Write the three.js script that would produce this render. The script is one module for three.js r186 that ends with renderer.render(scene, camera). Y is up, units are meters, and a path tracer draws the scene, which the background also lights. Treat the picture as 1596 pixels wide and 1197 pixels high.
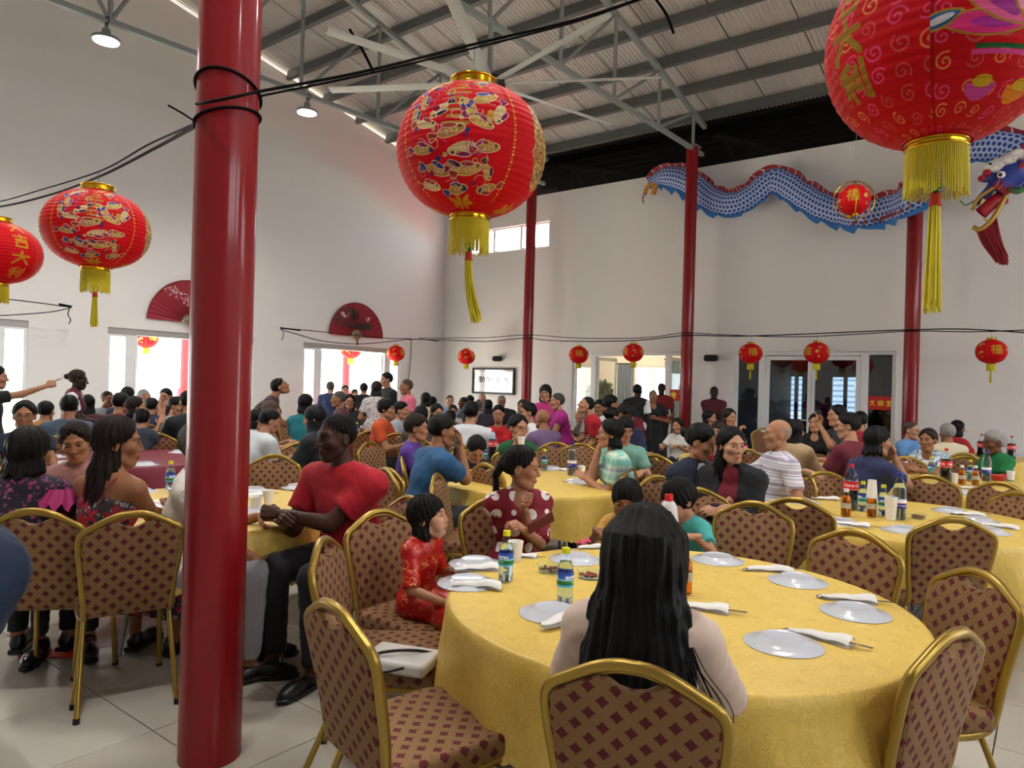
import * as THREE from 'three';
import { mergeGeometries, mergeVertices, toCreasedNormals } from 'three/addons/utils/BufferGeometryUtils.js';
import { RoundedBoxGeometry } from 'three/addons/geometries/RoundedBoxGeometry.js';
import { RectAreaLightUniformsLib } from 'three/addons/lights/RectAreaLightUniformsLib.js';
import { Sky } from 'three/addons/objects/Sky.js';

// ---------- camera, exposure, sky, sun ----------
const scene = new THREE.Scene();
const FOCAL = 1107, EYE = 1.6, R = THREE.MathUtils.degToRad;
const camera = new THREE.PerspectiveCamera(2 * Math.atan(598.5 / FOCAL) * 180 / Math.PI, 1596 / 1197, 0.05, 200);
camera.position.set(0, EYE, 0);
camera.rotation.set(0.0017, R(37.55), 0.028, 'YXZ');
camera.updateMatrixWorld(true);
const renderer = new THREE.WebGLRenderer({ antialias: true });
renderer.toneMapping = THREE.LinearToneMapping;
renderer.toneMappingExposure = 1.18;
renderer.shadowMap.enabled = true;
RectAreaLightUniformsLib.init();

const SKY = 8.0, SUN = 48.0, LAMP = 34;
scene.background = new THREE.Color(0.86, 0.93, 1.0);      // bright overcast tropical sky
scene.backgroundIntensity = SKY;
const sun = new THREE.DirectionalLight(new THREE.Color(1, 0.95, 0.86), SUN);
sun.position.set(-14, 30, -22); sun.target.position.set(-8, 0, -12); sun.name = 'sun';
sun.castShadow = true; sun.shadow.radius = 2;
sun.shadow.camera.left = -30; sun.shadow.camera.right = 30; sun.shadow.camera.top = 30; sun.shadow.camera.bottom = -30; sun.shadow.camera.far = 90;
scene.add(sun, sun.target);
// ---------- helpers ----------
function mulberry(a) { return () => { a |= 0; a = (a + 0x6D2B79F5) | 0; let t = Math.imul(a ^ (a >>> 15), 1 | a); t = (t + Math.imul(t ^ (t >>> 7), 61 | t)) ^ t; return ((t ^ (t >>> 14)) >>> 0) / 4294967296; }; }
const rnd = mulberry(20240210), rr = (a, b) => a + (b - a) * rnd();
const V = (x, y, z) => new THREE.Vector3(x, y, z);
const ray = (px, py) => V((px - 798) / FOCAL, -(py - 598.5) / FOCAL, -1).applyQuaternion(camera.quaternion);
const along = (px, py, t) => ray(px, py).multiplyScalar(t).add(camera.position);            // point at a distance along the optical axis
const onY = (px, py, h) => { const r = ray(px, py); return along(px, py, (h - EYE) / r.y); };
const onX = (px, py, x) => { const r = ray(px, py); return along(px, py, x / r.x); };
const onZ = (px, py, z) => { const r = ray(px, py); return along(px, py, z / r.z); };
const taken = {};
function numbered(n) { const k = taken[n] = (taken[n] ?? -1) + 1; return k ? n + '_' + String(k).padStart(3, '0') : n; }
function tag(o, label, category, group, kind) { if (label) o.userData.label = label; if (category) o.userData.category = category; if (group) o.userData.group = group; if (kind) o.userData.kind = kind; return o; }
function thing(name, label, category, pos = [0, 0, 0], turn = 0, group, kind) {
  const o = new THREE.Group(); o.name = numbered(name); o.position.set(...pos); o.rotation.y = turn; scene.add(o);
  return tag(o, label, category, group, kind);
}
function part(name, geo, material, parent) {
  const g = Array.isArray(geo) ? merge(geo) : geo;
  const m = new THREE.Mesh(g, material); m.name = parent ? name : numbered(name); m.castShadow = m.receiveShadow = true;
  (parent || scene).add(m); return m;
}
function structure(name, geo, material, parent) { const m = part(name, geo, material, parent); if (!parent) m.userData.kind = 'structure'; return m; }
function clean(g) {
  g = g.index ? g.toNonIndexed() : g.clone();
  for (const k of Object.keys(g.attributes)) if (!['position', 'normal', 'uv'].includes(k)) g.deleteAttribute(k);
  if (!g.attributes.uv) g.setAttribute('uv', new THREE.BufferAttribute(new Float32Array(g.attributes.position.count * 2), 2));
  if (!g.attributes.normal) g.computeVertexNormals();
  g.morphAttributes = {}; return g;
}
const merge = (list) => (list.length === 1 ? list[0] : mergeGeometries(list.map(clean)));
const box = (w, h, d, x = 0, y = 0, z = 0) => new THREE.BoxGeometry(w, h, d).translate(x, y, z);
const rbox = (w, h, d, r = 0.01, x = 0, y = 0, z = 0, seg = 2) => new RoundedBoxGeometry(w, h, d, seg, r).translate(x, y, z);
const cyl = (r1, r2, h, x = 0, y = 0, z = 0, seg = 24, open = false) => new THREE.CylinderGeometry(r1, r2, h, seg, 1, open).translate(x, y, z);
const ball = (r, x = 0, y = 0, z = 0, w = 16, h = 12) => new THREE.SphereGeometry(r, w, h).translate(x, y, z);
const lathe = (pts, seg = 32) => new THREE.LatheGeometry(pts.map(([x, y]) => new THREE.Vector2(x, y)), seg);
const tube = (pts, r, seg = 32, rs = 8, closed = false) => new THREE.TubeGeometry(new THREE.CatmullRomCurve3(pts.map((p) => (p.isVector3 ? p : V(...p))), closed, 'centripetal'), seg, r, rs, closed);
function bar(a, b, w, h = w) {                    // a straight square bar between two points
  a = a.isVector3 ? a : V(...a); b = b.isVector3 ? b : V(...b); const d = b.clone().sub(a), g = new THREE.BoxGeometry(w, d.length(), h);
  return g.applyQuaternion(new THREE.Quaternion().setFromUnitVectors(V(0, 1, 0), d.normalize())).translate((a.x + b.x) / 2, (a.y + b.y) / 2, (a.z + b.z) / 2);
}
function rod(a, b, r, r2 = r, seg = 10) {
  a = a.isVector3 ? a : V(...a); b = b.isVector3 ? b : V(...b); const d = b.clone().sub(a), g = new THREE.CylinderGeometry(r2, r, d.length(), seg);
  return g.applyQuaternion(new THREE.Quaternion().setFromUnitVectors(V(0, 1, 0), d.normalize())).translate((a.x + b.x) / 2, (a.y + b.y) / 2, (a.z + b.z) / 2);
}
function shapeOf(pts, holes = []) { const s = new THREE.Shape(pts.map(([x, y]) => new THREE.Vector2(x, y))); for (const h of holes) s.holes.push(new THREE.Path(h.map(([x, y]) => new THREE.Vector2(x, y)))); return s; }
const extrude = (pts, depth, holes, opt = {}) => new THREE.ExtrudeGeometry(shapeOf(pts, holes), { depth, bevelEnabled: false, ...opt });
const rect = (x0, y0, x1, y1) => [[x0, y0], [x1, y0], [x1, y1], [x0, y1]];

function canvas(w, h, draw) { const c = document.createElement('canvas'); c.width = w; c.height = h; draw(c.getContext('2d'), w, h); return c; }
function texture(c, srgb = true, rx = 1, ry = 1) {
  const t = new THREE.CanvasTexture(c); t.wrapS = t.wrapT = THREE.RepeatWrapping; t.repeat.set(rx, ry); if (srgb) t.colorSpace = THREE.SRGBColorSpace; t.anisotropy = 8; return t;
}
const mat = (color, roughness = 0.6, o = {}) => new THREE.MeshStandardMaterial({ color, roughness, ...o });
const phys = (color, roughness = 0.6, o = {}) => new THREE.MeshPhysicalMaterial({ color, roughness, ...o });
// grey noise with several octaves, for bump and roughness
function noiseCanvas(size, seed, scale, lo = 0, hi = 255) {
  const r = mulberry(seed), N = 64, lat = Array.from({ length: N * N }, () => r());
  return canvas(size, size, (c, w, h) => {
    const im = c.createImageData(w, h);
    for (let y = 0; y < h; y++) for (let x = 0; x < w; x++) {
      let v = 0, a = 0.5, f = scale;
      for (let o = 0; o < 4; o++) {
        const u = (x / w) * f, t = (y / h) * f, i = Math.floor(u), j = Math.floor(t), fu = u - i, ft = t - j, s = fu * fu * (3 - 2 * fu), q = ft * ft * (3 - 2 * ft), P = (m, n) => lat[(((n % f) + o * 7) & 63) * N + (((m % f) + o * 13) & 63)];
        v += a * ((P(i, j) * (1 - s) + P(i + 1, j) * s) * (1 - q) + (P(i, j + 1) * (1 - s) + P(i + 1, j + 1) * s) * q); a /= 2; f *= 2;
      }
      const g = lo + (hi - lo) * v, k = (y * w + x) * 4; im.data[k] = im.data[k + 1] = im.data[k + 2] = g; im.data[k + 3] = 255;
    }
    c.putImageData(im, 0, 0);
  });
}
const NOISE = noiseCanvas(256, 5, 8);
const noiseTex = (rx, ry) => texture(NOISE, false, rx, ry);
function uvScale(g, sx, sy) { const u = g.attributes.uv; for (let i = 0; i < u.count; i++) u.setXY(i, u.getX(i) * sx, u.getY(i) * sy); return g; }
// ---------- the hall ----------
const LX = -13.8, BZ = -14.65, RX = 8.2, FZ = 7.0, RIDGE = -4.2;           // left wall, back wall, right wall, wall behind the camera, ridge line
const roofY = (z) => (z < RIDGE ? 7.81 + 0.19 * (z + 12.37) : 7.81 + 0.19 * (RIDGE + 12.37) - 0.19 * (z - RIDGE));
const M = {
  wall: mat(0xe4e1dd, 0.62, { bumpMap: noiseTex(6, 6), bumpScale: 0.002 }),
  grout: mat(0x3a352c, 0.9),
  steel: mat(0x868c8a, 0.5, { metalness: 0.1 }),
  purlin: mat(0x626564, 0.45, { metalness: 0.2 }),
  roof: mat(0xb5b0aa, 0.42, { metalness: 0.62, side: THREE.DoubleSide }),
  red: phys(0x82040f, 0.42, { clearcoat: 0.35, clearcoatRoughness: 0.1, specularIntensity: 0.5 }),
  redout: phys(0xb00818, 0.5),
  pvc: mat(0xe6e8e8, 0.35),
  alu: mat(0xa9a4a0, 0.5, { metalness: 0.2 }),
  glass: phys(0xffffff, 0.02, { transmission: 1, ior: 1.5, thickness: 0 }),
  tint: phys(0x8f9aa6, 0.02, { transmission: 1, ior: 1.7, thickness: 0 }),
  frost: phys(0xeef4f4, 0.2, { transmission: 0.85, thickness: 0 }),
  black: mat(0x0b0b0c, 0.5), blackgloss: phys(0x070707, 0.22, { clearcoat: 0.4 }),
  wire: phys(0x060606, 0.7, { specularIntensity: 0.2 }), cord: mat(0x777777, 0.7),
};
const wallGeo = (pts, holes) => extrude(pts, 0.2, holes);
// floor: slab and tiles; the tiles in view are pieces of their own
{
  const floor = structure('floor', box(RX - LX + 0.4, 0.2, FZ - BZ + 0.4, (LX + RX) / 2, -0.108, (BZ + FZ) / 2), M.grout);
  const tones = [0xb9b3a6, 0xbdb7aa, 0xb5afa2, 0xbab5a9].map((c) => phys(c, 0.16, { specularIntensity: 0.8, roughnessMap: noiseTex(1, 1), bumpMap: noiseTex(1, 1), bumpScale: 0.0003 }));
  tones.forEach((t) => { t.roughness = 0.3; });
  const tile = rbox(0.595, 0.012, 0.595, 0.0025, 0, 0, 0, 1), spots = [];
  for (let i = -18; i < 19; i++) for (let j = -22; j < 15; j++) {
    const x = -3.2 + 0.6 * (i + 0.5), z = -1.58 + 0.6 * (j + 0.5);
    if (x < LX + 0.3 || x > RX - 0.3 || z < BZ + 0.3 || z > FZ - 0.3) continue;
    const q = V(x, 0, z).applyMatrix4(camera.matrixWorldInverse), d = -q.z, u = Math.abs(q.x / d), inView = d > 1.5 && u < 0.95;
    spots.push([x, z, inView ? d : 900 + Math.hypot(x, z)]);
  }
  spots.sort((a, b) => a[2] - b[2]);
  spots.slice(0, 260).forEach(([x, z]) => { const m = part('tile', tile, tones[Math.floor(rnd() * 4)], floor); m.position.set(x, -0.0062 + rr(-0.0004, 0.0002), z); });
  const rest = new THREE.InstancedMesh(tile, tones[0], spots.length - 260), mx = new THREE.Matrix4();
  spots.slice(260).forEach(([x, z], i) => rest.setMatrixAt(i, mx.makeTranslation(x, -0.0062, z)));
  rest.name = 'tiles'; rest.userData.kind = 'stuff'; rest.receiveShadow = true; floor.add(rest);
}
// walls. Shapes are drawn in (z, y) for the side walls and (x, y) for the end walls.
const HIGH = [[-13.6, -8.8], [-8.2, -3.4], [-2.8, 2]];                                     // high windows of the right wall (z)
const DOORS = [[-4.52, -1.49], [-8.76, -5.78], [-13.08, -10.03], [-0.3, 2.7]];           // door units of the left wall (z)
{
  const gable = (z0, z1) => [[z0, 0], [z1, 0], [z1, roofY(z1)], [RIDGE, roofY(RIDGE)], [z0, roofY(z0)]];
  const turnX = (g, x) => g.applyMatrix4(new THREE.Matrix4().makeBasis(V(0, 0, 1), V(0, 1, 0), V(-1, 0, 0)).setPosition(x, 0, 0));
  structure('wall_left', turnX(wallGeo(gable(BZ - 0.2, FZ + 0.2), DOORS.map(([a, b]) => rect(a, 0, b, 2.46))), LX), M.wall);
  structure('wall_right', turnX(wallGeo(gable(BZ - 0.2, FZ + 0.2), [[-12.5, -9.5]].map(([a, b]) => rect(a, 0.02, b, 2.6)).concat(HIGH.map(([a, b]) => rect(a, 4.2, b, 5.7)))), RX + 0.2), M.wall);
  structure('wall_back', wallGeo([[LX, 0], [RX, 0], [RX, 6.445], [LX, 6.445]], [rect(-12.96, 5.12, -10.2, 5.76), rect(-9.42, 0, -6.39, 2.43), rect(-5.4, 0, -2.37, 2.43), rect(1.5, 0, 4.5, 2.43)]).translate(0, 0, BZ - 0.2), M.wall);
  structure('wall_front', wallGeo([[LX, 0], [RX, 0], [RX, roofY(FZ)], [LX, roofY(FZ)]], []).translate(0, 0, FZ), M.wall);
  structure('trim', box(RX - LX, roofY(BZ) - 6.445 + 0.2, 0.04, (LX + RX) / 2, (roofY(BZ) + 6.645) / 2, BZ - 0.1), M.blackgloss);
}
// roof: corrugated sheets and purlins
{
  const ceiling = thing('ceiling', null, null, [0, 0, 0], 0, null, 'structure');
  const run = (z0, z1) => Math.hypot(z1 - z0, roofY(z1) - roofY(z0));
  function sheet(z0, z1, w) {
    const n = 28, pos = [], idx = [], L = run(z0, z1);
    for (let i = 0; i <= n * 2; i++) for (let j = 0; j < 2; j++) pos.push((i / (n * 2) - 0.5) * w, (i % 4 < 2 ? 0 : 0.02), j * L);
    for (let i = 0; i < n * 2; i++) idx.push(i * 2, i * 2 + 1, i * 2 + 2, i * 2 + 1, i * 2 + 3, i * 2 + 2);
    const g = new THREE.BufferGeometry(); g.setAttribute('position', new THREE.Float32BufferAttribute(pos, 3)); g.setIndex(idx);
    const f = toCreasedNormals(g, 0.2); f.setAttribute('uv', new THREE.BufferAttribute(new Float32Array(f.attributes.position.count * 2), 2)); return f;
  }
  const W = 1.2, tones = [0xc6c1bc, 0xbfbab5, 0xcbc7c2].map((c) => { const m = M.roof.clone(); m.metalness = 0.05; m.color.set(c); return m; });
  for (const [z0, z1] of [[BZ - 0.4, RIDGE], [FZ + 0.4, RIDGE]]) {
    const s = sheet(z0, z1, W - 0.02), a = Math.atan2(roofY(z1) - roofY(z0), z1 - z0);
    for (let x = LX - 0.6; x < RX + 0.8; x += W) {
      const m = part('roof_sheet', s, tones[Math.floor(rnd() * 3)], ceiling); m.position.set(x + W / 2, roofY(z0) + 0.1 + rr(0, 0.006), z0); m.rotation.x = z1 > z0 ? -a : Math.PI - a;
      if (z1 < z0) { m.rotation.set(0, Math.PI, 0); m.rotateX(-Math.atan2(roofY(z1) - roofY(z0), z0 - z1)); }
    }
    part('roof_cover', box(RX - LX + 2, 0.05, Math.hypot(z1 - z0, roofY(z1) - roofY(z0)), 0, 0, 0).rotateX((z1 > z0 ? -1 : 1) * Math.atan2(roofY(RIDGE) - roofY(z0), Math.abs(z1 - z0))).translate((LX + RX) / 2, (roofY(z0) + roofY(z1)) / 2 + 0.22, (z0 + z1) / 2), M.black, ceiling);
  }
  const C = extrude([[0, 0], [0.09, 0], [0.09, 0.03], [0.082, 0.03], [0.082, 0.008], [0.008, 0.008], [0.008, 0.192], [0.082, 0.192], [0.082, 0.17], [0.09, 0.17], [0.09, 0.2], [0, 0.2]], RX - LX - 0.12);
  const purlin = C.applyMatrix4(new THREE.Matrix4().makeBasis(V(0, 0, -1), V(0, 1, 0), V(1, 0, 0))).translate(LX + 0.06, -0.1, 0);
  for (let z = -14.25; z < FZ - 0.3; z += 0.98) { const m = part('purlin', purlin, M.purlin, ceiling); m.position.set(0, roofY(z) - 0.02, z); m.rotation.x = z < RIDGE ? -0.188 : 0.188; }
}
// red columns
const COL = [[-10.26, -13.93, 6.65], [-6.14, -13.93, 6.65], [-2.02, -13.93, 6.65], [2.1, -13.93, 6.65]];
function column(x, z, h, r, label) {
  const t = thing('column', label, 'column', [x, 0, z], 0);
  part('shaft', cyl(r, r, h, 0, h / 2, 0, 48), M.red, t);
  part('cap_plate', rbox(r * 2.2, 0.03, r * 2.2, 0.005, 0, h + 0.015, 0), M.steel, t);
  return t;
}
column(-2.81, -1.63, 6.4, 0.125, 'thick glossy red round column standing nearest, in the left foreground');
column(...COL[0], 0.122, 'glossy red round column beside the framed calligraphy, below the big centre lantern');
column(...COL[1], 0.122, 'glossy red round column in front of the tail of the blue dragon');
column(...COL[2], 0.122, 'glossy red round column behind the long yellow tassel, right of the dark glass doors');
// roof trusses
{
  const nodes = [-13.9, -12.3, -10.6, -8.95, -7.25, -5.6, -4.2, -2.6, -1.0, 0.7, 2.3, 3.9, 5.5, 6.6];
  const low = (z) => 6.33 + 0.042 * (-z - 7.25), top = (z) => roofY(z) - 0.16;
  for (const [x, label] of [[-10.24, 'grey steel roof truss carrying the two lit round lamps'], [-6.12, 'grey steel roof truss over the dragon tail column, holding the ceiling fan'], [-2.02, 'grey steel roof truss nearest the right edge, mostly hidden by the lantern']]) {
    const t = thing('roof_truss', label, 'truss', [x, 0, 0]);
    part('top_chord', [bar([0, top(-14.5), -14.5], [0, top(RIDGE), RIDGE], 0.085), bar([0, top(RIDGE), RIDGE], [0, top(6.7), 6.7], 0.085)], M.steel, t);
    part('bottom_chord', bar([0, low(-14.4), -14.4], [0, low(-0.5), 6.7], 0.075), M.steel, t);
    for (let i = 0; i < nodes.length; i++) {
      const z = nodes[i], zl = Math.max(z, -13.9), lo = z > -0.5 ? low(-0.5) + (low(-0.5) - low(-0.5)) : low(z), L = (q) => low(-14.4) + (low(-0.5) - low(-14.4)) * (q + 14.4) / 21.1;
      part('web_member', rod([0, L(z), zl], [0, top(z), z], 0.033), M.steel, t);
      if (i) { const y = nodes[i - 1]; part('web_member', z <= RIDGE + 0.1 ? rod([0, top(y), y], [0, L(z), z], 0.028) : rod([0, L(y), y], [0, top(z), z], 0.028), M.steel, t); }
    }
  }
}
// door units of the left wall: louvred side lights and an open doorway between two posts
function louvres(parent, z0, z1, y0, y1, x, pitch = 0.135) {          // blades of a jalousie window in the plane x
  const g = rbox(0.006, 0.15, Math.abs(z1 - z0) - 0.01, 0.002, 0, 0, 0, 1);
  for (let y = y0 + pitch / 2; y < y1; y += pitch) { const b = part('louvre_blade', g, M.frost, parent); b.position.set(x, y, (z0 + z1) / 2); b.rotation.z = 0.5; }
}
DOORS.forEach(([a, b], i) => {
  const t = thing('door_' + (i + 1), null, null, [0, 0, 0], 0, null, 'structure'), x = LX - 0.07, p = (z0, z1, y0, y1, n = 'door_frame', m = M.pvc) => part(n, rbox(0.09, y1 - y0, z1 - z0, 0.006, x, (y0 + y1) / 2, (z0 + z1) / 2, 1), m, t);
  p(a, b, 2.34, 2.46, 'lintel', M.alu);
  for (const [s, e] of [[a, a + 0.06], [a + 0.33, a + 0.53], [b - 0.53, b - 0.33], [b - 0.06, b]]) p(s, e, 0, 2.34);
  for (const [s, e] of [[a + 0.06, a + 0.33], [b - 0.33, b - 0.06]]) { p(s, e, 0, 0.25); p(s, e, 2.3, 2.34); louvres(t, s, e, 0.26, 2.29, x); }
  if (i === 1 || i === 2) for (const [z, s] of [[a + 0.53, 1], [b - 0.53, -1]]) {   // the two leaves, folded open outside
    const leaf = part('door_leaf', rbox(0.7, 2.3, 0.045, 0.006, 0, 1.16, 0, 1), M.pvc, t); leaf.position.set(x - 0.36, 0, z + s * 0.03);
  }
});
// high louvre window above the back wall doors
{
  const t = thing('window_1', null, null, [0, 0, 0], 0, null, 'structure'), z = BZ - 0.08, P = (x0, x1, y0, y1) => part('window_frame', rbox(x1 - x0, y1 - y0, 0.08, 0.005, (x0 + x1) / 2, (y0 + y1) / 2, z, 1), M.pvc, t);
  P(-12.96, -10.2, 5.12, 5.17); P(-12.96, -10.2, 5.71, 5.76);
  for (const x of [-12.96, -12.06, -11.16, -10.26]) P(x, x + 0.07, 5.17, 5.71);
  for (const x of [-12.46, -11.57, -10.7]) for (let k = 0; k < 5; k++) { const b = part('louvre_blade', rbox(0.82, 0.11, 0.006, 0.002, 0, 0, 0, 1), M.glass, t); b.position.set(x, 5.23 + k * 0.105, z); b.rotation.x = -1.4; }
}
HIGH.forEach(([a, b], i) => { const t = thing('window_' + (i + 7), null, null, [0, 0, 0], 0, null, 'structure'); for (const [z0, z1, y0, y1] of [[a, b, 4.2, 4.26], [a, b, 5.64, 5.7], [a, a + 0.06, 4.26, 5.64], [b - 0.06, b, 4.26, 5.64], [(a + b) / 2 - 0.03, (a + b) / 2 + 0.03, 4.26, 5.64]]) part('window_frame', box(0.08, y1 - y0, z1 - z0, RX + 0.1, (y0 + y1) / 2, (z0 + z1) / 2), M.pvc, t); });
// glazed door units of the back wall
function glazed(n, x0, open, glassM) {
  const t = thing('door_' + n, null, null, [x0, 0, BZ - 0.1], 0, null, 'structure');
  const F = (a, b, y0, y1, d = 0.09, nm = 'door_frame') => part(nm, rbox(b - a, y1 - y0, d, 0.006, (a + b) / 2, (y0 + y1) / 2, 0, 1), M.pvc, t);
  F(0, 3.03, 2.36, 2.43); F(0, 0.07, 0, 2.36); F(2.96, 3.03, 0, 2.36); F(0.5, 0.63, 0, 2.36); F(2.43, 2.56, 0, 2.36); F(0.07, 0.5, 0, 0.1); F(2.56, 2.96, 0, 0.1);
  for (const [a, b] of [[0.07, 0.5], [2.56, 2.96]]) part('glass_pane', box(b - a, 2.26, 0.008, (a + b) / 2, 1.23, 0), glassM, t);
  for (const [a, b, s] of [[0.63, 1.53, -1], [1.53, 2.43, 1]]) {
    const leaf = new THREE.Group(); leaf.name = 'door_leaf'; t.add(leaf); const w = b - a;
    leaf.position.set(s < 0 ? a : b, 0, 0); if (open) leaf.rotation.y = s < 0 ? R(88) : R(-88);
    const G = (p, q, y0, y1) => rbox(q - p, y1 - y0, 0.05, 0.005, -s * (p + q) / 2, (y0 + y1) / 2, 0, 1);
    part('leaf_frame', [G(0.005, 0.09, 0.02, 2.34), G(w - 0.07, w - 0.004, 0.02, 2.34), G(0.09, w - 0.07, 0.02, 0.12), G(0.09, w - 0.07, 2.26, 2.34)], M.pvc, leaf);
    part('leaf_glass', box(w - 0.16, 2.14, 0.008, -s * (w + 0.02) / 2, 1.19, 0), glassM, leaf);
    if (!open && s < 0) part('door_handle', [rbox(0.03, 0.2, 0.02, 0.006, w - 0.035, 1.05, 0.035), rbox(0.15, 0.025, 0.02, 0.006, w - 0.09, 1.07, 0.07)], M.pvc, leaf);
  }
  return t;
}
glazed(5, -9.42, true, M.glass); glazed(6, -5.4, false, M.tint); glazed(7, 1.5, false, M.tint);
// ---------- lamps of the hall ----------
const lampGlow = new THREE.MeshStandardMaterial({ color: 0xffffff, emissive: new THREE.Color(0.95, 0.98, 1), emissiveIntensity: 9 });
function highBay(x, y, z, label, group) {
  const t = thing('high_bay_lamp', label, 'lamp', [x, y, z], 0, group);
  part('housing', lathe([[0.001, 0.16], [0.05, 0.15], [0.06, 0.07], [0.12, 0.05], [0.17, 0.03], [0.185, 0.0], [0.18, -0.012], [0.16, -0.008], [0.001, 0.0]], 40), M.steel, t);
  part('lens', cyl(0.155, 0.155, 0.012, 0, -0.014, 0, 40), lampGlow, t);
  part('hook', [new THREE.TorusGeometry(0.035, 0.008, 8, 20).translate(0, 0.2, 0), rod([0, 0.23, 0], [0.0, 0.36, 0.0], 0.01), new THREE.TorusGeometry(0.05, 0.007, 8, 20).translate(0.07, 0.24, 0.02)], M.black, t);
  const l = new THREE.SpotLight(new THREE.Color(1, 0.97, 0.93), LAMP, 0, R(78), 0.5, 2); l.position.set(x, y - 0.03, z); l.target.position.set(x, 0, z); l.castShadow = true; l.shadow.radius = 7; l.name = 'lamp_light'; scene.add(l, l.target);
}
highBay(-10.24, 6.08, -4.16, 'lit round white lamp hanging from the truss, left of the thick red column', 'lamps');
highBay(-10.24, 6.15, -7.38, 'lit round white lamp hanging from the truss, between column and centre lantern', 'lamps');
for (const [x, z] of [[-6.12, -4.2], [-6.12, -0.9], [-2.02, -7.3], [-2.02, -3.9], [-2.02, -0.6], [3.4, -7.3], [3.4, -2.2], [-10.24, -0.8]]) highBay(x, 6.0, z, 'round white high bay lamp above the hall, outside the picture', 'lamps outside the picture');
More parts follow.
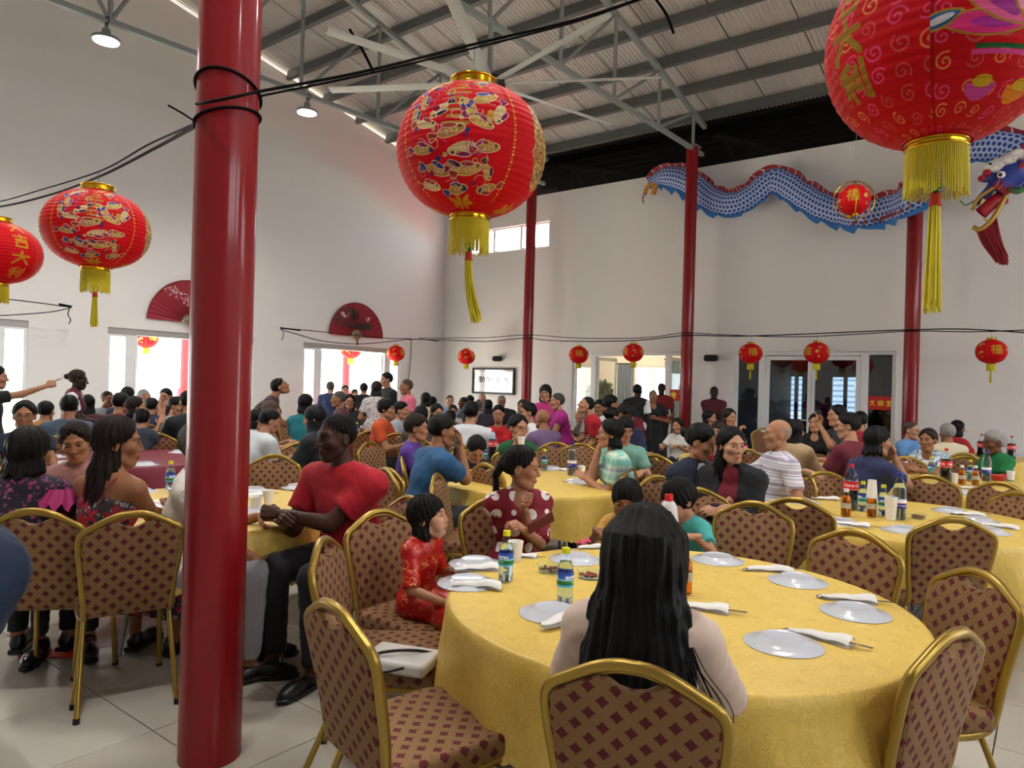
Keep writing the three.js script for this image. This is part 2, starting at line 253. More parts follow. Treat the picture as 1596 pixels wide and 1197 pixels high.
// ---------- rooms behind the back wall ----------
{
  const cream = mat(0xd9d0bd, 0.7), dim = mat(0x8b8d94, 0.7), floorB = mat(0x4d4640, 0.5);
  const W = (n, x0, x1, y0, y1, z0, z1, m) => structure(n, box(x1 - x0, y1 - y0, z1 - z0, (x0 + x1) / 2, (y0 + y1) / 2, (z0 + z1) / 2), m);
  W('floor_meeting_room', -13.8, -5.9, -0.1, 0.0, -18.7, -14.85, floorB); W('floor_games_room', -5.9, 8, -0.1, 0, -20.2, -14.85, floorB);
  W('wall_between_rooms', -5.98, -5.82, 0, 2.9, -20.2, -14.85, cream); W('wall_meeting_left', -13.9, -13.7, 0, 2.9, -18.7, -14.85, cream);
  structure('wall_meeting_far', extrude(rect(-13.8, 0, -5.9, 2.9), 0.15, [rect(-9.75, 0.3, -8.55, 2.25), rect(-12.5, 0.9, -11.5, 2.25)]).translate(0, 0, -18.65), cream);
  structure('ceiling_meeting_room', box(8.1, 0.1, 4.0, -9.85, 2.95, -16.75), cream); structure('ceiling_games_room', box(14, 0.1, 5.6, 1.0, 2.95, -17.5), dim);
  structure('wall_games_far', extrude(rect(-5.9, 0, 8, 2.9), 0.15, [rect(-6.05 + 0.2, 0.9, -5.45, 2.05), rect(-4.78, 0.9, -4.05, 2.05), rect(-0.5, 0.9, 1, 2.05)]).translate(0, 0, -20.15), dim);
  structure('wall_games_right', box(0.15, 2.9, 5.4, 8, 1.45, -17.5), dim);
  for (const [n, x0, x1, z, y0] of [[2, -9.75, -8.55, -18.58, 0.3], [3, -12.5, -11.5, -18.58, 0.9]]) {
    const t = thing('window_' + n, null, null, [0, 0, 0], 0, null, 'structure');
    for (const [a, b, c, d] of [[x0, x1, y0, y0 + 0.06], [x0, x1, 2.19, 2.25], [x0, x0 + 0.06, y0 + 0.06, 2.19], [x1 - 0.06, x1, y0 + 0.06, 2.19], [(x0 + x1) / 2 - 0.04, (x0 + x1) / 2 + 0.04, y0 + 0.06, 2.19]]) part('window_frame', box(b - a, d - c, 0.07, (a + b) / 2, (c + d) / 2, z), M.pvc, t);
    part('glass_pane', box(x1 - x0 - 0.1, 2.1 - y0, 0.006, (x0 + x1) / 2, (y0 + 2.25) / 2, z), M.glass, t);
  }
  for (const [n, x0, x1, k] of [[4, -5.85, -5.45, 2], [5, -4.78, -4.05, 2], [6, -0.5, 1, 3]]) {
    const t = thing('window_' + n, null, null, [0, 0, 0], 0, null, 'structure'), w = (x1 - x0) / k;
    for (let i = 0; i <= k; i++) part('window_frame', box(0.09, 1.15, 0.08, x0 + i * w, 1.475, -20.08), dim, t);
    for (let i = 0; i < k; i++) for (let j = 0; j < 8; j++) { const b = part('louvre_blade', rbox(w - 0.1, 0.1, 0.006, 0.002, 0, 0, 0, 1), M.frost, t); b.position.set(x0 + (i + 0.5) * w, 0.98 + j * 0.142, -20.08); b.rotation.x = -1.0; }
  }
  // curtains
  function curtain(x, w, z, color, label, h = 2.3, y = 0.0) {
    const g = new THREE.PlaneGeometry(w, h, 48, 2), p = g.attributes.position; for (let i = 0; i < p.count; i++) p.setZ(i, Math.sin((p.getX(i) / w) * Math.PI * 2 * Math.round(w / 0.11)) * 0.035); g.computeVertexNormals();
    const t = thing('curtain', label, 'curtain', [x, y, z]); part('cloth', g.translate(0, h / 2, 0), phys(color, 0.9, { side: THREE.DoubleSide }), t); part('rod', rod([-w / 2 - 0.1, h + 0.02, -0.02], [w / 2 + 0.1, h + 0.02, -0.02], 0.015), M.black, t);
  }
  curtain(-10.0, 0.5, -18.4, 0x6d747c, 'long grey curtain at the left of the bright meeting room window'); curtain(-8.5, 0.35, -18.4, 0x596068, 'long grey curtain at the right of the bright meeting room window');
  curtain(-11.45, 0.5, -17.6, 0xa9c6d3, 'pale blue curtain behind the glass left of the open double door'); curtain(-7.05, 0.6, -15.6, 0xa9c6c6, 'pale green curtain behind the glass right of the open double door');
  curtain(-2.9, 0.9, -16.6, 0x3a424d, 'dark curtain behind the glass with the red and yellow sign');
  const l = new THREE.PointLight(0xfff2dc, 9); l.position.set(-9.4, 2.6, -16.6); l.castShadow = true; l.shadow.radius = 6; scene.add(l);
  part('ceiling_lamp', lathe([[0.001, 0.1], [0.16, 0.09], [0.17, 0.03], [0.1, 0.0], [0.001, -0.005]], 28).translate(-9.4, 2.8, -16.6), lampGlow); const cl = scene.children[scene.children.length - 1]; tag(cl, 'round ceiling lamp of the meeting room', 'lamp');
}
// ---------- outdoors ----------
{
  structure('ground', box(120, 0.2, 120, -10, -0.25, -10), mat(0xb9b2a4, 0.9, { bumpMap: noiseTex(60, 60), bumpScale: 0.01 }));
  const roofM = mat(0xcc1c24, 0.5);
  const rf = thing('red_roof', 'sunlit red sheet roof of the rooms beyond the back wall', 'roof', [-4, 0, 0]);
  for (let x = -11; x < 13; x += 1.0) { const m = part('roof_sheet', [box(0.98, 0.01, 6.6), box(0.05, 0.04, 6.6, -0.46, 0.02, 0), box(0.05, 0.04, 6.6, -0.13, 0.02, 0), box(0.05, 0.04, 6.6, 0.2, 0.02, 0)], roofM, rf); m.position.set(x, 3.9, -18.1); m.rotation.x = -0.17; }
  const rs = thing('red_roof', 'sunlit red sheet roof along the right side of the hall, outside the picture', 'roof', [RX, 0, 0]);
  for (let z = -13; z < 4; z += 1.0) { const m = part('roof_sheet', [box(5, 0.01, 0.98), box(5, 0.04, 0.05, 0, 0.02, -0.46), box(5, 0.04, 0.05, 0, 0.02, -0.13), box(5, 0.04, 0.05, 0, 0.02, 0.2)], roofM, rs); m.position.set(2.8, 3.5, z); m.rotation.z = -0.15; }
  for (const [z, l] of [[-8.93, 'red veranda post seen through the door beside the thick red column'], [-4.3, 'red veranda post outside, left of the picture'], [-13.9, 'red veranda post outside near the corner door']]) {
    const t = thing('veranda_post', l, 'column', [-17, 0, z]); part('shaft', cyl(0.11, 0.11, 3.0, 0, 1.5, 0, 24), M.redout, t); part('base', cyl(0.16, 0.18, 1.3, 0, 0.65, 0, 24), M.redout, t);
  }
  const leafM = [0x8aa860, 0x9ab46c, 0x7c9c58].map((c) => phys(c, 0.7, { side: THREE.DoubleSide, transmission: 0.3 }));
  const leaf = new THREE.BufferGeometry(); leaf.setAttribute('position', new THREE.Float32BufferAttribute([0, 0, 0, 0.09, 0.14, 0.02, 0, 0.34, 0, -0.09, 0.14, 0.02], 3)); leaf.setIndex([0, 1, 2, 0, 2, 3]); leaf.computeVertexNormals();
  const treeSpots = [[-30, -13, 5], [-27, -22, 4.2], [-33, -30, 6], [-29, -5, 4.6], [-24, -34, 4]];
  treeSpots.forEach(([x, z, h], i) => {
    const t = thing('tree', ['sunlit green tree farthest left beyond the doors', 'sunlit green tree seen in the doorway by the second fan', 'tall green tree in the distance behind the doorway', 'sunlit green tree outside behind the waitress', 'small green tree beyond the corner'][i], 'tree', [x, 0, z]);
    part('trunk', rod([0, 0, 0], [0.1, h * 0.6, 0], 0.16, 0.09), mat(0x6b5540, 0.9), t);
    const n = 240, im = new THREE.InstancedMesh(leaf, leafM[i % 3], n), o = new THREE.Object3D();
    for (let k = 0; k < n; k++) { const a = rnd() * 6.283, b = Math.acos(rr(-1, 1)), q = 1.8 * Math.cbrt(rnd()); o.position.set(q * Math.sin(b) * Math.cos(a), h * 0.75 + q * Math.cos(b), q * Math.sin(b) * Math.sin(a)); o.rotation.set(rr(0, 6), rr(0, 6), rr(0, 6)); o.scale.setScalar(rr(0.8, 1.6)); o.updateMatrix(); im.setMatrixAt(k, o.matrix); }
    im.name = 'foliage'; im.userData.kind = 'stuff'; t.add(im);
  });
  const h = thing('red_stall', 'red and white stall outside behind the louvre windows', 'stall', [-19.5, 0, -9.6], 0.1);
  part('wall', rbox(0.6, 0.9, 4.2, 0.03, 0, 0.45, 0), mat(0xb8301f, 0.8), h); part('counter_top', rbox(0.8, 0.06, 4.4, 0.02, 0, 0.95, 0), M.pvc, h);
}
// ---------- banquet chairs ----------
const chairCloth = canvas(512, 512, (c, w) => {              // one repeat of 7 cm: lattice of small maroon diamonds between tan petals
  c.fillStyle = '#80603a'; c.fillRect(0, 0, w, w);
  const S = w, r0 = S * 0.36;
  const P = [[0, 0], [S, 0], [0, S], [S, S], [S / 2, S / 2]];
  c.lineWidth = 7; c.strokeStyle = '#83602f';
  for (const [x, y] of [...P, [S / 2, -S / 2], [-S / 2, S / 2], [S * 1.5, S / 2], [S / 2, S * 1.5]]) for (const [dx, dy] of [[S / 2, 0], [0, S / 2]]) { c.beginPath(); c.arc(x + dx, y + dy, r0, 0, 7); c.stroke(); }
  for (const [x, y] of P) {
    const a = S * 0.25; c.beginPath(); c.moveTo(x, y - a); c.quadraticCurveTo(x + a * 0.4, y - a * 0.4, x + a, y); c.quadraticCurveTo(x + a * 0.4, y + a * 0.4, x, y + a); c.quadraticCurveTo(x - a * 0.4, y + a * 0.4, x - a, y); c.quadraticCurveTo(x - a * 0.4, y - a * 0.4, x, y - a);
    c.fillStyle = '#560a18'; c.fill(); c.lineWidth = 6; c.strokeStyle = '#4a1a1e'; c.stroke();
  }
  const r = mulberry(3); for (let i = 0; i < 9000; i++) { c.fillStyle = r() < 0.5 ? 'rgba(60,25,20,0.12)' : 'rgba(220,180,130,0.12)'; c.fillRect(r() * w, r() * w, 3, 3); }
});
M.chairCloth = mat(0xffffff, 0.85, { map: texture(chairCloth, true, 1 / 0.07, 1 / 0.07), bumpMap: noiseTex(24, 24), bumpScale: 0.001 });
M.gold = mat(0x9f833c, 0.34, { metalness: 0.8 });
M.rubber = mat(0x141210, 0.8);
const backPts = (w) => [[0.185 * w, 0.46], [0.2 * w, 0.62], [0.219 * w, 0.79], [0.217 * w, 0.83], [0.202 * w, 0.858], [0.165 * w, 0.88], [0.12 * w, 0.905], [0.085 * w, 0.922], [0.04 * w, 0.936], [0, 0.938]];
const leanZ = (y) => -0.2 - 0.1 * Math.max(0, (y - 0.43) / 0.5) ** 1.2;
const chairGeo = (() => {
  const half = backPts(1), right = half.map(([x, y]) => V(x, y, leanZ(y)));
  const path = [V(0.2, 0.425, 0.2), V(0.2, 0.425, 0.0), V(0.195, 0.425, -0.12), V(0.187, 0.437, -0.18), ...right, ...right.slice(0, -1).reverse().map((p) => V(-p.x, p.y, p.z)), V(-0.187, 0.437, -0.18), V(-0.195, 0.425, -0.12), V(-0.2, 0.425, 0), V(-0.2, 0.425, 0.2)];
  const frame = merge([tube(path, 0.0165, 110, 10), tube(path.slice(3, -3).map((p) => p.clone().multiply(V(0.93, 1, 1)).add(V(0, p.y > 0.7 ? -0.016 : 0, 0.004))), 0.007, 80, 6)]);
  // upholstered panel with a hand hole scooped out of its top edge
  const top = [[-0.115, 0.885], [-0.085, 0.898], [-0.06, 0.888], [-0.035, 0.872], [0, 0.866], [0.035, 0.872], [0.06, 0.888], [0.085, 0.898], [0.115, 0.885]];
  const out = [[-0.17, 0.455], [0.17, 0.455], [0.186, 0.62], [0.204, 0.78], [0.202, 0.826], [0.186, 0.848], ...top.slice().reverse(), [-0.186, 0.848], [-0.202, 0.826], [-0.204, 0.78], [-0.186, 0.62]];
  let panel = new THREE.ExtrudeGeometry(shapeOf(out), { depth: 0.016, bevelEnabled: true, bevelThickness: 0.012, bevelSize: 0.008, bevelSegments: 3, curveSegments: 4 });
  // lean with the frame: shear the panel along the back
  const p = panel.attributes.position; for (let i = 0; i < p.count; i++) p.setZ(i, p.getZ(i) - 0.008 + leanZ(p.getY(i)));
  panel.computeVertexNormals(); panel = toCreasedNormals(panel, 0.7);
  const sp = []; const q = (x, z, r, a0) => { for (let k = 0; k <= 6; k++) { const a = a0 + (k / 6) * Math.PI / 2; sp.push([x + r * Math.cos(a), z + r * Math.sin(a)]); } };
  q(0.14, 0.16, 0.07, 0); q(-0.14, 0.16, 0.07, Math.PI / 2); q(-0.165, -0.165, 0.03, Math.PI); q(0.165, -0.165, 0.03, Math.PI * 1.5);
  const seat = toCreasedNormals(new THREE.ExtrudeGeometry(shapeOf(sp), { depth: 0.03, bevelEnabled: true, bevelThickness: 0.022, bevelSize: 0.018, bevelSegments: 4 }).rotateX(Math.PI / 2).translate(0, 0.485, 0), 0.9);
  const leg = (a, b) => rod(a, b, 0.0115, 0.0135, 10), shoe = (b) => cyl(0.0145, 0.0155, 0.024, b[0], 0.012, b[2], 12);
  const legs = [[[0.185, 0.43, 0.17], [0.2, 0, 0.215]], [[-0.185, 0.43, 0.17], [-0.2, 0, 0.215]], [[0.185, 0.435, -0.15], [0.21, 0, -0.33]], [[-0.185, 0.435, -0.15], [-0.21, 0, -0.33]]];
  return { frame, panel, seat, rails: merge([rod([-0.2, 0.425, 0.19], [0.2, 0.425, 0.19], 0.012), rod([-0.195, 0.425, -0.1], [0.195, 0.425, -0.1], 0.01)]), legs: legs.map(([a, b]) => leg(a, b)), shoes: legs.map(([, b]) => shoe(b)) };
})();
let chairProto;
function chair(x, z, turn, label, group) {
  let t;
  if (!chairProto) {
    t = thing('banquet_chair', label, 'chair'); chairProto = t;
    part('back_frame', chairGeo.frame, M.gold, t); part('backrest', chairGeo.panel, M.chairCloth, t); part('seat', chairGeo.seat, M.chairCloth, t); part('seat_rail', chairGeo.rails, M.gold, t);
    chairGeo.legs.forEach((g, i) => { const l = part('leg', g, M.gold, t); part('rubber_foot', chairGeo.shoes[i], M.rubber, l); });
  } else { t = chairProto.clone(); t.name = numbered('banquet_chair'); t.userData = {}; tag(t, label, 'chair'); scene.add(t); }
  if (group) t.userData.group = group; else delete t.userData.group;
  t.position.set(x, 0, z); t.rotation.set(0, turn, 0); return t;
}
const yawTo = (x, z, tx, tz) => Math.atan2(tx - x, tz - z);
// a chair whose top rail stands at a pixel, turned towards a table centre
function chairAt(px, py, to, label, off = 0, group) {
  const p = onY(px, py, 0.94), turn = yawTo(p.x, p.z, to[0], to[1]) + off;
  return chair(p.x + 0.3 * Math.sin(turn), p.z + 0.3 * Math.cos(turn), turn, label, group);
}
// ---------- round tables ----------
const damask = (base, dark, light, seed) => canvas(1024, 1024, (c, w) => {
  c.fillStyle = base; c.fillRect(0, 0, w, w); const r = mulberry(seed); c.lineCap = 'round';
  for (let i = 0; i < 520; i++) {
    let x = r() * w, y = r() * w, a = r() * 7, k = (r() < 0.5 ? 1 : -1) * (0.06 + r() * 0.1); const n = 16 + r() * 26; c.lineWidth = 3 + r() * 4; c.strokeStyle = r() < 0.6 ? dark : light; c.globalAlpha = 0.35;
    for (const [ox, oy] of [[0, 0], [x > w / 2 ? -w : w, 0], [0, y > w / 2 ? -w : w]]) { let X = x + ox, Y = y + oy, A = a, K = k; c.beginPath(); c.moveTo(X, Y); for (let s = 0; s < n; s++) { X += Math.cos(A) * 6; Y += Math.sin(A) * 6; A += K; K *= 1.045; c.lineTo(X, Y); } c.stroke(); }
  }
  c.globalAlpha = 0.1; for (let y = 0; y < w; y += 3) { c.fillStyle = y % 2 ? dark : light; c.fillRect(0, y, w, 1); }
});
const damaskBump = texture(damask('#808080', '#202020', '#e0e0e0', 11), false, 1.6, 1.6);
M.yellowCloth = phys(0xffffff, 0.42, { map: texture(damask('#d8b858', '#bf9c40', '#ead27e', 11), true, 1.6, 1.6), bumpMap: damaskBump, bumpScale: 0.0012, side: THREE.DoubleSide, sheen: 0.3, sheenRoughness: 0.4, sheenColor: new THREE.Color(1, 0.9, 0.5), specularIntensity: 0.8 });
M.maroonCloth = phys(0x6e0a24, 0.6, { bumpMap: damaskBump, bumpScale: 0.0008, side: THREE.DoubleSide });
M.whiteCloth = phys(0xe6e4de, 0.7, { bumpMap: noiseTex(8, 8), bumpScale: 0.002, side: THREE.DoubleSide });
function clothGeo(seed, fine, drop = 0.3) {
  const r = mulberry(seed), N = fine ? 900 : 220, top = [0, 0.3, 0.6, 0.8, 0.86, 0.885], rows = fine ? 16 : 8, pos = [], uv = [], idx = [];
  const ph = Array.from({ length: 7 }, () => r() * 6.283), fl = [5, 7, 9, 11, 14, 19, 27], am = [0.4, 0.5, 0.6, 0.5, 0.45, 0.3, 0.16];
  const ring = top.length + rows + 1;
  for (let i = 0; i <= N; i++) {
    const a = (i / N) * Math.PI * 2, f = fl.reduce((s, k, j) => s + am[j] * Math.sin(k * a + ph[j]), 0) / 1.4, corner = 0.5 + 0.5 * Math.sin(2 * a + ph[0]);
    const len = drop * (1 + 0.13 * Math.sin(3 * a + ph[1])) + (fine ? 0.012 * Math.abs(Math.sin(a * 72)) : 0);
    for (let k = 0; k < ring; k++) {
      let rad, y, s;
      if (k < top.length) { rad = top[k]; y = 0.768; s = rad; }
      else if (k === top.length) { rad = 0.901; y = 0.762; s = 0.9; }
      else {
        const t = (k - top.length) / rows, fold = t * t * (3 - 2 * t) * 0.6 + t * 0.4;
        rad = 0.906 + 0.035 * t * (0.35 + corner) + 0.042 * f * fold; y = 0.752 - len * t; s = 0.91 + len * t;
      }
      pos.push(rad * Math.sin(a), y, rad * Math.cos(a)); uv.push(s * Math.sin(a), s * Math.cos(a));
    }
  }
  for (let i = 0; i < N; i++) for (let k = 0; k < ring - 1; k++) { const a = i * ring + k, b = a + ring; idx.push(a, a + 1, b, b, a + 1, b + 1); }
  const g = new THREE.BufferGeometry(); g.setAttribute('position', new THREE.Float32BufferAttribute(pos, 3)); g.setAttribute('uv', new THREE.Float32BufferAttribute(uv, 2)); g.setIndex(idx); g.computeVertexNormals();
  const n = g.attributes.normal; for (let k = 0; k < ring; k++) { for (const c of [0, 1, 2]) { const m = (n.array[k * 3 + c] + n.array[(N * ring + k) * 3 + c]) / 2; n.array[k * 3 + c] = n.array[(N * ring + k) * 3 + c] = m; } }
  return g;
}
const tableTop = cyl(0.895, 0.895, 0.03, 0, 0.745, 0, 64), tableLegs = [0, 1, 2, 3].map((i) => { const a = i * Math.PI / 2 + 0.78; return tube([[0.3 * Math.cos(a), 0.73, 0.3 * Math.sin(a)], [0.42 * Math.cos(a), 0.4, 0.42 * Math.sin(a)], [0.52 * Math.cos(a), 0.02, 0.52 * Math.sin(a)]], 0.014, 12, 8); });
M.ply = mat(0xa98a5f, 0.7);
const clothFine = clothGeo(4, true), clothB = clothGeo(9, true, 0.3), clothFar = clothGeo(23, false, 0.36);
const TABLES = {};
function table(key, x, z, clothM, geo, turn, label, clothLabel) {
  const t = thing('round_table', label, 'table', [x, 0, z], turn); part('tabletop', tableTop, M.ply, t); tableLegs.forEach((g) => part('leg', g, M.steel, t));
  const c = part('tablecloth', geo, clothM); c.position.set(x, 0, z); c.rotation.y = turn; tag(c, clothLabel, 'tablecloth');
  TABLES[key] = [x, z];
}
table('T1', -1.2, -2.66, M.yellowCloth, clothFine, 0.2, 'round table nearest the camera, hidden under yellow damask', 'yellow damask tablecloth nearest the camera, where the long-haired woman sits');
table('T2', -4.36, -2.32, M.yellowCloth, clothB, 1.2, 'round table behind the thick red column, under yellow cloth', 'yellow damask tablecloth behind the thick red column');
table('T3', -3.62, -5.12, M.yellowCloth, clothB, 2.5, 'round table in the middle, behind the polka dot woman', 'yellow damask tablecloth behind the polka dot woman');
table('T4', -0.86, -5.5, M.yellowCloth, clothB, 0.7, 'round table on the right, set with soft drink bottles', 'yellow damask tablecloth on the right, under the group of soft drink bottles');
table('T5', -0.75, -8.0, M.yellowCloth, clothB, 3.3, 'round table at the right edge, before the woman in green', 'yellow damask tablecloth at the right edge, before the woman in green');
table('T6', -7.35, -3.3, M.maroonCloth, clothFar, 0.4, 'round table left of the column under a maroon cloth', 'maroon tablecloth in front of the smiling woman, left of the column');
table('T7', -11.0, -6.8, M.maroonCloth, clothFar, 1.4, 'round table near the left doors under a maroon cloth', 'maroon tablecloth near the left doors, crowded with guests');
table('T8', -8.1, -6.85, M.maroonCloth, clothFar, 2.4, 'round table near the second doorway under a maroon cloth', 'maroon tablecloth beyond the man in the red polo shirt');
table('T9', -7.15, -12.3, M.maroonCloth, clothFar, 3.1, 'round table by the back wall beside the magenta shirt woman', 'maroon tablecloth by the back wall, beside the woman in magenta');
table('T10', -3.0, -8.9, M.yellowCloth, clothFar, 4.1, 'round table behind the woman in the navy blazer', 'yellow tablecloth behind the woman in the navy blazer');
table('T11', -5.95, -6.95, M.maroonCloth, clothFar, 5.1, 'round table behind the woman in the green top', 'maroon tablecloth behind the woman in the green top');
table('T12', -11.4, -12.4, M.maroonCloth, clothFar, 5.6, 'round table in the far corner below the calligraphy', 'maroon tablecloth in the far corner below the calligraphy');
table('T13', -7.6, -0.4, M.maroonCloth, clothFar, 0.9, 'round table at the left edge, behind the woman in pink', 'maroon tablecloth at the left edge, behind the woman in pink ruffles');
table('T14', -0.9, -12.3, M.yellowCloth, clothFar, 0.9, 'round table in front of the dark glass doors', 'yellow tablecloth in front of the dark glass doors');
// ---------- tableware ----------
M.china = phys(0xc2c6ce, 0.2, { clearcoat: 0.5 });
M.napkin = mat(0xdcdad6, 0.85, { side: THREE.DoubleSide }); M.spoon = mat(0x9a9a9c, 0.25, { metalness: 0.9 });
M.pet = phys(0xf2fbff, 0.04, { transmission: 1, ior: 1.33, thickness: 0 }); M.water = phys(0xeef9ff, 0.02, { transmission: 1, ior: 1.33, thickness: 0.05, attenuationColor: new THREE.Color(0.8, 0.94, 0.98), attenuationDistance: 0.5 });
M.capYellow = mat(0xd4d40e, 0.4); M.capBlue = mat(0x1d2a8c, 0.4); M.capRed = mat(0xc9131a, 0.4); M.capWhite = mat(0xe8e8e6, 0.4);
M.cola = phys(0x160502, 0.06, { clearcoat: 1 }); M.orange = phys(0xff9a1c, 0.05, { transmission: 0.9, ior: 1.33, thickness: 0.05, attenuationColor: new THREE.Color(1, 0.55, 0.1), attenuationDistance: 0.12 });
M.paper = phys(0xe9e6de, 0.6); M.relish = phys(0x8c2a1d, 0.3); M.relishDark = phys(0x5a2413, 0.35); M.redPlastic = phys(0xc8373f, 0.35);
const label = (draw, w = 512, h = 192) => mat(0xffffff, 0.45, { map: texture(canvas(w, h, draw)) });
M.waterLabel = label((c, w, h) => {
  const g = c.createLinearGradient(0, 0, 0, h); g.addColorStop(0, '#1c49b4'); g.addColorStop(0.42, '#2a6fce'); g.addColorStop(0.52, '#e9f4ff'); g.addColorStop(0.56, '#1e8a3e'); g.addColorStop(0.8, '#0f5f2c'); g.addColorStop(0.86, '#2aa3c4'); g.addColorStop(1, '#7cd0e6'); c.fillStyle = g; c.fillRect(0, 0, w, h);
  c.strokeStyle = '#fff'; c.lineWidth = 9; c.lineCap = 'round';
  for (const x0 of [40, 296]) { c.beginPath(); c.moveTo(x0, 75); for (let i = 0; i < 9; i++) c.bezierCurveTo(x0 + i * 19 + 4, 25 + (i % 3) * 14, x0 + i * 19 + 18, 35, x0 + i * 19 + 12, 88 - (i % 2) * 16); c.stroke(); c.fillStyle = '#9be08a'; c.beginPath(); c.ellipse(x0 + 90, 132, 34, 10, 0.2, 0, 7); c.fill(); }
});
M.bigWaterLabel = label((c, w, h) => { c.fillStyle = '#f2f4fa'; c.fillRect(0, 0, w, h); c.fillStyle = '#2b2a8e'; c.fillRect(0, h * 0.42, w, h * 0.58); c.fillStyle = '#c23a8e'; c.fillRect(0, h * 0.38, w, 10); c.strokeStyle = '#fff'; c.lineWidth = 8; for (const x of [60, 320]) { c.beginPath(); c.moveTo(x, 140); c.bezierCurveTo(x + 40, 90, x + 70, 180, x + 120, 110); c.stroke(); } });
M.colaLabel = label((c, w, h) => { c.fillStyle = '#cf0a16'; c.fillRect(0, 0, w, h); c.fillStyle = '#fff'; c.font = 'italic bold 92px serif'; c.textAlign = 'center'; for (const x of [w * 0.25, w * 0.75]) c.fillText('Coca-Cola', x, h * 0.62, w * 0.44); c.fillRect(0, h * 0.9, w, 6); });
M.greyLabel = label((c, w, h) => { c.fillStyle = '#b9b4a4'; c.fillRect(0, 0, w, h); c.fillStyle = '#8a8272'; for (let i = 0; i < 6; i++) c.fillRect(20, 24 + i * 26, w - 40, 7); });
const bottleKinds = {
  water: { H: 0.215, prof: [[0.001, 0.004], [0.024, 0], [0.031, 0.006], [0.032, 0.03], [0.0305, 0.036], [0.032, 0.042], [0.0305, 0.05], [0.032, 0.056], [0.032, 0.125], [0.03, 0.14], [0.024, 0.165], [0.015, 0.185], [0.0125, 0.192], [0.0125, 0.2]], fill: [[0.001, 0.006], [0.029, 0.006], [0.03, 0.055], [0.03, 0.125], [0.028, 0.14], [0.022, 0.163], [0.001, 0.165]], fillM: 'water', label: [0.0326, 0.07, 0.055, 'waterLabel'], cap: [0.0155, 0.02, 'capYellow'] },
  big: { H: 0.315, prof: [[0.001, 0.006], [0.034, 0], [0.042, 0.008], [0.043, 0.05], [0.041, 0.06], [0.043, 0.07], [0.043, 0.2], [0.039, 0.225], [0.026, 0.262], [0.015, 0.282], [0.0135, 0.292], [0.0135, 0.3]], fill: [[0.001, 0.008], [0.04, 0.008], [0.041, 0.2], [0.036, 0.226], [0.03, 0.245], [0.001, 0.246]], fillM: 'water', label: [0.0436, 0.08, 0.06, 'bigWaterLabel'], cap: [0.0165, 0.024, 'capBlue'] },
  cola: { H: 0.33, prof: [[0.001, 0.008], [0.04, 0], [0.052, 0.012], [0.053, 0.06], [0.048, 0.1], [0.05, 0.13], [0.0525, 0.16], [0.0525, 0.2], [0.046, 0.24], [0.03, 0.28], [0.016, 0.3], [0.0135, 0.308], [0.0135, 0.315]], fill: [[0.001, 0.008], [0.05, 0.012], [0.051, 0.06], [0.0465, 0.1], [0.048, 0.13], [0.051, 0.16], [0.051, 0.2], [0.047, 0.226], [0.001, 0.228]], fillM: 'cola', label: [0.0532, 0.145, 0.062, 'colaLabel'], cap: [0.0165, 0.022, 'capRed'] },
  orange: { H: 0.19, prof: [[0.001, 0.005], [0.026, 0], [0.033, 0.008], [0.033, 0.11], [0.029, 0.13], [0.017, 0.155], [0.013, 0.166], [0.013, 0.174]], fill: [[0.001, 0.006], [0.031, 0.008], [0.0315, 0.11], [0.027, 0.13], [0.02, 0.144], [0.001, 0.146]], fillM: 'orange', label: [0.0336, 0.06, 0.035, 'greyLabel'], cap: [0.016, 0.02, 'capWhite'] },
};
const bottleParts = {};
for (const [k, b] of Object.entries(bottleKinds)) {
  const [lr, ly, lh, lm] = b.label, [cr, ch, cm] = b.cap;
  bottleParts[k] = [['shell', lathe(b.prof, 36), M.pet], ['drink', lathe(b.fill, 32), M[b.fillM]], ['paper_label', cyl(lr, lr, lh, 0, ly + lh / 2, 0, 40, true), M[lm]], ['cap', merge([cyl(cr, cr, ch, 0, b.H - ch / 2, 0, 28), cyl(cr + 0.001, cr + 0.001, 0.003, 0, b.H - ch, 0, 28)]), M[cm]]];
}
function put(name, cat, parts, x, y, z, turn, lab, group) { const t = thing(name, lab, cat, [x, y, z], turn, group); for (const [n, g, m] of parts) part(n, g, m, t); return t; }
const TY = 0.769;
const onTable = (px, py) => onY(px, py, TY);
function bottle(kind, px, py, lab, group) { const p = onTable(px, py); return put({ water: 'water_bottle', big: 'large_water_bottle', cola: 'cola_bottle', orange: 'orange_soda_bottle' }[kind], 'bottle', bottleParts[kind], p.x, TY, p.z, rnd() * 6, lab, group); }
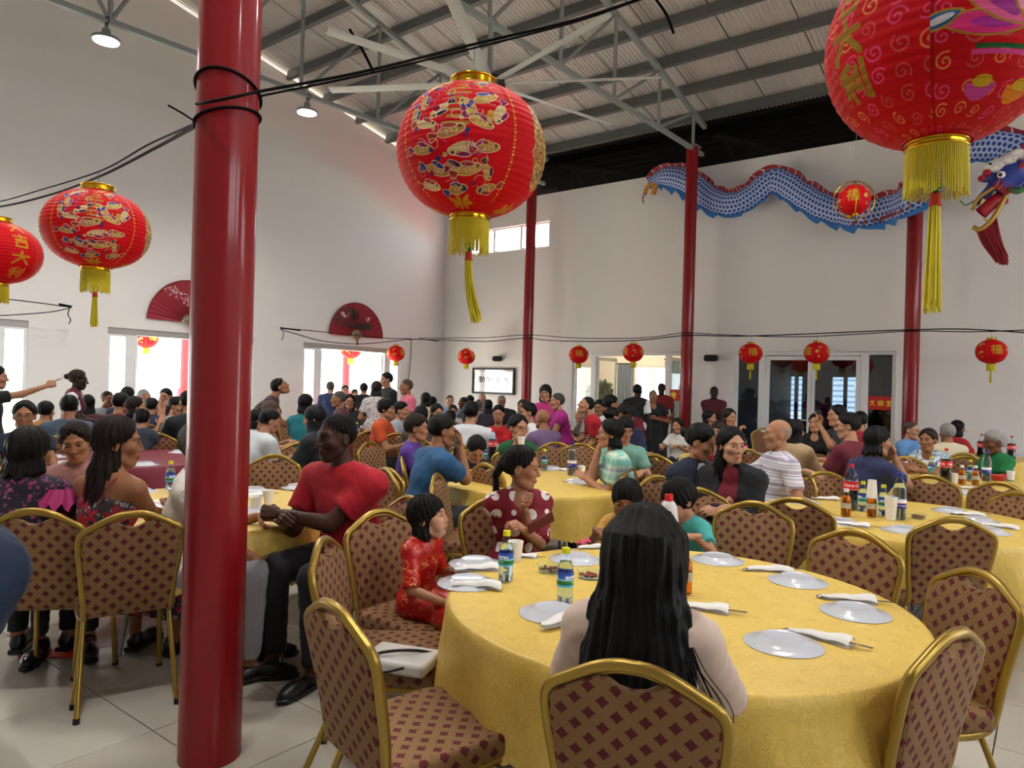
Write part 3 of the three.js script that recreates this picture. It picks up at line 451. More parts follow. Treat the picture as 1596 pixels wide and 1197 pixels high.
// plates lie upside down
const plateGeo = lathe([[0.001, 0.021], [0.062, 0.0215], [0.066, 0.025], [0.07, 0.025], [0.073, 0.0195], [0.088, 0.012], [0.1, 0.006], [0.122, 0.0035], [0.127, 0.001], [0.126, 0], [0.115, 0.001], [0.095, 0.003], [0.085, 0.009], [0.07, 0.016], [0.001, 0.0175]], 56);
function plate(x, z, lab, group) { const p = part('plate', plateGeo, M.china); p.position.set(x, TY + 0.0005, z); return tag(p, lab, 'plate', group); }
const napkinGeos = [0, 1, 2].map((s) => {              // a napkin folded to a long triangle, soft folds
  const g = new THREE.PlaneGeometry(0.2, 0.09, 24, 12), p = g.attributes.position, r = mulberry(40 + s);
  const q = r() * 6; for (let i = 0; i < p.count; i++) { const x = p.getX(i), y = p.getY(i), t = (x + 0.1) / 0.2, w = 0.25 + 0.75 * t; p.setXYZ(i, x, 0.012 + 0.016 * w * Math.max(0, 1 - Math.abs(y / 0.045) ** 2) + 0.004 * Math.sin(x * 60 + q) * w + 0.003 * Math.sin(y * 120 + q), y * w + 0.012 * Math.sin(x * 20 + q)); }
  const lower = g.clone(), lp = lower.attributes.position; for (let i = 0; i < lp.count; i++) lp.setY(i, 0.0015 + 0.002 * (1 + Math.sin(lp.getX(i) * 50)) * 0.5);
  g.computeVertexNormals(); lower.computeVertexNormals(); return merge([g, lower]);
});
const spoonGeo = merge([rbox(0.09, 0.003, 0.012, 0.0012, 0.12, 0.012, 0), ball(0.02, 0, 0, 0, 14, 10).scale(1.2, 0.22, 0.8).translate(-0.1, 0.006, 0)]);
function napkin(x, z, turn, lab, v = 0, spoon = true) { const t = thing('napkin', lab, 'napkin', [x, TY, z], turn); part('cloth', napkinGeos[v % 3], M.napkin, t); if (spoon) part('spoon', spoonGeo, M.spoon, t); return t; }
const cupGeo = lathe([[0.001, 0.002], [0.026, 0.002], [0.0275, 0], [0.037, 0.088], [0.0385, 0.09], [0.037, 0.0915], [0.0355, 0.089], [0.026, 0.005], [0.001, 0.005]], 32);
function cup(px, py, lab, group) { const p = onTable(px, py), c = part('paper_cup', cupGeo, M.paper); c.position.set(p.x, TY, p.z); return tag(c, lab, 'cup', group); }
function tub(px, py, lab, m = M.relish, group) {
  const p = onTable(px, py), r = mulberry(Math.round(px)), bits = []; for (let i = 0; i < 26; i++) { const a = r() * 6.3, q = 0.038 * Math.sqrt(r()); bits.push(ball(0.009, 0, 0, 0, 6, 5).scale(1, 0.6, 1.2).rotateY(r() * 6).translate(q * Math.cos(a), 0.012 + r() * 0.008, q * Math.sin(a))); }
  return put('sauce_tub', 'tub', [['tub', lathe([[0.001, 0.002], [0.044, 0.002], [0.046, 0], [0.052, 0.034], [0.055, 0.035], [0.053, 0.037], [0.05, 0.036], [0.044, 0.005], [0.001, 0.005]], 36), M.pet], ['relish', merge(bits), m]], p.x, TY, p.z, 0, lab, group);
}
function place(px, py, lab) { const p = onTable(px, py); return plate(p.x, p.z, lab); }
function nap(px, py, turn, lab, v, s) { const p = onTable(px, py); return napkin(p.x, p.z, turn, lab, v, s); }
// nearest table
place(742, 879, 'upside-down white plate in front of the girl in the red dress, far one'); place(729, 909, 'upside-down white plate at the left edge, under a folded napkin');
place(862, 956, 'upside-down white plate left of the long-haired woman'); place(897, 872, 'upside-down white plate in front of the polka dot woman');
place(1118, 873, 'upside-down white plate in front of the boy in teal'); place(1243, 906, 'upside-down white plate below the empty chair on the right side of the table');
place(1333, 955, 'upside-down white plate nearest the right edge of the near table'); place(1221, 1004, 'upside-down white plate right of the long-haired woman, nearest');
nap(742, 889, 0.9, 'folded napkin beside the far plate of the girl in red', 0); { const n = nap(742, 917, 0.75, 'folded napkin resting on the plate at the left table edge', 1, false); n.position.y += 0.006; }
{ const n = nap(882, 972, 1.3, 'crumpled napkin on the plate left of the long-haired woman', 2, false); n.scale.setScalar(1.25); n.position.y += 0.008; } nap(815, 868, 0.4, 'napkin with spoon behind the first water bottle', 0).scale.setScalar(0.7);
nap(1093, 950, 0.3, 'napkin with fork right of the long hair'); nap(1198, 890, 0.7, 'rolled napkin with spoon, farthest on the right side of the table', 1); nap(1322, 936, 0.35, 'rolled napkin with spoon beside the rightmost plate', 2); nap(1278, 996, -0.05, 'rolled napkin with spoon beside the nearest right plate', 0);
nap(922, 855, 1.0, 'white napkin in front of the boy in yellow', 1, false).scale.setScalar(0.8);
bottle('water', 788, 906, 'small water bottle with yellow cap, left one on the near table'); bottle('water', 880, 941, 'small water bottle with yellow cap, right one on the near table, beside the long hair');
bottle('orange', 1066, 926, 'orange soda bottle half hidden behind the long hair on the near table');
tub(855, 892, 'clear sauce tub with dark relish behind the water bottle', M.relishDark); tub(918, 901, 'clear sauce tub with red relish beside the long hair');
cup(803, 873, 'white cup behind the left water bottle on the near table');
{ const p = onTable(1040, 868); put('white_flask', 'flask', [['body', lathe([[0.001, 0], [0.05, 0], [0.056, 0.01], [0.054, 0.07], [0.036, 0.185], [0.026, 0.2], [0.02, 0.205]], 36), phys(0xe4e4e6, 0.35, { transmission: 0.25 })], ['cap', cyl(0.017, 0.019, 0.026, 0, 0.216, 0, 24), M.capRed]], p.x, TY, p.z, 0, 'white plastic flask with red cap in front of the boy in teal').scale.set(1.15, 1.36, 1.15); }
{ const p = onTable(908, 850); const t = put('sweet_wrapper', 'wrapper', [['foil', napkinGeos[2].clone().scale(0.4, 1.2, 0.5), phys(0xd8406c, 0.35)]], p.x, TY, p.z, 1, 'crumpled pink sweet wrapper in front of the boy in yellow'); }
// table on the right
bottle('cola', 1325, 794, 'cola bottle with red label, tallest on the right table'); bottle('orange', 1318, 805, 'orange soda bottle in front of the cola on the right table'); bottle('water', 1344, 797, 'small water bottle right of the cola bottle');
bottle('orange', 1358, 806, 'orange soda bottle under an upturned cup'); { const p = onTable(1358, 806), c = part('paper_cup', cupGeo, M.paper); c.scale.set(0.95, 1.35, 0.95); c.rotation.x = Math.PI; c.position.set(p.x, TY + 0.255, p.z); tag(c, 'tall upturned white cup on the orange soda bottle', 'cup'); }
bottle('water', 1376, 804, 'small water bottle with yellow cap left of the tall blue capped one'); bottle('big', 1401, 810, 'large water bottle with blue cap on the right table'); cup(1388, 810, 'white cup in front of the large water bottle').scale.set(1.1, 1.7, 1.1);
tub(1431, 808, 'clear sauce tub with red relish on the right table');
place(1312, 815, 'white plate left of the soda bottles on the right table'); place(1408, 827, 'white plate in front of the soda bottles on the right table'); place(1482, 797, 'white plate on the far side of the right table'); place(1525, 812, 'white plate at the right edge under a napkin'); place(1250, 783, 'white plate at the left side of the right table'); place(1540, 829, 'white plate nearest the right picture edge on the right table');
nap(1328, 820, 0.2, 'napkin on the plate left of the soda bottles', 0); nap(1508, 803, 0.6, 'napkin at the far right of the right table', 1); nap(1285, 779, 0.5, 'napkin at the far left of the right table', 2); nap(1558, 822, 0.2, 'crumpled napkin near the right picture edge', 1, false);
// right edge table
bottle('cola', 1474, 751, 'cola bottle in front of the woman in the flowered blouse'); bottle('orange', 1499, 756, 'orange soda bottle right of that cola, left one of two'); bottle('orange', 1520, 757, 'orange soda bottle before the woman in green, right one of two'); bottle('water', 1451, 744, 'small water bottle before the flowered blouse'); bottle('big', 1537, 750, 'large blue capped water bottle before the woman in green'); bottle('water', 1512, 750, 'small water bottle between the two orange sodas');
cup(1575, 748, 'white cup at the right picture edge'); cup(1487, 752, 'white cup right of the cola bottle'); { const p = onTable(1556, 749); put('bowl', 'bowl', [['bowl', lathe([[0.001, 0.002], [0.05, 0], [0.075, 0.055], [0.078, 0.057], [0.072, 0.055], [0.048, 0.006], [0.001, 0.006]], 32), M.redPlastic]], p.x, TY, p.z, 0, 'red plastic bowl before the woman in green'); } place(1385, 742, 'white plate at the left of the right edge table'); place(1500, 768, 'white plate before the orange sodas'); nap(1515, 762, 0.5, 'napkin before the orange sodas', 1);
bottle('cola', 1576, 717, 'cola bottle beyond the grey haired woman, at the right picture edge');
// middle table
bottle('big', 891, 741, 'large blue capped water bottle on the middle table'); bottle('water', 848, 734, 'small water bottle beside the polka dot woman'); bottle('water', 755, 722, 'small water bottle before the girl bending down'); bottle('cola', 767, 716, 'cola bottle with red label before the woman in the green top'); bottle('orange', 776, 722, 'orange soda bottle before the woman in the green top'); cup(906, 741, 'white cup beside the large water bottle'); cup(729, 730, 'white cup before the girl bending down');
place(905, 752, 'white plate on the middle table, right side'); place(860, 731, 'white plate on the middle table, far side'); place(720, 742, 'white plate on the middle table, left side'); nap(895, 750, 1.2, 'napkin on the right plate of the middle table', 0); nap(870, 733, 0.3, 'napkin on the far plate of the middle table', 1, false);
// table behind the thick red column
place(405, 796, 'white plate before the man in the red polo shirt'); place(465, 760, 'white plate beside the folded napkin behind the column'); place(395, 765, 'white plate right of the thick column'); place(228, 790, 'white plate beside the smiling woman'); place(215, 766, 'white plate before the smiling woman, far one'); nap(470, 758, 0.7, 'folded napkin on the plate left of the red polo shirt', 1, false); nap(398, 774, 1.3, 'crumpled napkin with dark spoon right of the thick column', 2); cup(418, 785, 'white cup before the man in the red polo shirt'); cup(398, 797, 'white cup right of the thick column'); nap(225, 787, 0.8, 'napkin beside the smiling woman', 0); bottle('water', 265, 765, 'small water bottle left of the thick column'); place(440, 803, 'white plate under the clasped hands of the man in red');
// far tables
function setFar(key, list) { const [x, z] = TABLES[key]; for (const [kind, a, r, lab] of list) { const X = x + r * Math.sin(a), Z = z + r * Math.cos(a); if (kind === 'plate') plate(X, Z, lab, lab.replace('white plate', 'white plates')); else if (kind === 'cup') { const c = part('paper_cup', cupGeo, M.paper); c.position.set(X, TY, Z); tag(c, lab, 'cup', 'cups on the far tables'); } else put({ water: 'water_bottle', big: 'large_water_bottle', cola: 'cola_bottle', orange: 'orange_soda_bottle' }[kind], 'bottle', bottleParts[kind], X, TY, Z, a, lab); } }
const ring = (where) => [0, 1, 2, 3, 4, 5].map((i) => ['plate', i * 1.05 + 0.3, 0.68, 'white plate on the ' + where]);
setFar('T6', [...ring('maroon table left of the column')]);
setFar('T7', [...ring('maroon table near the left doors'), ['big', 0.4, 0.2, 'large water bottle near the left doors'], ['water', 2, 0.3, 'small water bottle near the left doors'], ['cup', 3, 0.4, 'white cup near the left doors']]);
setFar('T8', [...ring('maroon table near the second doorway'), ['big', 0.4, 0.25, 'large water bottle beyond the red polo shirt'], ['orange', 2.2, 0.3, 'orange soda bottle beyond the red polo shirt'], ['orange', 1.2, 0.2, 'orange soda bottle beside the orange shirt boy'], ['cup', 1.8, 0.45, 'white cup beside the orange shirt boy'], ['water', 4, 0.2, 'small water bottle near the second doorway']]);
setFar('T9', [...ring('maroon table by the back wall'), ['water', 1, 0.2, 'small water bottle by the back wall'], ['cola', 2.5, 0.25, 'cola bottle by the back wall'], ['cup', 0.2, 0.5, 'white cup by the back wall']]);
setFar('T10', [...ring('yellow table behind the navy blazer'), ['cola', 0.1, 0.55, 'cola bottle left of the woman in the navy blazer'], ['water', 5.4, 0.5, 'small water bottle before the man in the navy shirt'], ['orange', 5.9, 0.3, 'orange soda bottle before the man in the navy shirt'], ['cup', 0.8, 0.5, 'white tub left of the navy blazer']]);
setFar('T11', [...ring('maroon table behind the green top'), ['orange', 1, 0.2, 'orange soda bottle before the white shirt man']]);
setFar('T12', [...ring('maroon table in the far corner'), ['big', 1, 0.2, 'large water bottle in the far corner'], ['water', 3, 0.3, 'small water bottle in the far corner']]);
setFar('T13', [...ring('maroon table at the left edge'), ['big', 1.4, 0.5, 'large water bottle behind the girl with tied up hair'], ['big', 2.3, 0.45, 'large water bottle left of the girl with tied up hair']]);
setFar('T14', [...ring('yellow table by the dark glass doors'), ['cola', 0.2, 0.3, 'cola bottle before the dark glass doors'], ['water', 1.2, 0.4, 'small water bottle before the dark glass doors'], ['water', 5, 0.4, 'small water bottle beside the elderly man in stripes']]);
// ---------- chairs in view ----------
const T = TABLES;
chairAt(985, 1037, T.T1, 'banquet chair of the long-haired woman, in the centre foreground', -0.05);
chairAt(519, 943, T.T1, 'empty banquet chair at the front left of the near table, beside the column', 0.12);
chairAt(503, 842, T.T1, 'banquet chair carrying the white bag, seen edge-on left of the near table', 0.05);
chairAt(590, 797, T.T1, 'banquet chair of the little girl in the red dress', -0.15);
chairAt(768, 777, T.T1, 'banquet chair of the polka dot woman'); chairAt(1085, 762, T.T1, 'banquet chair of the boy in teal', 0.35);
chairAt(1176, 784, T.T1, 'empty banquet chair right of the boy in teal'); chairAt(1336, 829, T.T1, 'empty banquet chair at the far right of the near table', 0.12);
chairAt(1528, 892, T.T1, 'empty banquet chair right of the near table, turned sideways', 0.25); chairAt(1488, 986, T.T1, 'empty banquet chair in the right foreground, nearest', 0.0);
chairAt(1240, 778, T.T4, 'empty banquet chair behind the one beside the boy in teal', 0.5); chairAt(1488, 809, T.T4, 'empty banquet chair in front of the right table, seat in view', 0.1);
chairAt(1285, 736, T.T4, 'empty banquet chair at the far left of the right table'); chairAt(1450, 742, T.T4, 'empty banquet chair at the far side of the right table, centre'); chairAt(1560, 753, T.T4, 'empty banquet chair at the far side, near the right picture edge');
chairAt(1212, 704, T.T4, 'banquet chair seen edge-on in front of the elderly man in stripes', 0.5); chairAt(1590, 768, T.T4, 'banquet chair cut by the right picture edge', 0.1);
chairAt(52, 796, T.T2, 'banquet chair of the woman in pink ruffles, at the left edge', 0.35); chairAt(208, 800, T.T2, 'banquet chair of the man in the printed shirt, left of the column', 0.36); 
chairAt(430, 710, T.T2, 'empty banquet chair left of the red polo shirt, front one of two'); chairAt(470, 691, T.T2, 'empty banquet chair left of the red polo shirt, rear one of two', 0.2); chairAt(604, 731, T.T2, 'banquet chair of the man in the red polo shirt', 0.2);
chairAt(640, 775, T.T2, 'empty banquet chair behind the little girl', 0.9);
chairAt(244, 676, T.T6, 'empty banquet chair before the maroon table left of the column', Math.PI); chairAt(283, 668, T.T6, 'empty banquet chair half hidden by the thick column');
chairAt(757, 723, T.T3, 'empty banquet chair before the middle table'); chairAt(627, 713, T.T3, 'banquet chair left of the middle table, behind the red polo shirt', 0.1); chairAt(680, 740, T.T3, 'banquet chair seen edge-on behind the little girl', -1.1);
chairAt(867, 690, T.T3, 'empty banquet chair at the far side of the middle table'); chairAt(905, 692, T.T3, 'empty banquet chair left of the mint shirt woman'); chairAt(982, 731, T.T3, 'banquet chair of the mint shirt woman, right behind the boy in yellow', 0.05);
chairAt(578, 672, T.T8, 'empty banquet chair below the orange shirt boy, left one'); chairAt(617, 676, T.T8, 'empty banquet chair below the grey shirt boy'); chairAt(576, 690, T.T3, 'empty banquet chair right behind the head of the red polo man', 0.2);
chairAt(1000, 703, T.T10, 'empty banquet chair right of the mint shirt woman'); chairAt(1022, 710, T.T10, 'empty banquet chair left of the woman in the navy blazer'); chairAt(1190, 668, T.T10, 'banquet chair right of the woman in the black jacket', 0.3); chairAt(1160, 700, T.T10, 'empty banquet chair behind the woman in the black jacket');
chairAt(1262, 690, T.T5, 'banquet chair behind the elderly man in stripes', 0.2); chairAt(1310, 708, T.T5, 'empty banquet chair left of the woman in dark blue'); chairAt(1330, 688, T.T14, 'banquet chair of the young man in maroon', 0.3); chairAt(1320, 722, T.T5, 'empty banquet chair tilted behind the cola bottle', 0.6);
chairAt(1412, 712, T.T5, 'empty banquet chair between dark blue and flowered shirts'); chairAt(1505, 712, T.T5, 'banquet chair beside the woman in the flowered blouse'); chairAt(877, 678, T.T9, 'empty banquet chair below the woman in magenta'); chairAt(700, 655, T.T11, 'empty banquet chair left of the white shirt man'); chairAt(743, 668, T.T11, 'banquet chair of the white shirt man');
chairAt(640, 660, T.T11, 'empty banquet chair below the man in pink'); chairAt(455, 655, T.T6, 'banquet chair beside the woman in the black headscarf', 0.8); chairAt(560, 650, T.T8, 'empty banquet chair at the far side of the doorway table'); chairAt(70, 655, T.T13, 'banquet chair beyond the girl with tied up hair', 0.3); chairAt(1000, 655, T.T9, 'banquet chair below the waiter in the black vest');
// ---------- figures: fields of tapered bones, meshed by surface nets ----------
function fieldMesh(lo, hi, cell, fill, wantUV) {
  const n = [0, 1, 2].map((i) => Math.ceil((hi[i] - lo[i]) / cell) + 3), [nx, ny, nz] = n, F = new Float32Array(nx * ny * nz).fill(1), o = lo.map((v) => v - cell);
  fill(F, n, o, cell);
  const at = new Int32Array(nx * ny * nz).fill(-1), pos = [], idx = [], sx = 1, sy = nx, sz = nx * ny, C = [0, sx, sy, sx + sy, sz, sz + sx, sz + sy, sz + sx + sy], E = [[0, 1], [2, 3], [4, 5], [6, 7], [0, 2], [1, 3], [4, 6], [5, 7], [0, 4], [1, 5], [2, 6], [3, 7]];
  for (let z = 0; z < nz - 1; z++) for (let y = 0; y < ny - 1; y++) for (let x = 0; x < nx - 1; x++) {
    const b = x + y * sy + z * sz; let m = 0; for (let k = 0; k < 8; k++) if (F[b + C[k]] < 0) m |= 1 << k;
    if (m === 0 || m === 255) continue;
    let X = 0, Y = 0, Z = 0, c = 0;
    for (const [p, q] of E) { const u = F[b + C[p]], v = F[b + C[q]]; if ((u < 0) === (v < 0)) continue; const t = u / (u - v); X += (p & 1) + t * ((q & 1) - (p & 1)); Y += ((p >> 1) & 1) + t * (((q >> 1) & 1) - ((p >> 1) & 1)); Z += (p >> 2) + t * ((q >> 2) - (p >> 2)); c++; }
    at[b] = pos.length / 3; pos.push(o[0] + (x + X / c) * cell, o[1] + (y + Y / c) * cell, o[2] + (z + Z / c) * cell);
  }
  const quad = (a, b, c, d, f) => { if (a < 0 || b < 0 || c < 0 || d < 0) return; f ? idx.push(a, b, c, a, c, d) : idx.push(a, c, b, a, d, c); };
  for (let z = 1; z < nz - 1; z++) for (let y = 1; y < ny - 1; y++) for (let x = 1; x < nx - 1; x++) {
    const b = x + y * sy + z * sz, s = F[b] < 0;
    if (s !== F[b + sx] < 0) quad(at[b - sy - sz], at[b - sz], at[b], at[b - sy], s);
    if (s !== F[b + sy] < 0) quad(at[b - sx - sz], at[b - sx], at[b], at[b - sz], s);
    if (s !== F[b + sz] < 0) quad(at[b - sx - sy], at[b - sy], at[b], at[b - sx], s);
  }
  let g = new THREE.BufferGeometry(); g.setAttribute('position', new THREE.Float32BufferAttribute(pos, 3)); g.setIndex(idx); g.computeVertexNormals();
  if (wantUV) {
    g = g.toNonIndexed(); const p = g.attributes.position.array, uv = new Float32Array(p.length / 3 * 2), a = V(0, 0, 0), b = V(0, 0, 0), c = V(0, 0, 0);
    for (let i = 0; i < p.length; i += 9) {
      a.fromArray(p, i); b.fromArray(p, i + 3); c.fromArray(p, i + 6); const nn = b.clone().sub(a).cross(c.clone().sub(a)), ax = Math.abs(nn.x), ay = Math.abs(nn.y) * 0.7, az = Math.abs(nn.z);
      for (let k = 0; k < 3; k++) { const X = p[i + k * 3], Y = p[i + k * 3 + 1], Z = p[i + k * 3 + 2], j = (i / 3 + k) * 2; if (ay > ax && ay > az) { uv[j] = X; uv[j + 1] = Z; } else if (ax > az) { uv[j] = Z; uv[j + 1] = Y; } else { uv[j] = X; uv[j + 1] = Y; } }
    }
    g.setAttribute('uv', new THREE.BufferAttribute(uv, 2));
  }
  return g;
}
const smin = (a, b, k) => { const h = Math.max(k - Math.abs(a - b), 0) / k; return Math.min(a, b) - h * h * k * 0.25; };
const B = (a, b, ra, rb, o) => ({ a, b, ra, rb: rb ?? ra, k: 0.03, ...o });     // a bone; flat: [axis, factor]; cut: [point, normal]; sub: carve
function bonesMesh(bones, cell, wantUV, wrinkle = 0) {
  const lo = [9, 9, 9], hi = [-9, -9, -9];
  for (const b of bones) if (!b.sub) { const m = Math.max(b.ra, b.rb) + 0.01; for (const p of [b.a, b.b]) [p.x, p.y, p.z].forEach((v, i) => { lo[i] = Math.min(lo[i], v - m); hi[i] = Math.max(hi[i], v + m); }); }
  return fieldMesh(lo, hi, cell, (F, [nx, ny, nz], o) => {
    for (const b of bones) {
      const m = Math.max(b.ra, b.rb) + b.k + cell * 2, r = ['x', 'y', 'z'].map((c, i) => [Math.max(0, Math.floor((Math.min(b.a[c], b.b[c]) - m - o[i]) / cell)), Math.min([nx, ny, nz][i] - 1, Math.ceil((Math.max(b.a[c], b.b[c]) + m - o[i]) / cell))]);
      const dx = b.b.x - b.a.x, dy = b.b.y - b.a.y, dz = b.b.z - b.a.z, L2 = dx * dx + dy * dy + dz * dz || 1e-9, fl = b.flat, cut = b.cut;
      for (let z = r[2][0]; z <= r[2][1]; z++) for (let y = r[1][0]; y <= r[1][1]; y++) for (let x = r[0][0]; x <= r[0][1]; x++) {
        const wx = o[0] + x * cell, wy = o[1] + y * cell, wz = o[2] + z * cell; let px = wx - b.a.x, py = wy - b.a.y, pz = wz - b.a.z;
        let t = (px * dx + py * dy + pz * dz) / L2; t = t < 0 ? 0 : t > 1 ? 1 : t;
        px -= t * dx; py -= t * dy; pz -= t * dz;
        if (fl) { const q = (px * fl[0].x + py * fl[0].y + pz * fl[0].z) * (fl[1] - 1); px += q * fl[0].x; py += q * fl[0].y; pz += q * fl[0].z; }
        let d = Math.sqrt(px * px + py * py + pz * pz) - (b.ra + t * (b.rb - b.ra));
        if (wrinkle) d += wrinkle * Math.sin(wx * 55 + wy * 38 + 2 * Math.sin(wz * 40 + wy * 21)) * Math.sin(wy * 47 - wz * 33 + 1.7 * Math.sin(wx * 31));
        if (cut) { const c = (wx - cut[0].x) * cut[1].x + (wy - cut[0].y) * cut[1].y + (wz - cut[0].z) * cut[1].z; if (c > d) d = c; }
        const k = x + nx * (y + ny * z);
        F[k] = b.sub ? -smin(-F[k], d, b.k) : smin(F[k], d, b.k);
      }
    }
  }, wantUV);
}
// merges coloured geometries placed by matrices into one indexed mesh
function fuse(list) {
  let nv = 0, ni = 0; for (const [g] of list) { nv += g.attributes.position.count; ni += g.index.count; }
  const P = new Float32Array(nv * 3), N = new Float32Array(nv * 3), C = new Float32Array(nv * 3).fill(1), I = new Uint32Array(ni); let v0 = 0, i0 = 0; const v = V(0, 0, 0);
  for (const [g, m] of list) {
    const p = g.attributes.position, n = g.attributes.normal, c = g.attributes.color, flip = m && m.determinant() < 0, nm = m && new THREE.Matrix3().getNormalMatrix(m);
    for (let i = 0; i < p.count; i++) { v.fromBufferAttribute(p, i); if (m) v.applyMatrix4(m); v.toArray(P, (v0 + i) * 3); v.fromBufferAttribute(n, i); if (m) v.applyMatrix3(nm).normalize(); v.toArray(N, (v0 + i) * 3); if (c) { C[(v0 + i) * 3] = c.getX(i); C[(v0 + i) * 3 + 1] = c.getY(i); C[(v0 + i) * 3 + 2] = c.getZ(i); } }
    const x = g.index.array; for (let i = 0; i < x.length; i += 3) { I[i0 + i] = x[i] + v0; I[i0 + i + 1] = x[flip ? i + 2 : i + 1] + v0; I[i0 + i + 2] = x[flip ? i + 1 : i + 2] + v0; }
    v0 += p.count; i0 += x.length;
  }
  const g = new THREE.BufferGeometry(); g.setAttribute('position', new THREE.BufferAttribute(P, 3)); g.setAttribute('normal', new THREE.BufferAttribute(N, 3)); g.setAttribute('color', new THREE.BufferAttribute(C, 3)); g.setIndex(new THREE.BufferAttribute(I, 1)); return g;
}
function sdfMesh(lo, hi, cell, f) { return fieldMesh(lo, hi, cell, (F, [nx, ny, nz], o) => { for (let z = 0, k = 0; z < nz; z++) for (let y = 0; y < ny; y++) for (let x = 0; x < nx; x++, k++) F[k] = f(o[0] + x * cell, o[1] + y * cell, o[2] + z * cell); }); }
const ell = (x, y, z, cx, cy, cz, a, b, c) => { const X = (x - cx) / a, Y = (y - cy) / b, Z = (z - cz) / c, k = Math.hypot(X, Y, Z); return (k - 1) * Math.min(a, b, c) * (k > 1 ? 1 : 0.9); };
const seg = (x, y, z, x0, y0, z0, x1, y1, z1, r) => { const dx = x1 - x0, dy = y1 - y0, dz = z1 - z0, t = Math.min(1, Math.max(0, ((x - x0) * dx + (y - y0) * dy + (z - z0) * dz) / (dx * dx + dy * dy + dz * dz || 1))); return Math.hypot(x - x0 - t * dx, y - y0 - t * dy, z - z0 - t * dz) - r; };
const smax = (a, b, k) => -smin(-a, -b, k);
// heads: origin between the eyes' height at the skull centre, +z the face; 0.23 m from chin to crown
const HEADS = { male: { jaw: 0.06, chin: 0.022, brow: 0.0115, nose: 1.12, lip: 0.9 }, female: { jaw: 0.055, chin: 0.018, brow: 0.008, nose: 0.95, lip: 1.05 }, child: { jaw: 0.057, chin: 0.015, brow: 0.006, nose: 0.75, lip: 0.9, round: 1 }, broad: { jaw: 0.064, chin: 0.025, brow: 0.013, nose: 1.35, lip: 1.45 } };
const headCache = {};
function headGeo(kind, fine, beard) {
  const key = kind + fine + (beard || ''); if (headCache[key]) return headCache[key];
  const h = HEADS[kind], ch = h.round ? -0.088 : -0.1;
  const f = (x, y, z) => {
    const ax = Math.abs(x); let d = ell(x, y, z, 0, 0.028, -0.012, 0.075, 0.09, 0.094);
    d = smin(d, ell(x, y, z, 0, -0.04, 0.022, h.jaw, 0.072, 0.068), 0.03);
    d = smin(d, ell(x, y, z, 0, ch, 0.062, h.chin * 1.2, h.chin, h.chin), 0.03);
    d = smin(d, seg(ax, y, z, 0.05, -0.075, 0.01, 0.028, -0.1, 0.05, 0.014), 0.03);
    d = smin(d, ell(ax, y, z, 0.042, -0.022, 0.06, 0.024, 0.02, 0.024), 0.024);
    if (h.round) d = smin(d, ell(ax, y, z, 0.036, -0.055, 0.06, 0.026, 0.024, 0.024), 0.02);
    d = smin(d, seg(ax, y, z, 0.008, 0.024, 0.083, 0.042, 0.026, 0.07, h.brow), 0.018);
    d = smax(d, -ell(ax, y, z, 0.032, 0.001, 0.098, 0.019, 0.0125, 0.02), 0.012);
    d = smin(d, ell(ax, y, z, 0.032, 0.0, 0.0745, 0.016, 0.0115, 0.0125), 0.004);                   // lids
    d = smin(d, seg(x, y, z, 0, 0.012, 0.086, 0, -0.03, 0.087 + 0.02 * h.nose, 0.0075), 0.01);
    d = smin(d, ell(x, y, z, 0, -0.034, 0.085 + 0.018 * h.nose, 0.011 * Math.sqrt(h.nose), 0.0095, 0.011), 0.008);
    d = smin(d, ell(ax, y, z, 0.012 * Math.sqrt(h.nose), -0.037, 0.091, 0.0085 * Math.sqrt(h.nose), 0.007, 0.009), 0.006);
    d = smax(d, -ell(ax, y, z, 0.006, -0.044, 0.1, 0.003, 0.003, 0.005), 0.003);
    d = smin(d, seg(ax, y, z, 0, -0.063, 0.092, 0.019, -0.066, 0.08, 0.0058 * h.lip), 0.005);
    d = smin(d, seg(ax, y, z, 0, -0.074, 0.09, 0.015, -0.072, 0.081, 0.0068 * h.lip), 0.005);
    d = smax(d, -seg(ax, y, z, 0, -0.0685, 0.1, 0.022, -0.068, 0.087, 0.0016), 0.003);
    d = smin(d, smax(ell(ax, y, z, 0.076, -0.008, -0.012, 0.011, 0.031, 0.019), -ell(ax, y, z, 0.088, -0.006, -0.008, 0.008, 0.02, 0.01), 0.005), 0.006);
    return d;
  };
  const g = sdfMesh([-0.1, -0.135, -0.12], [0.1, 0.13, 0.13], fine ? 0.0036 : 0.0068, f), p = g.attributes.position, c = new Float32Array(p.count * 3);
  for (let i = 0; i < p.count; i++) {
    const x = Math.abs(p.getX(i)), y = p.getY(i), z = p.getZ(i); let q = [1, 1, 1];
    if (z > 0.06 && Math.hypot(x / 0.024, (y + 0.069) / 0.0125) < 1) q = kind === 'female' ? [0.94, 0.6, 0.57] : [0.88, 0.66, 0.6];
    if (beard && z > -0.02 && y < -0.04 && !(z > 0.06 && Math.hypot(x / 0.026, (y + 0.069) / 0.013) < 1) && !(y > -0.052 && x < 0.02)) q = q.map((v, k) => v * [0.6, 0.58, 0.58][k]);
    c.set(q, i * 3);
  }
  g.setAttribute('color', new THREE.BufferAttribute(c, 3)); return headCache[key] = g;
}
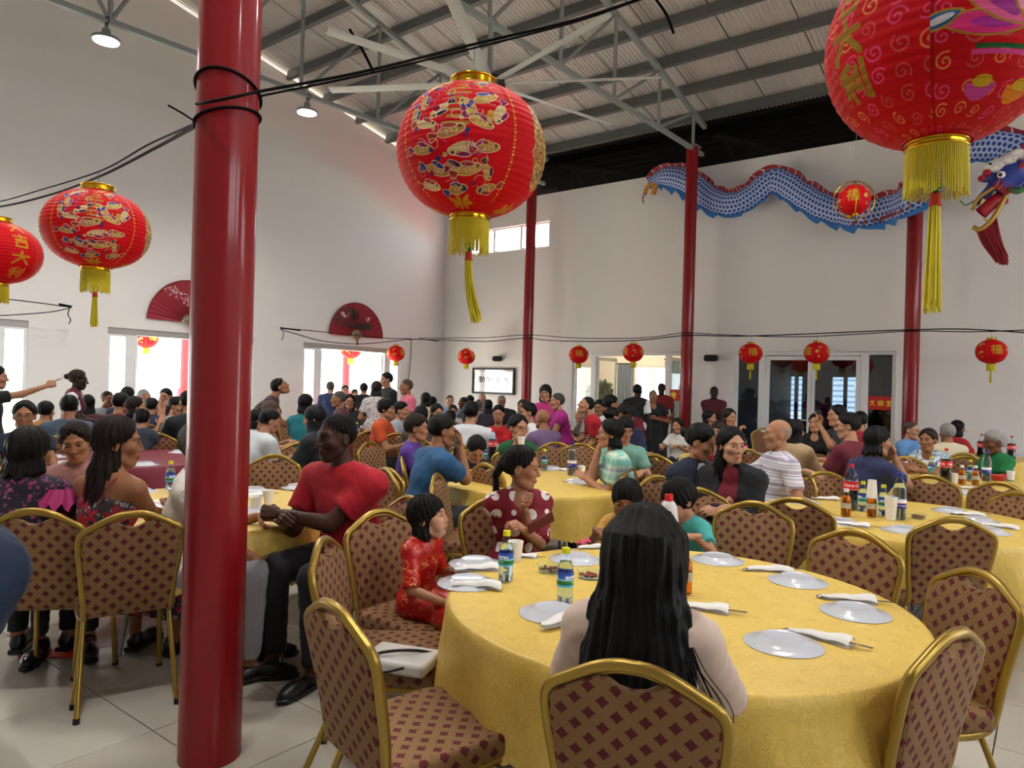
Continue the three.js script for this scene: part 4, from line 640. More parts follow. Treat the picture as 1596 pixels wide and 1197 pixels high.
// eyes: white, iris and pupil as rings of one ball; brows as short arched rods
const tint = (g, r, b, c) => { const a = new Float32Array(g.attributes.position.count * 3); for (let i = 0; i < a.length; i += 3) a.set([r, b, c], i); g.setAttribute('color', new THREE.BufferAttribute(a, 3)); return g; };
const indexed = (g) => { g = g.clone(); g.deleteAttribute('uv'); return g.index ? g : mergeVertices(g); };
const eyeGeo = (() => {
  const parts = [];
  for (const s of [-1, 1]) {
    const at = new THREE.Matrix4().makeTranslation(s * 0.032, 0.0, 0.0762), ballG = new THREE.SphereGeometry(0.0115, 20, 14); ballG.scale(1.1, 0.62, 1);
    const iris = new THREE.SphereGeometry(0.0118, 16, 6, 0, 6.3, 0, 0.62).rotateX(Math.PI / 2).scale(1, 0.8, 1), pupil = new THREE.SphereGeometry(0.012, 12, 4, 0, 6.3, 0, 0.3).rotateX(Math.PI / 2);
    parts.push([tint(indexed(ballG), 0.5, 0.46, 0.43), at], [tint(indexed(iris), 0.035, 0.018, 0.01), at], [tint(indexed(pupil), 0.004, 0.004, 0.004), at]);
    parts.push([tint(indexed(tube([[0.015, -0.0005, 0.0035], [0.006, 0.0072, 0.0098], [-0.005, 0.007, 0.0098], [-0.0155, 0.0005, 0.002]].map(([x, y, z]) => [x, y, z]), 0.0012, 10, 5)), 0.012, 0.01, 0.01), at]);
  }
  return fuse(parts);
})();
const browGeo = (thick) => merge([-1, 1].map((s) => tube([[s * 0.014, 0.02, 0.0915], [s * 0.03, 0.0265, 0.0885], [s * 0.046, 0.021, 0.0735]], thick, 10, 6).scale(1, 1, 1)));
const BROW = { male: browGeo(0.003), female: browGeo(0.0021), child: browGeo(0.0018), broad: browGeo(0.003) };
const glassesGeo = merge([-1, 1].flatMap((s) => [new THREE.TorusGeometry(0.022, 0.0014, 6, 24).scale(1.12, 0.85, 1).translate(s * 0.032, -0.002, 0.0985), rod([s * 0.056, 0.004, 0.096], [s * 0.08, 0.006, -0.005], 0.0014), rod([s * 0.08, 0.006, -0.005], [s * 0.081, -0.012, -0.02], 0.0013)]).concat([rod([-0.009, 0.002, 0.101], [0.009, 0.002, 0.101], 0.0013)]));
// hair styles in head coordinates
const hairCache = {};
function hairGeo(style, fine) {
  const key = style + fine; if (hairCache[key]) return hairCache[key];
  const bangs = /bangs/.test(style), long = /long/.test(style), bob = /bob/.test(style), bun = /bun/.test(style), pony = /pony/.test(style), curly = /curl/.test(style), crop = /crop/.test(style), fringe = /fringe/.test(style), thin = /thin/.test(style), up = /up/.test(style), veil = /veil/.test(style), cap = /cap/.test(style);
  const full = /longw/.test(style), hang = full ? -0.38 : long ? -0.33 : bob ? -0.115 : 0, t = crop ? 0.004 : thin ? 0.003 : curly ? 0.02 : up ? 0.02 : 0.013, front = cap ? 0.055 : bangs ? 0.034 : crop ? 0.072 : thin ? 0.085 : 0.058;
  const f = (x, y, z) => {
    const ax = Math.abs(x), az = Math.atan2(x, z), n = curly ? 0.007 * Math.sin(x * 190) * Math.sin(y * 170 + 1) * Math.sin(z * 180) : 0.0022 * Math.sin(az * 19 + y * 30) + 0.0016 * Math.sin(az * 41 - y * 20);
    let d = ell(x, y, z, 0, 0.03, -0.014, 0.077 + t, 0.091 + t, 0.095 + t) + n;
    if (veil) { d = Math.min(d, ell(x, y, z, 0, -0.04, 0.0, 0.085, 0.11, 0.088)); d = smin(d, ell(x, y, z, 0, -0.22, -0.01, 0.16, 0.12, 0.11), 0.06); return smax(d, -ell(x, y, z, 0, -0.02, 0.1, 0.056, 0.083, 0.06), 0.01); }
    if (fringe) return Math.max(d + 0.004, Math.max(y - 0.035 + z * 0.25, -y - 0.055 - z * 0.2), z - 0.02, -(ell(ax, y, z, 0.085, -0.01, 0.0, 0.03, 0.03, 0.022)));
    // hair line: a plane from the forehead to the nape, softened
    const ny = 0.8, nz = -0.6, part0 = !bangs && (hang || bun || pony) && !cap, fr = part0 ? 0.086 - 0.75 * Math.min(ax, 0.06) : front + 0.006 * Math.cos(ax * 60), cut = -((y - fr) * ny + (z - 0.088) * nz), nape = -(y + 0.065 + (z + 0.09) * 0.2);
    let line = Math.max(Math.min(cut, smax(z - 0.012, -y - 0.055, 0.01)), nape);
    if (bangs) line = Math.max(smin(cut, z - 0.03, 0.01), nape);
    if (!bangs && !cap) d += (t + 0.004) * Math.min(1, Math.max(0, 1 + line / 0.03)) * 0.85;
    d = smax(d, line, 0.008);
    if (hang) {
      const k = Math.max(0, -y - 0.03), w = 0.084 + (full ? 0.036 * Math.min(1, k / 0.08) + 0.035 * Math.max(0, k - 0.16) / 0.2 : long ? 0.03 * Math.min(1, k / 0.2) : 0.012 * Math.min(1, k / 0.06)) - (bob ? 0.02 * Math.max(0, (k - 0.06) / 0.06) : 0), dp = 0.062 + 0.02 * Math.min(1, k / 0.1);
      let c = Math.hypot(x / w, (z + 0.03 + 0.08 * Math.min(0.25, k)) / dp); c = (c - 1) * 0.06 + n;
      c = Math.max(c, y - 0.05, hang - y + 0.012 * Math.sin(az * 9)); c = smax(c, -Math.max(Math.abs(x) - (0.066 - 0.02 * (z < 0.02)), 0.0 - z), 0.006);
      c = smax(c, -seg(x, y, z, 0, -0.06, 0.012, 0, -0.4, -0.0, 0.048), 0.01);
      d = smin(d, c, 0.012);
    }
    if (bun) d = smin(d, ell(x, y, z, 0, up ? 0.1 : 0.025, up ? -0.06 : -0.128, 0.037, 0.035, 0.033) + n, 0.01);
    if (pony) d = smin(d, Math.min(seg(x, y, z, 0, 0.02, -0.11, 0, -0.06, -0.15, 0.026), seg(x, y, z, 0, -0.06, -0.15, 0, -0.19, -0.135, 0.018)) + n, 0.012);
    if (cap) d = Math.min(d, Math.max(ell(x, y, z, 0, 0.055, 0.09, 0.075, 0.012, 0.075), -z + 0.04));
    if (!bangs && !hang && !veil) d = smax(d, -ell(ax, y, z, 0.085, -0.01, 0.004, 0.024, 0.034, 0.026), 0.006);
    return d;
  };
  const lo = long ? -0.41 : bob ? -0.15 : pony ? -0.22 : veil ? -0.35 : -0.1, wide = veil ? 0.18 : long ? 0.18 : 0.115;
  const g = sdfMesh([-wide, lo, -0.2], [wide, 0.15, cap ? 0.18 : 0.13], fine ? 0.0045 : 0.0085, f), p = g.attributes.position, uv = new Float32Array(p.count * 2);
  for (let i = 0; i < p.count; i++) { uv[i * 2] = Math.atan2(p.getX(i), -p.getZ(i)) * 1.6; uv[i * 2 + 1] = p.getY(i) * 1.5; }
  g.setAttribute('uv', new THREE.BufferAttribute(uv, 2)); return hairCache[key] = g;
}
const longHair = (() => {            // straight hair falling over the back in one flat curtain
  const f = (x, y, z) => {
    const az = Math.atan2(x, -z - 0.02), n = 0.0016 * Math.sin(az * 17 + y * 9) + 0.0013 * Math.sin(az * 37 - y * 12) + 0.001 * Math.sin(x * 260 + y * 14);
    let d = ell(x, y, z, 0, 0.025, -0.018, 0.096, 0.112, 0.112) + n;
    const k = Math.max(0, 0.03 - y), w = 0.086 + 0.03 * Math.min(1, k / 0.14) + 0.035 * Math.max(0, Math.min(1, (k - 0.12) / 0.26)), cz = -0.024 - 0.29 * Math.min(k, 0.5), dp = 0.082 - 0.028 * Math.min(1, k / 0.25);
    let c = (Math.hypot(Math.abs(x / w) ** 1.3, (z - cz) / dp) - 1) * 0.055 + n * 1.5; c = Math.max(c, y - 0.05, -0.36 - y + 0.006 * Math.sin(x * 90) + 0.006 * Math.sin(x * 41));
    d = smin(d, c, 0.05); d = smax(d, -ell(x, y, z, 0, -0.03, 0.115, 0.072, 0.105, 0.08), 0.012);
    return smax(d, -seg(x, y, z, 0, -0.16, 0.1, 0, -0.5, 0.1, 0.1), 0.01);
  };
  const g = sdfMesh([-0.19, -0.48, -0.3], [0.19, 0.16, 0.13], 0.0055, f), p = g.attributes.position, uv = new Float32Array(p.count * 2); for (let i = 0; i < p.count; i++) { uv[i * 2] = Math.atan2(p.getX(i), -p.getZ(i) + 0.02) * 1.6; uv[i * 2 + 1] = p.getY(i) * 1.2; } g.setAttribute('uv', new THREE.BufferAttribute(uv, 2)); return g;
})();
// hands: wrist at the origin, fingers along +y, palm facing +z, thumb on +x; 0.18 m long
const HANDS = { relaxed: [0.25, 0.35, 0.3], flat: [0.05, 0.06, 0.05], grip: [0.75, 0.95, 0.6], fist: [1.35, 1.5, 0.9], curl: [0.55, 0.7, 0.5] };
const handCache = {};
function handGeo(pose, fine) {
  const key = pose + fine; if (handCache[key]) return handCache[key];
  const b = [], point = pose === 'point', bend = HANDS[pose] || HANDS.fist;
  b.push(B(V(0, -0.03, 0), V(0, 0.015, 0), 0.024, 0.026, { flat: [V(0, 0, 1), 1.35] }), B(V(-0.018, 0.035, 0), V(-0.026, 0.078, 0), 0.018, 0.0135, { k: 0.012 }), B(V(0.014, 0.035, 0), V(0.024, 0.085, 0), 0.02, 0.0135, { k: 0.012 }), B(V(0, 0.03, 0), V(0, 0.085, 0), 0.019, 0.0135, { k: 0.012 }));
  [[0.026, 0.086, 0.041, 0.0092], [0.009, 0.09, 0.046, 0.0095], [-0.009, 0.087, 0.042, 0.009], [-0.025, 0.079, 0.033, 0.0078]].forEach(([x, y, L, r], i) => {
    let p = V(x, y, 0), a = 0; const q = point && i === 0 ? [0.02, 0.05, 0.05] : bend, sp = (x - 0.0) * 1.6 * (1 - Math.min(1, q[0])), dir = () => V(Math.sin(sp), Math.cos(a) * Math.cos(sp), Math.sin(a)).normalize();
    for (let k = 0; k < 3; k++) { a += q[k] * (1 + 0.07 * i); const n = p.clone().add(dir().multiplyScalar(L * [1, 0.68, 0.52][k])); b.push(B(p, n, r * [1, 0.92, 0.84][k], r * [0.92, 0.84, 0.72][k], { k: 0.005 })); p = n; }
  });
  const c = Math.min(1, bend[0]); let p = V(0.024, 0.022, 0.006); for (const [dx, dy, dz, r0, r1] of [[0.026, 0.026, 0.012 + 0.012 * c, 0.016, 0.0115], [0.014 - 0.014 * c, 0.026, 0.006 + 0.014 * c, 0.0108, 0.0098], [0.002 - 0.02 * c, 0.024, 0.004 + 0.004 * c, 0.0098, 0.0078]]) { const n = p.clone().add(V(dx, dy, dz)); b.push(B(p, n, r0, r1, { k: 0.008 })); p = n; }
  return handCache[key] = bonesMesh(b, fine ? 0.0032 : 0.0062);
}
const shoeGeo = (() => { const s = bonesMesh([B(V(0, 0.04, -0.06), V(0, 0.035, 0.12), 0.038, 0.03, { flat: [V(0, 1, 0), 1.05], k: 0.04 }), B(V(0, 0.05, -0.05), V(0, 0.085, -0.05), 0.038, 0.036, { cut: [V(0, 0.092, 0), V(0, 1, 0)] }), B(V(0, 0.03, 0.1), V(0, 0.028, 0.17), 0.036, 0.03, { k: 0.05, flat: [V(0, 1, 0), 1.2] })], 0.009); s.translate(0, 0.008, 0); const sole = indexed(new THREE.ExtrudeGeometry(shapeOf([[-0.035, -0.1], [0.035, -0.1], [0.04, -0.03], [0.042, 0.1], [0.03, 0.18], [0, 0.205], [-0.03, 0.18], [-0.042, 0.1], [-0.04, -0.03]]), { depth: 0.018, bevelEnabled: true, bevelSize: 0.004, bevelThickness: 0.004, bevelSegments: 1, curveSegments: 3 }).rotateX(Math.PI / 2).scale(1, 1, 1).translate(0, 0.022, 0)); return fuse([[s], [sole]]); })();

const SKIN = { fair: 0xb98a6e, light: 0xaa7a5e, tan: 0x946548, brown: 0x6d432e, dark: 0x462b20, deep: 0x33201a };
const skinM = {}, skinOf = (k) => skinM[k] ??= phys(SKIN[k], 0.5, { vertexColors: true, specularIntensity: 0.5 });
const strandTex = texture(canvas(256, 64, (c, w, h) => { const r = mulberry(8); c.fillStyle = '#777'; c.fillRect(0, 0, w, h); for (let x = 0; x < w; x += 1) { const v = Math.floor(r() * 255); c.fillStyle = 'rgba(' + v + ',' + v + ',' + v + ',0.7)'; c.fillRect(x, 0, 1, h); } }), false);
const hairM = {}, hairOf = (c) => hairM[c] ??= phys(c, 0.38, { bumpMap: strandTex, bumpScale: 0.0012, specularIntensity: 0.35 });
const clothM = {}, weave = noiseTex(10, 10), clothOf = (c) => (c.isMaterial ? c : clothM[c] ??= phys(c, 0.85, { bumpMap: weave, bumpScale: 0.001, sheen: 0.15, sheenRoughness: 0.6, sheenColor: new THREE.Color(1, 1, 1) }));
const eyeM = mat(0xffffff, 0.15, { vertexColors: true });
const browM = hairOf(0x17110e), shoeBlack = phys(0x0d0e10, 0.35);

// two-bone reach: returns the middle joint
function bend(a, target, l1, l2, pole) {
  const d = target.clone().sub(a), D = Math.min(d.length(), (l1 + l2) * 0.995), u = d.clone().normalize(), x = (l1 * l1 - l2 * l2 + D * D) / (2 * D), h = Math.sqrt(Math.max(0, l1 * l1 - x * x)), w = pole.clone().addScaledVector(u, -pole.dot(u)).normalize();
  return { mid: a.clone().addScaledVector(u, x).addScaledVector(w, h), end: a.clone().addScaledVector(u, D) };
}
const people = [], spots = [], seats = [];
function person(px, py, o) {
  // o: d depth, sit, f facing (0 = to the camera, 90 = picture right), head [yaw, pitch, roll], lean, side, L, R arms, skin, sex, hair, hairC, top, sleeve, legs, s scale
  const sit = o.sit !== false, lean = R(o.lean ?? (sit ? 8 : 2)), kid = o.sex === 'child', fine = o.fine ?? o.d < 4.6, cell = o.d < 3.4 ? 0.0125 : o.d < 6 ? 0.017 : 0.025, w = o.w ?? (o.sex === 'female' ? 0.92 : kid ? 0.9 : 1);
  let d = o.d; if (!d) { const r = ray(px, py); d = ((o.h ?? (sit ? 1.18 : 1.55)) - EYE) / r.y; }
  if (d > 6.3) {                                          // step along the sight line until nobody else, no column and no table middle is in the way
    const free = (q) => { const p = along(px, py, q); return !spots.some((o2) => Math.hypot(p.x - o2[0], p.z - o2[1]) < o2[2]) && !COL.some(([x, z]) => Math.hypot(p.x - x, p.z - z) < 0.45) && (o.out || (p.z > BZ + 0.35 && p.x > LX + 0.4)); };
    for (let k = 0; k < 40; k++) { const q = d + 0.09 * Math.ceil(k / 2) * (k % 2 ? 1 : -1); if (q > 6 && free(q)) { d = q; break; } }
  }
  { const p = along(px, py, d); spots.push([p.x, p.z, 0.5]); }
  const H = along(px, py, d), seat = o.seat ?? 0.5, hipY0 = sit ? seat + 0.085 * (kid ? 0.8 : 1) : 0;
  let s = o.s ?? (sit ? (H.y - hipY0) / (0.645 * Math.cos(lean * 0.85)) : H.y / (1.585 * (1 - 0.42 * (1 - Math.cos(lean)))));
  s = Math.min(1.22, Math.max(0.5, s)); const hipY = sit ? hipY0 : H.y - 0.645 * s * Math.cos(lean * 0.85), hs = o.hs ?? (kid ? Math.max(0.86, 0.45 + s * 0.55) : 0.5 + 0.5 * s);
  const yaw = Math.atan2(-H.x, -H.z) + R(o.f), u = V(Math.sin(R(o.side ?? 0)), Math.cos(lean), Math.sin(lean)).normalize();
  const P = V(0, hipY, 0), at = (t) => P.clone().addScaledVector(u, t * s), C = at(0.29), N = at(0.465), nd = V(u.x * 0.5, Math.cos(lean * 0.45), Math.sin(lean * 0.45) + 0.12).normalize(), Hc = N.clone().addScaledVector(nd, 0.165 * (0.4 * s + 0.6 * hs)).add(V(0, 0, 0.012));
  const lat = V(1, 0, 0), fw = V(0, -Math.sin(lean), Math.cos(lean));
  const t = thing('person', o.label, 'person'), fx = Hc.clone().applyAxisAngle(V(0, 1, 0), yaw);
  t.position.set(H.x - fx.x, 0, H.z - fx.z); t.rotation.y = yaw; const dy = H.y - Hc.y;   // remaining height difference goes into the neck
  if (Math.abs(dy) < 0.12) Hc.y += dy; if (o.group) t.userData.group = o.group;
  const fem = o.sex === 'female', sh = 0.185 * s * w, r = s * w, body = [], top = [], low = [], g = 0.011 * s + 0.002;
  const S = [-1, 1].map((k) => N.clone().addScaledVector(u, -0.05 * s).addScaledVector(lat, k * sh * (fem ? 0.92 : 1)));
  const torso = (e, list) => {
    list.push(B(P.clone().add(V(-0.075 * r, 0.0, 0)), P.clone().add(V(0.075 * r, 0.0, 0)), 0.105 * r + e, null, { k: 0.06 }));
    list.push(B(P, C, (0.118 + (o.belly ?? 0)) * r + e, 0.112 * r + e, { flat: [fw, o.belly ? 1.0 : 1.22], k: 0.07 }));
    for (const k of [-1, 1]) list.push(B(C.clone().addScaledVector(lat, k * 0.06 * r), at(0.4).addScaledVector(lat, k * 0.075 * r), 0.098 * r + e, 0.088 * r + e, { flat: [fw, 1.12], k: 0.06 }));
    list.push(B(at(0.445), S[0], 0.062 * s + e, 0.058 * r + e, { k: 0.05 }), B(at(0.445), S[1], 0.062 * s + e, 0.058 * r + e, { k: 0.05 }));
    if (fem) for (const k of [-1, 1]) list.push(B(at(0.32).addScaledVector(lat, k * 0.068 * r).addScaledVector(fw, 0.078 * r), at(0.31).addScaledVector(lat, k * 0.07 * r).addScaledVector(fw, 0.085 * r), 0.052 * r + e, null, { k: 0.05 }));
  };
  torso(0, body);
  body.push(B(at(0.42), Hc.clone().addScaledVector(nd, -0.07 * hs).add(V(0, 0, -0.012)), 0.064 * (fem ? 0.86 : 1) * (0.4 * s + 0.6 * hs), 0.054 * (fem ? 0.86 : 1) * hs, { k: 0.035 }));
  torso(g, top); if (!o.tuck) { top[0].ra += 0.013; top[0].rb += 0.013; top[1].ra += 0.01; }
  // arms
  const arms = { L: 1, R: -1 }, hands = [], sleeve = o.sleeve ?? 'short';
  for (const [key, k] of Object.entries(arms)) {
    let spec = o[key] ?? (sit ? 'table' : 'hang'), hand = 'relaxed', pole = V(k * 0.7, -1, -0.5), up = null;
    if (Array.isArray(spec)) { if (spec[3]) hand = spec[3]; if (spec[4]) pole = V(...spec[4]); if (spec[5]) up = V(...spec[5]); }
    const a = S[k < 0 ? 0 : 1], T = spec === 'table' ? V(k * 0.13, 0.815, 0.4 * s + 0.1 * Math.sin(lean)) : spec === 'lap' ? V(k * 0.1, hipY + 0.14, 0.26 * s) : spec === 'hang' ? a.clone().add(V(k * 0.07, -0.53 * s, 0.04)) : spec === 'chin' ? Hc.clone().add(V(k * 0.035, -0.15 * hs, 0.085)) : spec === 'mouth' ? Hc.clone().add(V(k * 0.03, -0.12 * hs, 0.14)) : spec === 'cross' ? V(-k * 0.06, hipY + 0.2 * s, 0.26 * s) : V(spec[0] * k, spec[1], spec[2]);
    if (spec === 'chin' || spec === 'mouth') hand = 'curl';
    const { mid, end } = bend(a, T, 0.285 * s, 0.25 * s, pole), fa = end.clone().sub(mid).normalize();
    body.push(B(a, mid, 0.05 * r, 0.04 * r, { k: 0.025 }), B(mid, end, 0.042 * r, 0.027 * (0.4 + 0.6 * r), { k: 0.02 }));
    if (sleeve !== 'none') {
      const q = { short: 0.66, elbow: 0.97, cap: 0.36 }[sleeve] ?? 1, e1 = a.clone().lerp(mid, q), n1 = mid.clone().sub(a).normalize(), loose = sleeve === 'long' ? 0.4 : 1;
      top.push(B(a, e1.clone().addScaledVector(n1, 0.02), 0.054 * r + g, (0.05 * r + g + 0.006 * loose), { k: 0.035, cut: sleeve === 'long' ? undefined : [e1, n1] }));
      if (sleeve === 'long') top.push(B(mid, end, 0.047 * r + g, 0.033 * r + g * 0.6, { k: 0.03, cut: [end.clone().addScaledVector(fa, -0.012), fa] }));
    }
    // hand basis: y along the forearm, palm towards -up by default facing the body or the table
    const yv = (up ? fa.clone().lerp(up, 0.7) : spec === 'table' ? V(fa.x * 0.8 - k * 0.15, -0.02, fa.z) : fa.clone()).normalize(), want = spec === 'table' || spec === 'lap' ? V(0, -1, 0) : spec === 'chin' || spec === 'mouth' ? V(0, 0.1, -1) : V(-k, -0.15, 0.25), zv = want.addScaledVector(yv, -want.dot(yv)).normalize(), xv = yv.clone().cross(zv);
    const m = new THREE.Matrix4().makeBasis(xv.multiplyScalar(k < 0 ? 1 : 1), yv, zv); const hsz = (0.3 * s + 0.7 * hs) * (fem ? 0.92 : 1); const mirror = V(0, 0, 0).crossVectors(yv, zv); void mirror;
    // the thumb lies on the inner side: for palms down, the right hand's thumb points left
    const side = k > 0 ? -1 : 1;
    m.multiply(new THREE.Matrix4().makeScale(side * hsz, hsz, hsz)).setPosition(end); hands.push([hand, m]); (t.userData.ends ??= {})[key] = end;
  }
  // legs
  const legM = clothOf(o.legsC ?? 0x1b1d24), kind = o.legs ?? 'trousers', lg = 0.42 * Math.min(1.08, s);
  for (const k of [-1, 1]) {
    const hip = P.clone().add(V(k * 0.085 * r, -0.015, 0)); let knee, ankle;
    if (sit) { knee = hip.clone().add(V(k * 0.05, 0.0, lg)); const lo = Math.max(0.1, knee.y - 0.42 * s); ankle = V(knee.x, kid ? lo : 0.1, knee.z - 0.02 + (o.feet ?? 0)); if (o.knee) { knee.x += k * o.knee; ankle.x += k * o.knee; } }
    else { const st = (o.step ?? 0.03) * k; ankle = V(hip.x + k * 0.02, 0.1, st); const q = bend(hip, ankle, hipY * 0.49, hipY * 0.46, V(0, 0, 1)); knee = q.mid; }
    body.push(B(hip, knee, 0.085 * r, 0.055 * r, { k: 0.03 }), B(knee, ankle, 0.055 * r, 0.036 * r, { k: 0.02 }), B(ankle.clone().add(V(0, -0.04, 0)), ankle.clone().add(V(0, -0.055, 0.12)), 0.036, 0.026, { k: 0.02 }));
    const dn = ankle.clone().sub(knee).normalize(), cutAt = kind === 'shorts' ? knee.clone().addScaledVector(dn, -0.04) : ankle.clone().addScaledVector(dn, -0.02);
    if (kind === 'trousers' || kind === 'shorts') {
      low.push(B(hip, knee, 0.093 * r + (o.loose ?? 0) * 0.6, 0.068 * r + (o.loose ?? 0), { k: 0.05 })); if (kind === 'trousers') low.push(B(knee, ankle.clone().add(V(0, 0, 0)), 0.066 * r + (o.loose ?? 0), 0.052 * r + (o.loose ?? 0), { k: 0.02, cut: [cutAt, dn] }));
    } else {
      const hem = kind === 'dress' ? 0.75 : 0.2; low.push(B(hip, knee, 0.115 * r, 0.1 * r, { k: 0.09 })); low.push(B(knee, knee.clone().lerp(ankle, hem), 0.1 * r, 0.115 * r, { k: 0.1, cut: [knee.clone().lerp(ankle, hem), dn] }));
    }
    const shoe = part('shoe', shoeGeo, o.shoe ? clothOf(o.shoe) : shoeBlack, t); shoe.position.set(ankle.x, Math.max(0.002, ankle.y - 0.1), ankle.z + 0.05); shoe.rotation.y = k * 0.15; shoe.scale.setScalar(kid ? 0.72 : 1);
  }
  torso(0.003 * s + (o.loose ?? 0) * 0.35, low); low.splice(-4 - (fem ? 2 : 0));            // trousers: pelvis and waist only
  low.forEach((b) => { if (b.flat) { b.b = at(0.1); } });
  // head
  const [hy, hp, hr] = o.head ?? [0, 0, 0], hq = new THREE.Quaternion().setFromEuler(new THREE.Euler(R(hp), R(hy), R(hr), 'YXZ')), hm = new THREE.Matrix4().compose(Hc, hq, V(hs, hs, hs)), hk = kid ? 'child' : o.face ?? (fem ? 'female' : 'male');
  const skin = skinOf(o.skin ?? 'light');
  part('body', fuse([[bonesMesh(body, cell)], [headGeo(hk, fine, o.beard), hm], ...hands.map(([h, m]) => [handGeo(h, fine), m])]), skin, t);
  const onHead = (n, geo, m) => { const x = part(n, geo, m, t); x.position.copy(Hc); x.quaternion.copy(hq); x.scale.setScalar(hs); return x; };
  if (o.hair !== 'bald') onHead('hair', o.hairGeo ?? hairGeo(o.hair ?? 'short', fine), hairOf(o.hairC ?? 0x080707));
  const seen = Math.cos(R(o.f + hy)) > -0.35; if (seen) { onHead('eyes', eyeGeo, eyeM); onHead('eyebrows', BROW[hk], o.browC ? hairOf(o.browC) : browM); }
  if (o.glasses) onHead('glasses', glassesGeo, M.black);
  // clothes
  if (o.scoop) top.push(B(N.clone().addScaledVector(fw, 0.09 * s), at(0.43).addScaledVector(fw, 0.16 * s), 0.07 * s * o.scoop, null, { sub: true, k: 0.015 }));
  if (o.strap) { const c = [at(0.345).addScaledVector(fw, -0.06), u.clone().addScaledVector(fw, 0.32).normalize()]; for (const b of top) b.cut = c; for (const k of [-1, 1]) part('strap', tube([at(0.34).addScaledVector(fw, -0.125 * r).addScaledVector(lat, k * 0.05), at(0.43).addScaledVector(fw, -0.1 * r).addScaledVector(lat, k * 0.075), at(0.49).addScaledVector(lat, k * 0.095), at(0.42).addScaledVector(fw, 0.11 * r).addScaledVector(lat, k * 0.085), at(0.36).addScaledVector(fw, 0.14 * r).addScaledVector(lat, k * 0.07)], 0.004, 24, 6), clothOf(o.strap), t); }
  const topM = clothOf(o.top ?? 0x999999), pat = !!topM.map;
  const garment = part(o.topName ?? (kind === 'dress' ? 'dress_top' : 'shirt'), bonesMesh(top, cell * 0.9, pat, fine ? 0.0035 : 0.004), topM, t);
  if (low.length) { const lm = kind === 'dress' ? topM : legM; part(kind === 'dress' || kind === 'skirt' ? 'skirt' : kind, bonesMesh(low, cell, !!lm.map, fine ? 0.004 : 0.003), lm, t); }
  if (o.vest) { const v = []; torso(g * 1.9, v); v.forEach((b) => (b.cut = undefined)); v.push(B(N.clone().addScaledVector(fw, 0.1 * s), at(0.3).addScaledVector(fw, 0.15 * s), 0.055 * s, 0.03 * s, { sub: true, k: 0.01 })); for (const k of [0, 1]) v.push(B(S[k].clone().addScaledVector(lat, (k ? 1 : -1) * 0.06), S[k].clone().addScaledVector(lat, (k ? 1 : -1) * 0.06).addScaledVector(u, -0.1), 0.075 * s, null, { sub: true, k: 0.01 })); part('vest', bonesMesh(v, cell * 0.9), clothOf(o.vest), t); }
  if (o.jacket) { const v = []; torso(g * 2, v); for (const [key, k] of Object.entries(arms)) { const a = S[k < 0 ? 0 : 1], e = t.userData.ends[key], q = body.find((b) => b.b === e); v.push(B(a, q.a, 0.064 * r + g, 0.058 * r + g, { k: 0.04 }), B(q.a, e, 0.056 * r + g, 0.042 * r + g, { k: 0.03, cut: [e.clone().addScaledVector(e.clone().sub(q.a).normalize(), -0.01), e.clone().sub(q.a).normalize()] })); } v.push(B(N.clone().addScaledVector(fw, 0.1 * s), at(0.08).addScaledVector(fw, 0.2 * s), 0.06 * s, 0.05 * s, { sub: true, k: 0.02, flat: [fw, 0.6] })); part('jacket', bonesMesh(v, cell * 0.9, false, 0.003), clothOf(o.jacket), t); }
  if (o.collar) { const c = new THREE.TorusGeometry(0.066 * s * (fem ? 0.9 : 1), 0.013 * s, 8, 28, 5.4).rotateZ(1.57 - 2.7 + Math.PI).rotateX(Math.PI / 2).scale(1, 1.5, 1.05), m = part('collar', c, o.collar === true ? topM : clothOf(o.collar), t); m.position.copy(N).addScaledVector(u, 0.0).add(V(0, 0.012 * s, 0.008)); m.rotation.x = lean + 0.25; }
  delete t.userData.ends; Object.assign(t.userData, {}); people.push(t); if (sit && d > 4.6 && d < 9.5) seats.push([t, o.label]); t.ends = { Hc, hq, hs, N, P, at, fw, lat, S, s, yaw };
  const wheres = (v) => t.localToWorld(v.clone()); t.updateMatrixWorld(true); t.at = wheres; return t;
}
// ---------- printed fabrics ----------
const fabric = (size, w, draw, rough = 0.8) => phys(0xffffff, rough, { map: texture(canvas(512, 512, draw), true, 1 / size, 1 / size), bumpMap: weave, bumpScale: 0.0008 });
const wrapDraw = (c, w, x, y, f) => { for (const dx of [-w, 0, w]) for (const dy of [-w, 0, w]) { c.save(); c.translate(x + dx, y + dy); f(c); c.restore(); } };
const flowers = (base, list, n, seed, rmin, rmax) => (c, w) => { c.fillStyle = base; c.fillRect(0, 0, w, w); const r = mulberry(seed); for (let i = 0; i < n; i++) { const col = list[Math.floor(r() * list.length)], R0 = rmin + r() * (rmax - rmin), a = r() * 6, k = 4 + Math.floor(r() * 3); wrapDraw(c, w, r() * w, r() * w, (q) => { q.fillStyle = col; for (let j = 0; j < k; j++) { q.beginPath(); q.ellipse(Math.cos(a + j * 6.283 / k) * R0 * 0.6, Math.sin(a + j * 6.283 / k) * R0 * 0.6, R0 * 0.5, R0 * 0.28, a + j * 6.283 / k, 0, 7); q.fill(); } }); } };
